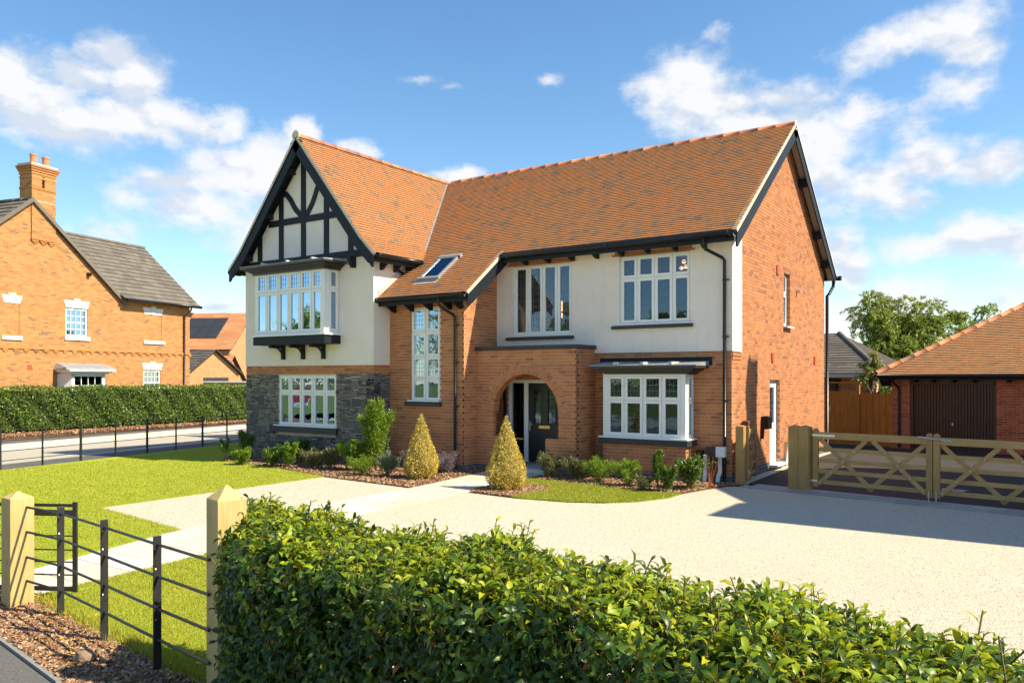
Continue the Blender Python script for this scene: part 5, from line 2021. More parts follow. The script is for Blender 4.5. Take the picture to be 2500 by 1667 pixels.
slope_slab(mb, [(x1_, -.3, zz), (x1_, -.3 + 2 * hh, zz), (x1_ - hh, -.3 + hh, zz + hh * sl_)])
orf = mb.build('roof', M['deck'], ob)
OT = Pieces('roof_tile', M['slate'], 0)
tiling(OT, orf, lambda u, h, z: (u, h, z), [(-.33, zz - .02), (-.3 + hh, zz + hh * sl_)], lambda h, z: [(x0_, x1_ - (h + .3))], G=.19, Wd=.6, lift=.035, thick=.02)
OT.build()
ridge_run(orf, (x1_ + .02, -.33, zz), (x1_ - hh, -.3 + hh, zz + hh * sl_), r=.10, mat=M['slate'])
MB().box(x0_, x1_, -.40, -.34, zz - .17, zz - .03).build('fascia', M['greyfascia'], ob)

# ================================================================== NEIGHBOUR HOUSE (left, sunlit gable)
NP = (-29.2442, 6.8879)
NROT = math.atan2(.974, -.2265)
nb = empty('neighbour_house', (*NP, 0), NROT, label='sunlit orange brick house across the road with chimney and dark grey roof', cat='house')
NB = Pieces('brick', M['brick_n'], 0)
NF = front(0)
GXR, GXL, NZE = -4.25, -12.6, 5.70       # gable right and left eave x ; eaves z
APX = (GXR + GXL) / 2                      # ridge x
APZ = NZE + (GXR - GXL) / 2 * .80 + .0


def nspan(z):
    if z < 5.55: return [(GXL, 0.0)]
    if z < 5.92: return [(GXL + max(0, (z - NZE) / .80), 0.0)]
    if z < APZ:
        t = (z - NZE) / .80
        return [(GXL + t, GXR - t)] if GXR - GXL - 2 * t > .15 else []
    return []


wins = [(-6.89, -5.84, 3.90, 5.07), (-2.87, -1.86, 1.4, 2.56)]
core = MB()
bayhole = (-7.25, -5.42, 1.0, 2.36)
brickwork(NB, core, NF, None, nspan, 0.3, APZ, wins + [bayhole], key='f', proud=.005)
nw_ = core.build('wall', M['mortar_n'], nb)
c2 = MB()
brickwork(NB, c2, sideR(0), None, lambda z: [(0, 7.0)], .3, 5.6, (), key='r', L=.225)
for i, (k, vs, fs, par, full) in enumerate(NB.recs):
    NB.recs[i] = (k, vs, fs, nw_, full)
c2.build('wall', M['mortar_n'], nb)
NB.build()
# string course with dentils
mb = MB()
mb.box(GXL, .02, .005, .05, 3.33, 3.41, NF)
mb.build('string_course', M['brick_n'], nb)
mb = MB()
x = GXL
while x < -.1:
    mb.box(x, x + .215, .006, .04, 3.26, 3.328, NF)
    mb.box(x + .05, x + .165, .006, .028, 3.19, 3.258, NF)
    x += .43
mb.build('dentil_course', M['brick_n'], nb, kind='stuff')
# roofs
mb = MB()
e = .12
slope_slab(mb, [(GXR + .35, -e, NZE - .2), (GXR + .35, 8.5, NZE - .2), (APX, 8.5, APZ + .12), (APX, -e, APZ + .12)])
slope_slab(mb, [(GXL - .35, -e, NZE - .2), (GXL - .35, 8.5, NZE - .2), (APX, 8.5, APZ + .12), (APX, -e, APZ + .12)])
nr = mb.build('roof', M['deck'], nb)
NT = Pieces('roof_tile', M['slate'], 0)
sl8 = (APZ + .12 - NZE + .2) / (APX - GXR - .35) * -1
tiling(NT, nr, lambda u, h, z: (h, u, z), [(GXL - .35, NZE - .2), (APX, APZ + .12)], lambda h, z: [(-e - .02, 8.5)], G=.32, Wd=.33, lift=.05, thick=.025)
tiling(NT, nr, lambda u, h, z: (-h, u, z), [(-GXR - .35, NZE - .2), (-APX, APZ + .12)], lambda h, z: [(-e - .02, 1.2)], G=.32, Wd=.33, lift=.05, thick=.025)
# rear wing roof: eaves over the right part of the wall, facing the viewer
RZE = 5.70
mb = MB()
RH = 3.55
RSL = .86
slope_slab(mb, [(GXR + .1, -.32, RZE), (.30, -.32, RZE), (.30, -.32 + RH, RZE + RH * RSL), (GXR - 3.0, -.32 + RH, RZE + RH * RSL), (GXR - .05, -.2, RZE + .1)])
slope_slab(mb, [(GXR - 3, -.32 + 2 * RH, RZE), (.30, -.32 + 2 * RH, RZE), (.30, -.32 + RH, RZE + RH * RSL), (GXR - 3.0, -.32 + RH, RZE + RH * RSL)])
rr2 = mb.build('roof', M['deck'], nb)


def rear_span(h, z):
    # meets the gable roof slope : x = GXR - (z-NZE)/.8
    return [(GXR + .08 - max(0, (z - RZE)) / .80, .30)]


tiling(NT, rr2, lambda u, h, z: (u, h, z), [(-.36, RZE - .03), (-.32 + RH, RZE + RH * RSL)], rear_span, G=.31, Wd=.33, lift=.045, thick=.025)
NT.build()
ridge_run(rr2, (GXR - 2.6, -.32 + RH, RZE + RH * RSL - .03), (.30, -.32 + RH, RZE + RH * RSL - .03), r=.12, mat=M['slate'])
ridge_run(nr, (APX, .0, APZ + .1), (APX, 8.3, APZ + .1), r=.12, mat=M['slate'])
# raking verges
for sx in (1, -1):
    mb = MB()
    xe = GXR + .38 if sx > 0 else GXL - .38
    d = Vector((APX - xe, APZ + .16 - (NZE - .2))).normalized()
    mb.prism([(xe, NZE - .2), (APX, APZ + .20), (APX, APZ + .02), (xe, NZE - .38)], .10, .17, NF)
    mb.build('verge_trim', M['slate'], nb)
mb = MB()
mb.tube([(GXR + .1, -.40, RZE - .06), (.36, -.40, RZE - .06)], .065, 10)
mb.build('gutter', M['blackplastic'], nb, smooth=True)
mb = MB()
mb.tube([(-.28, -.38, RZE - .1), (-.30, -.34, RZE - .28), (-.42, -.07, RZE - .5), (-.42, -.07, .3)], .042, 10)
mb.build('downpipe', M['brownbox'], nb, smooth=True)
mb = MB()
for k_ in range(4):
    B('corbel_brick', M['brick_n'], nb, -.005, .06 + .07 * (3 - k_), -.0, .30, 5.32 - k_ * .085, 5.39 - k_ * .085)
# stone heads and sills ; windows
def sash_window(x0_, x1_, z0_, z1_, lab=None):
    w_ = MB()
    a, b, c, d = x0_, x1_, z0_, z1_
    w_.box(a, a + .07, -.12, -.03, c, d, NF).box(b - .07, b, -.12, -.03, c, d, NF).box(a + .07, b - .07, -.12, -.03, d - .07, d, NF).box(a + .07, b - .07, -.12, -.03, c, c + .09, NF)
    m_ = (c + d) / 2
    w_.box(a + .07, b - .07, -.11, -.035, m_ - .03, m_ + .03, NF)
    o = w_.build('window', M['upvc'], nb)
    mb = MB()
    for i in range(1, 4):
        x = a + .07 + (b - a - .14) * i / 4
        mb.box(x - .012, x + .012, -.1, -.06, c + .09, d - .07, NF)
    for z in (c + .09 + (m_ - .03 - c - .09) / 2, m_ + .03 + (d - .07 - m_ - .03) / 2):
        mb.box(a + .07, b - .07, -.1, -.061, z - .012, z + .012, NF)
    mb.build('glazing_bars', M['upvc'], o)
    for zz0, zz1 in ((c + .08, m_ - .02), (m_ + .02, d - .06)):
        MB().box(a + .06, b - .06, -.085, -.08, zz0, zz1, NF).build('pane', M['glass'], o)
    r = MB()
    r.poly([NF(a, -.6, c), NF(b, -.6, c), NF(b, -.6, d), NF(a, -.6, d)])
    r.build('room_lining', M['dark'], o)  # near-black sheet, the room's shade put into its colour


def stone_head(xa, xb, z, h=.30):
    mb = MB()
    m_ = (xa + xb) / 2
    mb.prism([(xa + .06, z), (xb - .06, z), (xb + .04, z + h), (xa - .04, z + h)], .0, .02, NF)
    mb.prism([(m_ - .12, z - .0), (m_ + .12, z - .0), (m_ + .15, z + h + .08), (m_ - .15, z + h + .08)], .0, .035, NF)
    mb.build('stone_head', M['whitestone'], nb)


def stone_sill(xa, xb, z):
    MB().box(xa, xb, -.02, .06, z, z + .15, NF).build('stone_sill', M['whitestone'], nb)


sash_window(-6.89, -5.84, 3.90, 5.07)
stone_head(-6.93, -5.78, 5.09)
stone_sill(-6.95, -5.74, 3.76)
sash_window(-2.87, -1.86, 1.4, 2.56)
stone_head(-2.92, -1.76, 2.58)
stone_head(-9.58, -8.82, 5.06)
stone_sill(-9.62, -8.80, 3.66)
stone_head(-2.86, -1.72, 5.11)
stone_sill(-2.88, -1.62, 3.76)
# brick-filled blind openings: thin near-black strip laid on the face down one side
MB().box(-8.91, -8.90, .0, .009, 3.8, 5.06, NF).build('blind_window_line', M['dark'], nb)
MB().box(-1.80, -1.79, .0, .009, 3.9, 5.11, NF).build('blind_window_line', M['dark'], nb)
# bay
mb = MB()
by = -.55
for a, b in ((-7.05, -6.92), (-5.60, -5.45)):
    mb.box(a, b, by, by + .08, 1.0, 2.36)
mb.box(-7.05, -5.45, by, by + .08, 2.27, 2.36).box(-7.05, -5.45, by, by + .08, 1.0, 1.1)
nbay = mb.build('bay_window', M['upvc'], nb)
mb = MB()
for i in range(1, 4):
    x = -6.92 + 1.32 * i / 4
    mb.box(x - .014, x + .014, by + .02, by + .06, 1.1, 2.27)
for z in (1.5, 1.9):
    mb.box(-6.92, -5.60, by + .021, by + .059, z - .012, z + .012)
mb.build('glazing_bars', M['upvc'], nbay)
MB().box(-6.93, -5.59, by + .045, by + .05, 1.05, 2.30).build('pane', M['glass'], nbay)
mb = MB()
mb.prism([(-7.05, by), (-7.25, .0), (-7.20, .0), (-7.0, by + .05)], 1.0, 2.36, lambda u, n, y_: (u, y_, n))
mb.prism([(-5.45, by), (-5.25, .0), (-5.30, .0), (-5.50, by + .05)], 1.0, 2.36, lambda u, n, y_: (u, y_, n))
mb.build('bay_cheek', M['upvc'], nbay)
MB().box(-6.95, -5.5, .30, .32, 1.0, 2.3).build('room_lining', M['dark'], nbay)  # painted near-black to stand for the unlit room
cornice(nbay, -7.15, -5.35, -.62, 0, 2.36, 2.55, [(.02, 0, .3), (.12, .3, .6), (.22, .6, 1)], M['upvc'])
mb = MB()
mb.raw([(-7.45, -.72, 2.55), (-5.05, -.72, 2.55), (-5.05, 0, 2.55), (-7.45, 0, 2.55), (-7.45, -.72, 2.63), (-5.05, -.72, 2.63), (-5.2, -.03, 2.82), (-7.3, -.03, 2.82)],
       ((0, 1, 2, 3), (4, 5, 6, 7), (0, 1, 5, 4), (1, 2, 6, 5), (2, 3, 7, 6), (3, 0, 4, 7)))
mb.build('lead_roof', M['lead'], nbay)
MB().box(-8.57, -8.39, .006, .02, 2.54, 2.72, NF).build('vent', M['ventred'], nb)
mb = MB()
mb.tube([(-5.82, 0, 6.55), (-5.82, -.14, 6.53)], .08, 12)
mb.build('flue', M['blackplastic'], nb)
# chimney breast and stack
CH0, CH1 = -8.42, -7.38
chb = MB()
CHP = Pieces('brick', M['brick_n'], 0)
brickwork(CHP, chb, front(-.06), None, lambda z: [(CH0, CH1)], 7.65, 10.35, [(-7.98, -7.87, 9.66, 10.12)], key='f', back=-.60)
brickwork(CHP, chb, sideL(CH0 + .001), None, lambda z: [(-.06, .60)], 7.65, 10.35, (), key='l', back=-.05, depth=.04)
chm = chb.build('chimney', M['mortar_n'], nb)
for i, (k, vs, fs, par, full) in enumerate(CHP.recs):
    CHP.recs[i] = (k, vs, fs, chm, full)
CHP.build()
mb = MB()
for z, o_ in ((10.18, .03), (10.28, .055), (10.36, .085), (10.44, .11), (9.60, .025), (10.02, .02)):
    mb.box(CH0 - o_, CH1 + o_, -.06 - o_, .60 + o_, z, z + .068)
mb.box(CH0 - .02, CH1 + .02, -.08, .0, 7.60, 7.66)
for i in range(3):
    mb.box(CH0 + .02 + i * .36, CH0 + .30 + i * .36, -.06, .0, 7.53, 7.595)
    mb.box(CH0 + .09 + i * .36, CH0 + .23 + i * .36, -.04, .0, 7.46, 7.528)
mb.build('corbel_courses', M['brick_n'], chm, kind='stuff')
mb = MB()
mb.box(CH0 - .06, CH1 + .06, -.12, .66, 10.52, 10.60)
mb.build('chimney_flaunching', M['lead_pale'], chm)
B('chimney_flashing', M['lead_pale'], chm, CH0 - .0, CH1 + .0, -.07, .61, 9.12, 9.15)
for x, r_ in ((-8.15, .13), (-7.62, .13)):
    mb = MB()
    mb.tube([(x, .2, 10.55), (x, .2, 10.92), (x, .2, 10.93), (x, .2, 11.0)], [r_, r_ * .92, r_ * 1.06, r_ * 1.06], 16)
    mb.build('chimney_pot', M['terracotta'], chm, smooth=False)

# ================================================================== distant houses
def simple_house(name, loc, rz_, w, d, ze, zr, wallm, roofm, label, wins_=(), ridge_along='x', panels=None, door=None, g=None, over=.3):
    h = empty(name, loc, rz_, label=label, cat='house' if g is None else g)
    mb = MB()
    mb.box(0, w, 0, d, 0, ze)
    if ridge_along == 'y':
        mb.prism([(0, ze), (w, ze), (w / 2, zr)], 0, -d, front(0))
    else:
        mb.prism([(0, ze), (d, ze), (d / 2, zr)], 0, w, lambda u, n, z: (n, u, z))
    mb.build('wall', wallm, h)
    rf = MB()
    TT = Pieces('roof_tile', roofm, 0)
    if ridge_along == 'x':
        sl = (zr - ze) / (d / 2)
        slope_slab(rf, [(-over, -over, ze - over * sl + .1), (w + over, -over, ze - over * sl + .1), (w + over, d / 2, zr + .1), (-over, d / 2, zr + .1)])
        slope_slab(rf, [(-over, d + over, ze - over * sl + .1), (w + over, d + over, ze - over * sl + .1), (w + over, d / 2, zr + .1), (-over, d / 2, zr + .1)])
        ro = rf.build('roof', M['deck'], h)
        tiling(TT, ro, lambda u, hh_, z: (u, hh_, z), [(-over - .03, ze - over * sl + .09), (d / 2, zr + .1)], lambda a, b: [(-over, w + over)], G=.33, Wd=1.0, lift=.06, thick=.03)
    else:
        sl = (zr - ze) / (w / 2)
        for s in (0, 1):
            xa = -over if s == 0 else w + over
            slope_slab(rf, [(xa, -over, ze - over * sl + .1), (xa, d + over, ze - over * sl + .1), (w / 2, d + over, zr + .1), (w / 2, -over, zr + .1)])
        ro = rf.build('roof', M['deck'], h)
        tiling(TT, ro, lambda u, hh_, z: (hh_, u, z), [(-over - .03, ze - over * sl + .09), (w / 2, zr + .1)], lambda a, b: [(-over, d + over)], G=.33, Wd=1.0, lift=.06, thick=.03)
        tiling(TT, ro, lambda u, hh_, z: (w - hh_, u, z), [(-over - .03, ze - over * sl + .09), (w / 2, zr + .1)], lambda a, b: [(-over, d + over)], G=.33, Wd=1.0, lift=.06, thick=.03)
    TT.build()
    for (a, b, c, e_) in wins_:
        m2 = MB()
        t = .08
        m2.box(a, b, .0, .05, c, c + t, NF).box(a, b, .0, .05, e_ - t, e_, NF).box(a, a + t, .0, .05, c + t, e_ - t, NF).box(b - t, b, .0, .05, c + t, e_ - t, NF)
        if b - a > .8: m2.box((a + b) / 2 - .04, (a + b) / 2 + .04, .0, .05, c + t, e_ - t, NF)
        wv = m2.build('window', M['upvc'], h)
        MB().box(a + t, b - t, .005, .015, c + t, e_ - t, NF).build('pane', M['solar'], wv)
    if door:
        a, b, c, e_ = door
        MB().box(a, b, .0, .03, c, e_, NF).build('garage_door', M['solar'], h)
    return h, ro


M['brick_far'] = plain('far_brick', (.56, .28, .13), (.48, .22, .10), 3, .85, .2, 15)
M['brick_far_shade'] = M['brick_far']
FR = math.radians(30)
fh, fro = simple_house('far_house', (-66.5, 20.4, 0), FR, 14.3, 9, 4.75, 8.1, M['brick_far'], M['tile_far'],
                       'distant house with orange tiled roof and solar panels, seen past the neighbour', wins_=[(9.2, 9.9, 3.0, 3.9), (11.6, 13.0, 3.0, 3.9)])
sl = (8.1 - 4.75) / 4.5
for r_ in range(2):
    for c_ in range(4):
        mb = MB()
        ya, yb = 1.0 + r_ * 1.3, 2.25 + r_ * 1.3
        xa, xb = 8.6 + c_ * 1.02, 9.58 + c_ * 1.02
        mb.raw([(x, y_, 4.75 + y_ * sl + .1 + q) for x in (xa, xb) for y_ in (ya, yb) for q in (.12, .2)], BOXF)
        mb.build('solar_panel', M['solar'], fro)
fh2, _ = simple_house('far_extension', (-62.0, 19.2, 0), FR, 11.5, 5, 1.9, 4.0, M['brick_far'], M['tile_far'], 'lower orange roofed extension in front of the distant solar panel house', g='extension')
sg2, _ = simple_house('small_garage', (-50.3, 21.0, 0), math.radians(85), 4.3, 7, 2.6, 4.35, M['brick_far'], M['slate'],
                      'small brick gabled garage with grey roof and black door beyond the garden wall', ridge_along='y', door=(1.2, 3.4, .0, 2.2), g='garage')
sg3, _ = simple_house('low_garage', (-31.2, 21.0, 0), math.radians(20), 5.0, 5, 2.2, 3.6, M['brick_far'], M['slate'],
                      'low brick garage with pale grey roof half hidden behind the stone corner of the house', g='garage')
gwl = empty('garden_wall', (-31.5, 9.2, 0), math.radians(33), label='low brick garden wall with pale coping beside the neighbour house', cat='wall')
MB().box(0, 9.5, 0, .22, 0, 1.95).build('wall_body', M['brick_far'], gwl)
MB().box(-.03, 9.53, -.03, .25, 1.95, 2.03).build('coping', M['whitestone'], gwl)

# ================================================================== HOUSE TO THE RIGHT (out of frame; its shadow falls across drive and gable wall)
rh = empty('right_neighbour_house', (7.6, -2.2, 0), 0, label='brick house beyond the right edge of the picture whose gable shades the drive', cat='house')
SHX = 7.6


def shp(yp, zp):
    """silhouette point: where a ray from plane X=0 (yp, zp) towards the sun meets X = SHX"""
    return (yp + .28 * SHX + 2.2, zp + 1.03 * SHX)


mb = MB()
gab = [shp(-2.76, -1.13), shp(-.47, .31), shp(1.15, 1.42), shp(1.75, 1.0), shp(2.75, -.05), shp(4.2, -1.5)]
pts = [(gab[0][0], 0)] + gab + [(gab[-1][0], 0)]
mb.prism(pts, 0, 8.0, lambda u, n, z: (n, u, z))
mb.build('gable_block', M['brick_n'], rh)
mb = MB()
c0, c1 = shp(1.12, 0)[0], shp(1.72, 0)[0]
zt = shp(0, 2.62)[1]
mb.box(.0, .55, c0, c1, shp(0, 1.0)[1], zt - .5)
mb.box(-.02, .57, c0 - .05, c1 + .05, zt - .5, zt)
mb.tube([(.28, c0 + .16, zt), (.28, c0 + .16, zt + .34)], [.13, .07], 12)
mb.build('chimney', M['brick_n'], rh)
mb = MB()
lw = shp(-4.33, -.99)
mb.box(0, 8, lw[0], shp(-2.76, 0)[0] + .02, shp(0, -1.25)[1], lw[1])
mb.box(.5, 8, lw[0] + .6, shp(-2.76, 0)[0] + .02, 0, shp(0, -1.25)[1])
mb.build('projecting_eaves', M['brick_n'], rh)

# ================================================================== ESTATE FENCES
def flat_post(mb, x, y, z0, z1, d, w=.05, t=.014):
    dx, dy = d
    nx, ny = -dy, dx
    vs = []
    for a in (-w / 2, w / 2):
        for b in (-t / 2, t / 2):
            for z in (z0, z1):
                vs.append((x + dx * b + nx * a, y + dy * b + ny * a, z))
    mb.raw(vs, BOXF)


ff = empty('metal_fence', (-15.39, -7.55, 0), 0, label='long black estate railing along the far edge of the lawn beside the side road', cat='fence')
zr_ = (.97, .70, .45, .22)
fpost = None
for i in range(-5, 22):
    mb = MB()
    flat_post(mb, 0, 0, 0, 1.02, tuple(D1), w=.05 if i % 2 else .045, t=.05 if i % 2 == 0 else .02)
    if fpost is None or True:
        o = mb.build('post', M['ironpaint'], ff)
    p = D1 * (1.13 * i)
    o.location = (p[0], p[1], 0)
for z in zr_:
    mb = MB()
    mb.tube([tuple(D1 * -6) + (z,), tuple(D1 * 25) + (z,)], .010, 6)
    mb.build('rail', M['ironpaint'], ff, smooth=True)

nf = empty('metal_fence', (-2.66, -12.80, 0), 0, label='near black estate railing between the short wooden post and the hedge post', cat='fence')
NFP = [(-2.66, -12.80), (-1.99, -12.80), (-.99, -12.94), (.02, -13.09), (.80, -13.19)]
for i, (x, y_) in enumerate(NFP[:-1]):
    q = NFP[i + 1]
    d = Vector((q[0] - x, q[1] - y_)).normalized()
    mb = MB()
    flat_post(mb, x + 2.66, y_ + 12.80, .0, 1.05 if i else 1.03, (d.x, d.y), w=.06, t=.016)
    mb.build('post', M['ironpaint'], nf, bevel=.002)
    mb = MB()
    for z in (.955, .80, .42):
        mb.tube([(x + 2.66 - d.y * -.0 + d.y * .012, y_ + 12.80 - d.x * .012, z), (x + 2.66 + d.y * .02, y_ + 12.80 - d.x * .02, z)], .013, 8)
    mb.build('bolts', M['steel'], nf)
for z in (.985, .745, .50, .27):
    mb = MB()
    mb.tube([(x + 2.66, y_ + 12.80, z) for x, y_ in NFP], .0115, 8)
    mb.build('rail', M['ironpaint'], nf, smooth=True)

# pedestrian gate behind the short post
pg = empty('metal_gate', (-4.2, -13.35, 0), 0, label='black metal pedestrian gate standing behind the short wooden post over the path', cat='gate')
ga, gb_ = Vector((-4.2 + 4.2, 0, 0)), Vector((1.73, .93, 0))
gd = (gb_ - ga).normalized()
for t in (0.02, 1.0):
    p = ga.lerp(gb_, t)
    mb = MB()
    flat_post(mb, p.x, p.y, .10, 1.0, (gd.x, gd.y), w=.02, t=.045)
    mb.build('stile', M['ironpaint'], pg)
for z, h_ in ((.965, .03), (.865, .012), (.66, .012), (.52, .012), (.40, .012), (.27, .012), (.13, .045)):
    mb = MB()
    mb.beam((ga.x, ga.y, z), (gb_.x, gb_.y, z), .014, h_)
    mb.build('bar', M['ironpaint'], pg)
mb = MB()
p = ga.lerp(gb_, .80)
q = ga.lerp(gb_, 1.03)
mb.beam((p.x, p.y - .04, .90), (q.x, q.y - .04, .90), .012, .05)
mb.beam((q.x - .12, q.y - .04, .82), (q.x - .12, q.y - .04, .97), .02, .02)
mb.build('latch', M['ironpaint'], pg)


def capped_post(name, corner, rz_, w, h, shoulder, label):
    p = empty(name, (*corner, 0), rz_, label=label, cat='gate post')
    mb = MB()
    vs = [(x, y_, z) for z in (-.05, shoulder) for x, y_ in ((0, 0), (w, 0), (w, w), (0, w))] + [(w / 2, w / 2, h)]
    mb.raw(vs, [(0, 1, 5, 4), (1, 2, 6, 5), (2, 3, 7, 6), (3, 0, 4, 7), (4, 5, 8), (5, 6, 8), (6, 7, 8), (7, 4, 8)])
    mb.build('post_shaft', M['postwood'], p, bevel=.005)
    return p


capped_post('gate_post', (-2.86, -12.93), math.radians(-4), .215, 1.14, 1.075, 'short pale wooden gate post with pyramid cap at the left end of the near railing')
capped_post('gate_post', (.71, -13.15), math.radians(-14), .205, 1.50, 1.40, 'tall pale wooden post with pyramid cap standing in the left end of the near hedge')

# ================================================================== FOLIAGE TEMPLATES
# long leaf: length along x, folded at the midrib, tip drooping
LEAF8_V = [(0, 0, 0), (.28, .17, .045), (.28, 0, .0), (.28, -.17, .045), (.6, .19, .02), (.6, 0, -.03), (.6, -.19, .02), (1, 0, -.16)]
LEAF8_F = [(0, 2, 1, 1), (0, 3, 2, 2)]
LEAFQ_V = [(0, 0, 0), (.27, .155, .115), (.29, 0, .075), (.27, -.155, .115), (.63, .165, .08), (.64, 0, .035), (.63, -.165, .08), (.93, .0, -.20)]
LEAFT_F = [(0, 2, 1), (0, 3, 2), (1, 2, 5), (1, 5, 4), (2, 3, 6), (2, 6, 5), (4, 5, 7), (5, 6, 7)]
SMALL_V = [(0, 0, 0), (.5, .26, .06), (.5, -.26, .06), (1, 0, -.05)]
SMALL_F = [(0, 2, 1), (1, 2, 3)]


def rand_perp(D):
    r = rnd_unit(len(D))
    v = r - (r * D).sum(1, keepdims=True) * D
    return v / np.linalg.norm(v, axis=1, keepdims=True)


# ------------------------------------------------------------------ near hedge
hd = np.array((.9988, -.05))          # along the hedge, to the right
hn = np.array((-.05, -.9988))         # towards the camera side
H0 = np.array((.36, -12.50))          # far-left corner
HL, HT, HZ = 8.0, .95, 1.20
hedge = empty('hedge', (3.9, -13.6, 0), 0, label='large glossy laurel hedge filling the foreground, its top lit by the sun', cat='hedge')


def hp(a, t, z):
    a = a + (1.25 * t + .02) * (1 - a / HL)
    z = z * (1 - .12 * np.clip((a - 3.7) / 1.6, 0, 1) ** 1.3)
    return np.stack([H0[0] + hd[0] * a + hn[0] * t, H0[1] + hd[1] * a + hn[1] * t, z], axis=-1)


def hvec(a, t, z):
    return np.stack([hd[0] * a + hn[0] * t, hd[1] * a + hn[1] * t, z], axis=-1)


# shoots on top, on the camera side, the far side and the left end
def shoots(n, kind):
    r = RNG
    if kind == 'top':
        a, t = r.uniform(-.02, HL, n), r.uniform(0, HT, n)
        z = HZ - .05 + .035 * np.sin(a * 3.1) + .03 * np.sin(a * 7.7 + t * 5) + r.normal(0, .02, n)
        z = z - .05 * (np.abs(t / HT - .5) * 2) ** 3
        d = hvec(r.normal(0, .35, n), r.normal(0, .35, n), np.ones(n))
    elif kind == 'front':
        a, z = r.uniform(-.02, HL, n), r.uniform(.05, HZ - .03, n)
        t = HT + .03 * np.sin(a * 4 + z * 6) + r.normal(0, .025, n)
        d = hvec(r.normal(0, .35, n), np.full(n, .75), r.uniform(.1, .9, n))
    elif kind == 'back':
        a, z = r.uniform(-.02, HL, n), r.uniform(.3, HZ - .03, n)
        t = r.normal(0, .03, n)
        d = hvec(r.normal(0, .35, n), np.full(n, -.75), r.uniform(.1, .9, n))
    else:
        t, z = r.uniform(.0, HT, n), r.uniform(.05, HZ - .02, n)
        a = r.normal(-.02, .03, n)
        d = hvec(np.full(n, -.7), r.normal(0, .35, n), r.uniform(.1, .9, n))
    return hp(a, t, z), d / np.linalg.norm(d, axis=1, keepdims=True)


LP, LM, LS, LY, stemP = [], [], [], [], []
for kind, n in (('top', 4300), ('front', 4300), ('back', 700), ('end', 800)):
    P, D = shoots(n, kind)
    L_ = RNG.uniform(.07, .16, n)
    if kind == 'top':
        tall = RNG.random(n) < .035
        L_ = np.where(tall, RNG.uniform(.17, .26, n), L_)
    young = RNG.random(n) < {'top': .6, 'front': .05, 'back': .2, 'end': .05}[kind]  # young growth; its share on top also paints in the sunlit look
    k = 7
    side = rand_perp(D)
    for j in range(k):
        s = (j + .3) / k
        ang = j * 2.4 + RNG.uniform(-.4, .4, n)
        c, s2 = np.cos(ang)[:, None], np.sin(ang)[:, None]
        rad = side * c + np.cross(D, side) * s2
        pos = P + D * (L_ * s)[:, None]
        spread = 1.05 - .5 * s
        dirv_ = D * (.22 + .45 * s) + rad * spread + np.array((0, 0, -.12))
        nrm = D * 1.0 - rad * .35 + rnd_unit(n) * .25
        LP.append(pos)
        LM.append(basis(dirv_, nrm))
        LS.append(RNG.uniform(.055, .094, n) * (1.0 - .3 * s * (j == k - 1)))
        LY.append(young & (s > .25) | ((RNG.random(n) < .05) & (kind == 'top')))
    stemP.append((P, D, L_))
LP, LM, LS, LY = map(np.concatenate, (LP, LM, LS, LY))
# interior leaves
n = 22000
a, t, z = RNG.uniform(.02, HL, n), RNG.uniform(.06, HT - .04, n), RNG.uniform(.03, HZ - .06, n)
ip = hp(a, t, z)
im = basis(rnd_unit(n), rnd_unit(n))
isz = RNG.uniform(.06, .10, n)
LP2, LM2, LS2 = ip, im, isz
dist = np.linalg.norm(LP - np.array(CAMP), axis=1)
# the 300 nearest, in front of the camera, become objects
fwd = np.array((-math.sin(math.radians(34.1)), math.cos(math.radians(34.1))))
rel = LP[:, :2] - np.array(CAMP[:2])
dep = rel @ fwd
lat = rel @ np.array((fwd[1], -fwd[0]))
py = (920 - 1953 * (LP[:, 2] - 2.25) / np.maximum(dep, .1))
vis = (dep > .5) & (np.abs(lat / np.maximum(dep, .1)) < .63) & (py < 1650)
order = np.argsort(np.where(vis, dist, 1e9))[:300]
single = np.zeros(len(LP), bool)
single[order] = True
tv = np.array(LEAFQ_V)
lme = {}
for key, mt in (('o', 'laurel'), ('y', 'laurel_new')):
    me = bpy.data.meshes.new('leaf')
    me.from_pydata([tuple(v) for v in tv], [], LEAFT_F)
    me.materials.append(M[mt])
    me.polygons.foreach_set('use_smooth', [True] * len(me.polygons))
    lme[key] = me
hoff = Vector((3.9, -13.6, 0))
for i in order:
    o = link('leaf', lme['y' if LY[i] else 'o'], None, hedge)
    m4 = Matrix([list(LM[i][r_] * LS[i]) + [LP[i][r_] - hoff[r_]] for r_ in range(3)] + [[0, 0, 0, 1]])
    o.matrix_local = m4
off = np.array(hoff)
for key, mk, mt in (('old', ~single & ~LY, 'laurel'), ('new', ~single & LY, 'laurel_new')):
    o = scatter('hedge_foliage', tv, LEAFT_F, LP[mk] - off, LM[mk], LS[mk], M[mt], hedge, kind='stuff')
    o.data.polygons.foreach_set('use_smooth', [True] * len(o.data.polygons))
scatter('inner_foliage', SMALL_V, SMALL_F, LP2 - off, LM2, LS2, M['laurel'], hedge, kind='stuff')
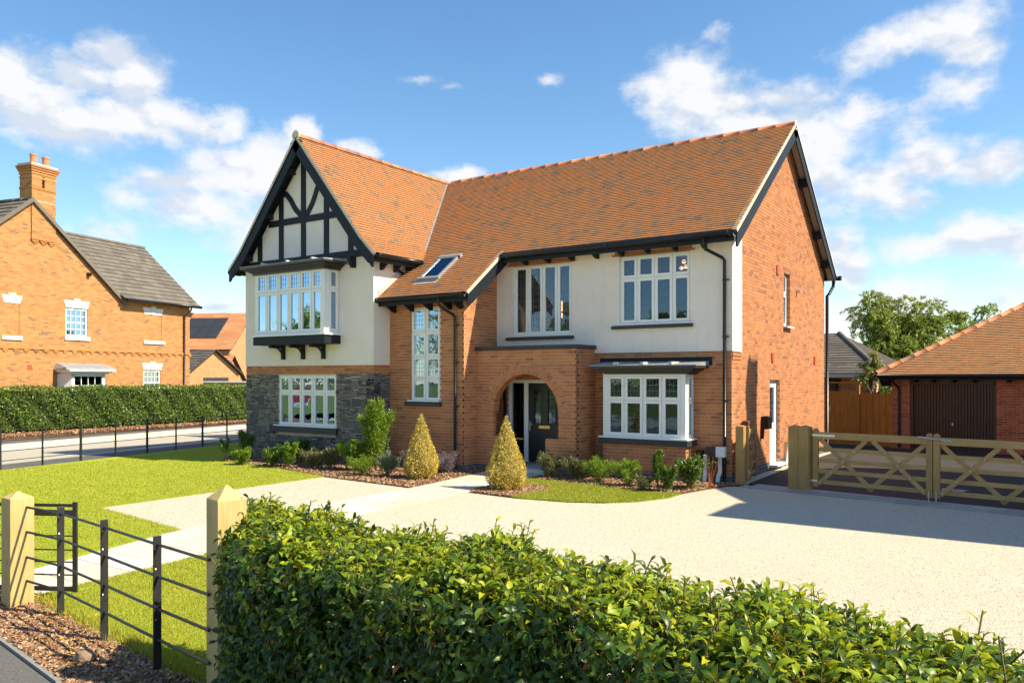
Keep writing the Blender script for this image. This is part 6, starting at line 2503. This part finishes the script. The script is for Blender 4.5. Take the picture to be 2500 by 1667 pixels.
# stems: thin square prisms
SP = np.concatenate([x[0] for x in stemP])
SD = np.concatenate([x[1] for x in stemP])
SL_ = np.concatenate([x[2] for x in stemP])
stv = [(x, y_, z) for x in (-.6, 1) for y_, z in ((-.012, -.012), (.012, -.012), (.0, .014))]
stf = [(0, 1, 4), (0, 4, 3), (1, 2, 5), (1, 5, 4), (2, 0, 3), (2, 3, 5)]
scatter('stems', stv, stf, SP - off, basis(SD, rnd_unit(len(SD))), SL_, M['twig'], hedge, kind='stuff')
mb = MB()
rr = random.Random(8)
for i in range(60):
    a_, t_ = rr.uniform(.1, HL), rr.uniform(.2, HT - .2)
    p = hp(np.array(a_), np.array(t_), np.array(0.0)) - off
    q = p + np.array((rr.uniform(-.2, .2), rr.uniform(-.2, .2), rr.uniform(.7, 1.1)))
    mb.tube([tuple(p), tuple((p + q) / 2 + np.array((rr.uniform(-.05, .05), 0, 0))), tuple(q)], [.014, .011, .005], 5)
mb.build('woody_stems', M['bark'], hedge, kind='stuff')

# ------------------------------------------------------------------ far hedge
fhg = empty('hedge', (-26.5, 2.0, .3), 0, label='long clipped green hedge across the side road below the neighbour house', cat='hedge')


def far_face(n):
    y_ = RNG.uniform(-12, 22, n)
    z = RNG.uniform(.28, 1.82, n)
    x = -25.6 - .06 * (y_ + 3.15) + .07 * np.sin(y_ * 3.3 + z * 4) + .05 * np.sin(y_ * 9 + z * 7) + RNG.normal(0, .05, n)
    return np.stack([x, y_, z], -1)


n1, n2 = 42000, 12000
P = far_face(n1)
D = rnd_unit(n1) + np.array((.5, -.2, .35))
M1 = basis(D, np.array((.8, -.3, .5)) + rnd_unit(n1) * .8)
P2_ = far_face(n2)
P2_[:, 0] -= RNG.uniform(0, 1.0, n2)
P2_[:, 2] = 1.80 + .03 * np.sin(P2_[:, 1] * 2.2) + RNG.normal(0, .035, n2)
M2 = basis(rnd_unit(n2) + np.array((0, 0, .8)), rnd_unit(n2) + np.array((0, 0, .6)))
fo = np.array((-26.5, 2.0, .3))
scatter('hedge_foliage', SMALL_V, SMALL_F, np.concatenate([P, P2_]) - fo, np.concatenate([M1, M2]), RNG.uniform(.06, .11, n1 + n2), M['farhedge'], fhg, kind='stuff')
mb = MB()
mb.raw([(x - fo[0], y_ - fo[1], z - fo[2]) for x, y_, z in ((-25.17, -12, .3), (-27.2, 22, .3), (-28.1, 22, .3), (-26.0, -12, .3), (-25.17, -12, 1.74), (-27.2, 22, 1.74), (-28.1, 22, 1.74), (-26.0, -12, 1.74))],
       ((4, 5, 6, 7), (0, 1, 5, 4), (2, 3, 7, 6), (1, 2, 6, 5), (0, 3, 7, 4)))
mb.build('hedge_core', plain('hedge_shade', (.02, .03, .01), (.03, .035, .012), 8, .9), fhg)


# ------------------------------------------------------------------ topiary cones
def cone(x, y_, h, r, lab):
    c = empty('topiary_cone', (x, y_, .02), 0, label=lab, cat='topiary', group='pair of golden clipped cones flanking the path')
    n = 7500
    z = h * (1 - np.sqrt(RNG.random(n)) * 1.0)
    z = np.clip(z, 0, h)
    prof = np.where(z > .32, (h - z) / (h - .32), 1 - ((.32 - z) / .32) ** 2 * .28)
    ang = RNG.uniform(0, 2 * math.pi, n)
    rad = r * prof * (1 + .07 * np.sin(ang * 5 + z * 9) + .05 * np.sin(ang * 11 - z * 14)) + RNG.normal(0, .012, n) - RNG.exponential(.012, n)
    rad = np.maximum(rad, .0)
    P = np.stack([rad * np.cos(ang), rad * np.sin(ang), z + .03 + RNG.normal(0, .01, n)], -1)
    out = np.stack([np.cos(ang), np.sin(ang), np.full(n, .35)], -1)
    D = out + rnd_unit(n) * .9
    scatter('foliage', SMALL_V, SMALL_F, P, basis(D, out + rnd_unit(n) * .9), RNG.uniform(.022, .042, n), M['golden'], c)
    mb = MB()
    mb.tube([(0, 0, .06), (0, 0, .32), (0, 0, h * .95)], [r * .62, r * .84, .01], 12)
    mb.build('shade_core', plain('topiary_shade', (.22, .17, .04), (.12, .10, .03), 20, .9), c)  # solid core, coloured as the shade between the leaves


cone(-3.37, -3.50, 1.44, .38, 'golden conical topiary bush right of the paved path, the nearer of the pair')
cone(-5.87, -3.16, 1.41, .36, 'golden conical topiary bush in the bark bed left of the paved path')


# ------------------------------------------------------------------ shrubs
def shrub(x, y_, h, r, mat, leaf, n, lab, shape='bush', name='shrub', stems=7, stemmat='twig', aspect=1.0, g=None):
    s = empty(name, (x, y_, .02), 0, label=lab, cat='shrub', group=g)
    k = stems
    mb = MB()
    P, D = [], []
    rr_ = random.Random(int(abs(x * 100) + abs(y_ * 10)))
    for i in range(k):
        a = 2 * math.pi * i / k + rr_.uniform(-.4, .4)
        lean = rr_.uniform(.25, 1.0) * r
        hh = h * rr_.uniform(.72, 1.0)
        if shape == 'tall':
            lean *= .7
        tip = (math.cos(a) * lean, math.sin(a) * lean, hh * (1 - .22 * (lean / max(r, .01)) ** 2))
        mid = (tip[0] * .5, tip[1] * .5, tip[2] * .55)
        mb.tube([(0, 0, 0), mid, tip], [.009, .006, .003], 4)
        m_ = n // k
        t = np.array([rr_.random() ** .6 for _ in range(m_)])
        lo = .12 if shape != 'spray' else .35
        t = lo + (1 - lo) * t
        pts = np.outer(t, tip) + np.stack([np.zeros(m_), np.zeros(m_), .08 * h * np.sin(t * 3.14)], -1)
        sp = (.40 * r if shape != 'spray' else .25 * r) * (1.15 - .7 * t)
        pts += rnd_unit(m_) * (sp * RNG.random(m_) ** .5)[:, None]
        pts[:, 2] = np.maximum(pts[:, 2], .02)
        P.append(pts)
        D.append(rnd_unit(m_) + np.array(tip) / np.linalg.norm(tip) * .8)
    P, D = np.concatenate(P), np.concatenate(D)
    tvv = np.array(SMALL_V) * np.array((1, aspect, 1))
    scatter('foliage', tvv, SMALL_F, P, basis(D, rnd_unit(len(P)) + np.array((0, 0, .9))), RNG.uniform(leaf * .7, leaf * 1.25, len(P)), M[mat], s)
    mb.build('stems', M[stemmat], s)
    return s


SHR = [
    (-12.52, -3.30, .63, .15, 'midgreen', .05, 300, 'thin leggy green seedling at the far left of the bed by the stone corner', 'spray', 4, 1),
    (-12.36, -2.80, .72, .26, 'midgreen', .06, 1000, 'feathery dark green bush against the left end of the stone wall', 'bush', 8, .5),
    (-11.51, -3.55, .34, .28, 'bright', .05, 900, 'low bright green bush at the lawn edge below the stone corner', 'bush', 8, 1),
    (-10.50, -3.40, .46, .25, 'midgreen', .055, 800, 'small green bush in the bed under the left side of the stone wall', 'bush', 7, 1),
    (-9.98, -3.35, .56, .22, 'bright', .05, 800, 'upright light green bush under the ground floor window sill', 'bush', 6, 1),
    (-9.40, -3.10, .42, .29, 'olive', .035, 1500, 'bronze-green low bush, left of two below the stone wall window', 'bush', 10, 1),
    (-8.85, -3.05, .45, .27, 'olive', .035, 1500, 'bronze-green low bush, right of two below the stone wall window', 'bush', 10, 1),
    (-10.51, -2.45, .56, .24, 'midgreen', .06, 600, 'dark green bush close against the stone wall under the window sill', 'bush', 6, 1),
    (-8.50, -2.85, .66, .20, 'bright', .10, 130, 'yellow-green large-leaved plant on bare stems before the stone wall', 'spray', 4, .8),
    (-7.53, -2.85, 1.52, .38, 'bright', .05, 3400, 'tall airy green bush reaching the stone corner beside the brick bay', 'tall', 12, .8),
    (-8.02, -3.00, .80, .26, 'bright', .07, 700, 'mid height lime green bush left of the tall airy bush', 'bush', 7, .8),
    (-6.75, -3.30, .50, .24, 'bluegreen', .045, 1200, 'grey-green bush between the tall airy bush and the left topiary', 'bush', 9, .6),
    (-6.95, -2.40, .46, .18, 'purple', .035, 500, 'small purple flowering plant half hidden behind the left topiary', 'bush', 7, .7),
    (-5.98, -2.10, .47, .28, 'purple', .032, 1500, 'purple-grey heather-like bush right of the left topiary', 'bush', 10, .6),
    (-3.62, -1.42, .48, .30, 'olive', .04, 1400, 'olive bush beside the porch step, first in the right-hand bed', 'bush', 9, .8),
    (-2.90, -1.50, .44, .26, 'olive', .04, 1300, 'olive bush under the left corner of the bay window', 'bush', 9, .8),
    (-2.35, -1.52, .47, .29, 'bright', .075, 900, 'bright lime feathery bush under the bay window, left one', 'bush', 9, .28),
    (-1.55, -1.72, .46, .27, 'bright', .075, 900, 'bright lime feathery bush under the bay window, right one', 'bush', 9, .28),
    (-.98, -1.60, .70, .15, 'midgreen', .06, 420, 'slim upright glossy bush before the bay brickwork', 'tall', 4, .9),
    (-.60, -2.00, .50, .20, 'midgreen', .06, 500, 'small glossy green bush at the curved lawn edge', 'bush', 6, .9),
    (-.36, -1.42, .58, .26, 'midgreen', .06, 900, 'rounded glossy bush at the right corner of the bay', 'bush', 8, .9),
    (-.10, -1.00, .62, .15, 'laurel', .04, 60, 'nearly leafless red-stemmed shrub beside the white pipe', 'spray', 7, .8),
    (-7.35, -3.45, .40, .28, 'bright', .045, 900, 'low spreading green bush at the foot of the tall airy bush', 'bush', 9, .5),
    (-1.05, -2.15, .28, .18, 'olive', .04, 400, 'tiny brownish plant in the bark between the lime bushes and the lawn', 'bush', 6, .8),
]
for i, (x, y_, h, r, mt, lf, n, lab, shp_, st, asp) in enumerate(SHR):
    shrub(x, y_, h * 1.14, r * 1.42, mt, lf * 1.12, int(n * 2.7), lab, shape=shp_, stems=st, aspect=asp, stemmat='redstem' if 'red-stemmed' in lab else 'twig', g='shrubs planted in the bark beds')


# ------------------------------------------------------------------ trees
def tree(name, x, y_, h, r, lab, z0=1.0, n=16000, leaf=.16, lobes=26, mat='treeleaf', seed=1, pointed=.6, peaks=((0, 0, 1),)):
    t = empty(name, (x, y_, 0), 0, label=lab, cat='tree')
    rr_ = random.Random(seed)
    mb = MB()
    mb.tube([(0, 0, -.1), (.05, 0, h * .35), (.0, .05, h * .7), (0, 0, h * .92)], [.22 * h / 7, .16 * h / 7, .08 * h / 7, .02], 8)
    mb.build('trunk', M['bark'], t)
    bm_ = MB()
    P, D, Nn = [], [], []
    for i in range(lobes):
        px_, py_, ph = peaks[i % len(peaks)]
        zf = rr_.random() ** .8
        z = z0 + (h * ph - z0) * zf
        rr0 = r * (1 - pointed * zf) * (.35 + .65 * rr_.random() ** .5)
        a = rr_.uniform(0, 2 * math.pi)
        cx_, cy_ = px_ + math.cos(a) * rr0 * (.95 - .6 * zf), py_ + math.sin(a) * rr0 * (.95 - .6 * zf)
        br = r * rr_.uniform(.22, .40) * (1 - .45 * zf)
        bm_.tube([(0, 0, z * .75), (cx_ * .5, cy_ * .5, z * .9), (cx_, cy_, z)], [.05, .035, .015], 5)
        m_ = int(n / lobes)
        # sprays: arching branchlets made of small leaves
        nb_ = 36
        q = rnd_unit(nb_)
        base = np.array((cx_, cy_, z)) + q * br * RNG.uniform(.35, 1, (nb_, 1)) * np.array((1, 1, .75))
        dr = q * np.array((1, 1, .35)) + rnd_unit(nb_) * .35
        ln = br * RNG.uniform(.35, .75, nb_)
        per = max(3, m_ // nb_)
        for j in range(per):
            s = (j + RNG.random(nb_)) / per
            pp = base + dr * (ln * s)[:, None] + np.array((0, 0, -1)) * (ln * s * s * .55)[:, None] + rnd_unit(nb_) * .05
            P.append(pp)
            D.append(dr + rnd_unit(nb_) * .8 + np.array((0, 0, -.3)))
            Nn.append(rnd_unit(nb_) + np.array((0, 0, .6)))
    P, D, Nn = map(np.concatenate, (P, D, Nn))
    bm_.build('branches', M['bark'], t)
    scatter('crown', np.array(SMALL_V) * (1, .6, 1) if 'conifer' in name else SMALL_V, SMALL_F, P, basis(D, Nn), RNG.uniform(leaf * .6, leaf * 1.3, len(P)), M[mat], t)
    return t


tree('conifer_tree', -1.6, 32.8, 6.8, 3.6, 'large feathery green conifer with two tops behind the grey roofed outbuilding', z0=1.0, n=110000, leaf=.17, lobes=90, seed=3, pointed=.55, peaks=((-.75, -.5, 1.0), (.75, .5, .96), (.1, 0, .78), (.5, .3, .7), (-.4, -.2, .66)))
tree('conifer_tree', 1.5, 38.4, 6.3, 2.3, 'smaller twin-topped green tree between the big conifer and the garage roof', z0=1.5, n=22000, leaf=.15, lobes=40, seed=5, pointed=.6, peaks=((-.6, -.4, .97), (.7, .4, 1.0)))
tree('conifer_tree', -4.8, 33.5, 4.2, 2.0, 'low spreading green tree at the left foot of the big conifer', z0=1.0, n=16000, leaf=.15, lobes=30, seed=6, pointed=.5)
tree('conifer_tree', 1.6, 33.6, 5.0, 2.4, 'low green tree filling the gap right of the big conifer', z0=1.0, n=16000, leaf=.15, lobes=30, seed=8, pointed=.5)
tree('variegated_tree', .45, 13.2, 3.05, .62, 'small cream and green variegated tree leaning over the fence by the garage eaves', z0=1.85, n=4500, leaf=.075, lobes=14, mat='variegated', seed=7, pointed=.3)
# trees on the far side of the front road (mirrored in the windows)
for i, (x, y_, h, r) in enumerate(((-30, -46, 9, 4.2), (-20, -44, 7.5, 3.6), (-43, -48, 10, 5), (-9, -46, 8, 4), (3, -45, 7, 3.5), (-55, -42, 9, 4.5))):
    tree('roadside_tree', x, y_, h, r, 'broad roadside tree behind the photographer, number %s from the west' % ('three', 'four', 'two', 'five', 'six', 'one')[i],
         z0=1.0, n=5000, leaf=.45, lobes=26, seed=20 + i, pointed=.35)

# ------------------------------------------------------------------ grass blades
def blades(poly, n, name='grass', hmin=.02, hmax=.045, w=.0045, near=True, z=.012):
    P = sample_poly(poly, n * 3 if near else n)
    if near:
        d = np.linalg.norm(P - np.array(CAMP[:2]), axis=1)
        keep = RNG.random(len(P)) < np.clip((7.5 / d) ** 1.6, .05, 1)
        P = P[keep][:n]
    m_ = len(P)
    P3 = np.column_stack([P, np.full(m_, z)])
    d = np.linalg.norm(P - np.array(CAMP[:2]), axis=1)
    sc = RNG.uniform(hmin, hmax, m_) * np.clip(d / 9, 1, 1.5)
    D = rnd_unit(m_) * .55 + np.array((0, 0, 1))
    tvv = [(0, -.09, 0), (0, .09, 0), (1, 0, 0)]
    Mx = basis(D, rnd_unit(m_))
    s3 = np.stack([sc, sc * 1.0 * np.clip(d / 7, 1, 2.6), sc], -1)
    return scatter(name, tvv, [(0, 1, 2)], P3, Mx, s3, M['grassblade'], None, kind='stuff')


blades(LAWN2, 110000, hmin=.014, hmax=.032)
blades([(-8.2, -4.0), (-15.4, -4.0), (-15.3, -7.5), (-14.4, -11.7), (-4.2, -12.7), (-4.96, -9.62), (-7.94, -9.21), (-7.97, -4.06)], 150000, hmin=.01, hmax=.022)
blades([(-17.2, 1.0), (-13.6, 1.0), (-13.6, -2.4), (-10.64, -3.5), (-8.0, -4.05), (-15.6, -4.05)], 40000, hmin=.01, hmax=.02)
blades(LAWN3, 45000, near=False, hmin=.015, hmax=.03)
# longer tufts at the mulch edge
edge = []
for (p, q) in (((-2.9, -12.6), (-1.0, -12.84)), ((-1.0, -12.84), (.7, -13.02))):
    for _ in range(1500):
        t = RNG.random()
        edge.append((p[0] + (q[0] - p[0]) * t + RNG.normal(0, .03), p[1] + (q[1] - p[1]) * t + RNG.normal(0, .05)))
edge = np.array(edge)
segs = [((-7.95, -4.06), (-7.93, -9.2)), ((-7.93, -9.2), (-4.98, -9.6)), ((-4.98, -9.6), (-4.2, -11.95)), ((-3.06, -12.3), (-3.1, -11.65)), ((-3.1, -11.65), (-3.26, -10.4)), ((-7.97, -4.08), (-10.64, -3.52)), ((-10.64, -3.52), (-12.84, -3.22))] + list(zip(LAWN3[5:16], LAWN3[6:17]))
for (p, q) in segs:
    k_ = int(260 * math.hypot(q[0] - p[0], q[1] - p[1]))
    t = RNG.random(k_)[:, None]
    e2 = np.array(p) + (np.array(q) - np.array(p)) * t + RNG.normal(0, .014, (k_, 2))
    edge2 = e2 if 'edge2' not in globals() else np.concatenate([edge2, e2])
m_ = len(edge2)
scatter('grass', [(0, -.07, 0), (0, .07, 0), (1, 0, 0)], [(0, 1, 2)], np.column_stack([edge2, np.full(m_, .01)]), basis(rnd_unit(m_) * .8 + np.array((0, 0, 1)), rnd_unit(m_)),
        RNG.uniform(.02, .045, m_), M['grassblade'], None, kind='stuff')
m_ = len(edge)
sc = RNG.uniform(.05, .11, m_)
scatter('grass', [(0, -.04, 0), (0, .04, 0), (.6, .03, .0), (.6, -.03, 0), (1, 0, 0)][:3] + [(1, 0, 0)], [(0, 1, 2), (0, 2, 3)], np.column_stack([edge, np.full(m_, .012)]),
        basis(rnd_unit(m_) * .5 + np.array((0, 0, 1)), rnd_unit(m_)), sc, M['grassblade'], None, kind='stuff')

# ------------------------------------------------------------------ bark chips, fallen leaves, gravel stones
CH_V = [(-.5, -.2, 0), (.5, -.25, 0), (.55, .2, 0), (-.45, .25, 0), (-.4, -.15, .14), (.42, -.2, .10), (.4, .15, .13), (-.42, .2, .09)]
CH_F = [(0, 1, 5, 4), (1, 2, 6, 5), (2, 3, 7, 6), (3, 0, 4, 7), (4, 5, 6, 7)]


def chips(poly, n, s0, s1, z=.02, tilt=.45):
    P = sample_poly(poly, n)
    m_ = len(P)
    D = rnd_unit(m_) * np.array((1, 1, tilt))
    Mx = basis(D, rnd_unit(m_) * tilt + np.array((0, 0, 1)))
    return scatter('bark_chips', CH_V, CH_F, np.column_stack([P, z + RNG.uniform(0, .02, m_)]), Mx, RNG.uniform(s0, s1, m_), M['chip'], None, kind='stuff')


chips([(-3.0, -12.55), (-2.0, -12.75), (-1.0, -12.88), (.03, -13.03), (.8, -13.05), (1.4, -13.9), (.6, -13.95), (-.41, -13.58), (-1.88, -13.36), (-4.4, -13.1), (-3.75, -12.7)], 26000, .014, .05)
chips(BED1, 9000, .03, .075)
chips(BED2, 6000, .03, .07)
chips(BED3, 4000, .025, .06)
chips([(-23.5, -12), (-23.9, -3.9), (-25.0, 6.9), (-26.6, 9), (-26.2, -3), (-25.4, -12)], 5000, .05, .12, z=.2, tilt=.6)


def fallen(poly, n, s0=.025, s1=.05, z=.05, name='fallen_leaves'):
    P = sample_poly(poly, n)
    m_ = len(P)
    scatter(name, np.array(SMALL_V) * (1, 1.3, 1), SMALL_F, np.column_stack([P, z + RNG.uniform(0, .02, m_)]), basis(rnd_unit(m_) * (1, 1, .3), rnd_unit(m_) * .5 + (0, 0, 1)),
            RNG.uniform(s0, s1, m_), M['autumn'], None, kind='stuff')


fallen([(-2.9, -12.5), (.8, -12.95), (1.0, -13.4), (-.41, -13.5), (-3.2, -12.9)], 230)
fallen([(-3.0, -12.3), (-2.9, -9.6), (.4, -9.6), (1.0, -12.9)], 40, z=.035)
fallen([(-13, -10.5), (-5.6, -12), (-5.6, -9.8), (-10, -9)], 40, z=.035)
fallen([(-23.9, -12), (-23.9, -3.9), (-25.4, 6.9), (-26.2, -3), (-25.6, -12)], 160, .06, .12, z=.22)
mb = MB()
rr = random.Random(3)
import bmesh
bm = bmesh.new()
bmesh.ops.create_icosphere(bm, subdivisions=2, radius=.085)
for v in bm.verts:
    v.co *= 1 + rr.uniform(-.16, .16)
    v.co.z *= .8
me = bpy.data.meshes.new('rock')
bm.to_mesh(me)
bm.free()
o = link('rock', me, M['rock'], None, label='lone brown rock lying in the bark mulch by the near pavement', cat='rock')
o.location = (-.62, -13.30, .06)

OC_V = [(1, 0, 0), (-1, 0, 0), (0, 1, 0), (0, -1, 0), (0, 0, .8), (0, 0, -.3)]
OC_F = [(0, 2, 4), (2, 1, 4), (1, 3, 4), (3, 0, 4)]


def stones(poly, n, s0, s1):
    P = sample_poly(poly, n)
    d = np.linalg.norm(P - np.array(CAMP[:2]), axis=1)
    P = P[RNG.random(len(P)) < np.clip((8 / d) ** 1.3, .05, 1)]
    m_ = len(P)
    scatter('gravel_stones', OC_V, OC_F, np.column_stack([P, np.full(m_, .002)]), basis(rnd_unit(m_) * (1, 1, .2), rnd_unit(m_) * .3 + (0, 0, 1)), RNG.uniform(s0, s1, m_), M['gstone'], None, kind='stuff')


stones([(-7.9, -9.1), (-7.9, -4.1), (-5.2, -4.4), (-5.05, -9.5)], 30000, .004, .008)
stones([(-3.7, -9.2), (-3.7, -4.3), (-1.6, -4.2), (-.3, -2.2), (.1, -.6), (5.5, -1.6), (7, -12.5), (1.2, -10.3), (-1.2, -9.25)], 110000, .003, .007)
stones([(.04, .1), (.26, .3), (.2, 4.0), (.04, 8.0)], 2500, .006, .014)

fallen([(-7.8, -9.0), (-7.8, -4.2), (-5.2, -4.4), (-3.7, -4.3), (-.5, -3.6), (.1, -.7), (5.5, -1.7), (6.5, -12.2), (1.2, -10.3), (-1.2, -9.3)], 260, .012, .035, z=.012, name='scattered_leaf_litter')
sgn = empty('sale_board', (-36.0, -23.6, 0), 0, label='red and white sign board mirrored in the stone wall window', cat='sign')
B('panel', plain('red_sign_face', (.55, .02, .07), (.5, .02, .06), 3, .5), sgn, -.8, .8, -.02, .02, .55, 1.6)
B('lower_panel', M['upvc'], sgn, -.8, .8, -.02, .02, .25, .52)
for x_ in (-.7, .7):
    B('post', M['upvc'], sgn, x_ - .04, x_ + .04, -.1, -.03, 0, 1.6)

# warm lamps glowing inside two front rooms (seen lit through the panes)
def pendant(name, x, y_, z, n, r, lab):
    e_ = empty(name, (x, y_, z), 0, label=lab, cat='lamp')
    m, nn, l, b = newmat('lit_globe')
    b.inputs['Base Color'].default_value = (.8, .6, .45, 1)
    b.inputs['Emission Color'].default_value = (1.0, .52, .30, 1)
    b.inputs['Emission Strength'].default_value = 1.6
    rr_ = random.Random(1)
    for i in range(n):
        bm = bmesh.new()
        bmesh.ops.create_icosphere(bm, subdivisions=2, radius=r)
        me = bpy.data.meshes.new('globe')
        bm.to_mesh(me)
        bm.free()
        o = link('globe', me, m, e_)
        o.location = (rr_.uniform(-.28, .28), rr_.uniform(-.08, .08), rr_.uniform(-.22, .2))


pendant('pendant_lamp', -4.35, .55, 3.98, 9, .075, 'cluster of pink glass globe lamps glowing inside the middle first floor window')
pendant('pendant_lamp', -1.10, .55, 4.76, 6, .05, 'small lit orange lampshade inside the top right pane of the upper right window')
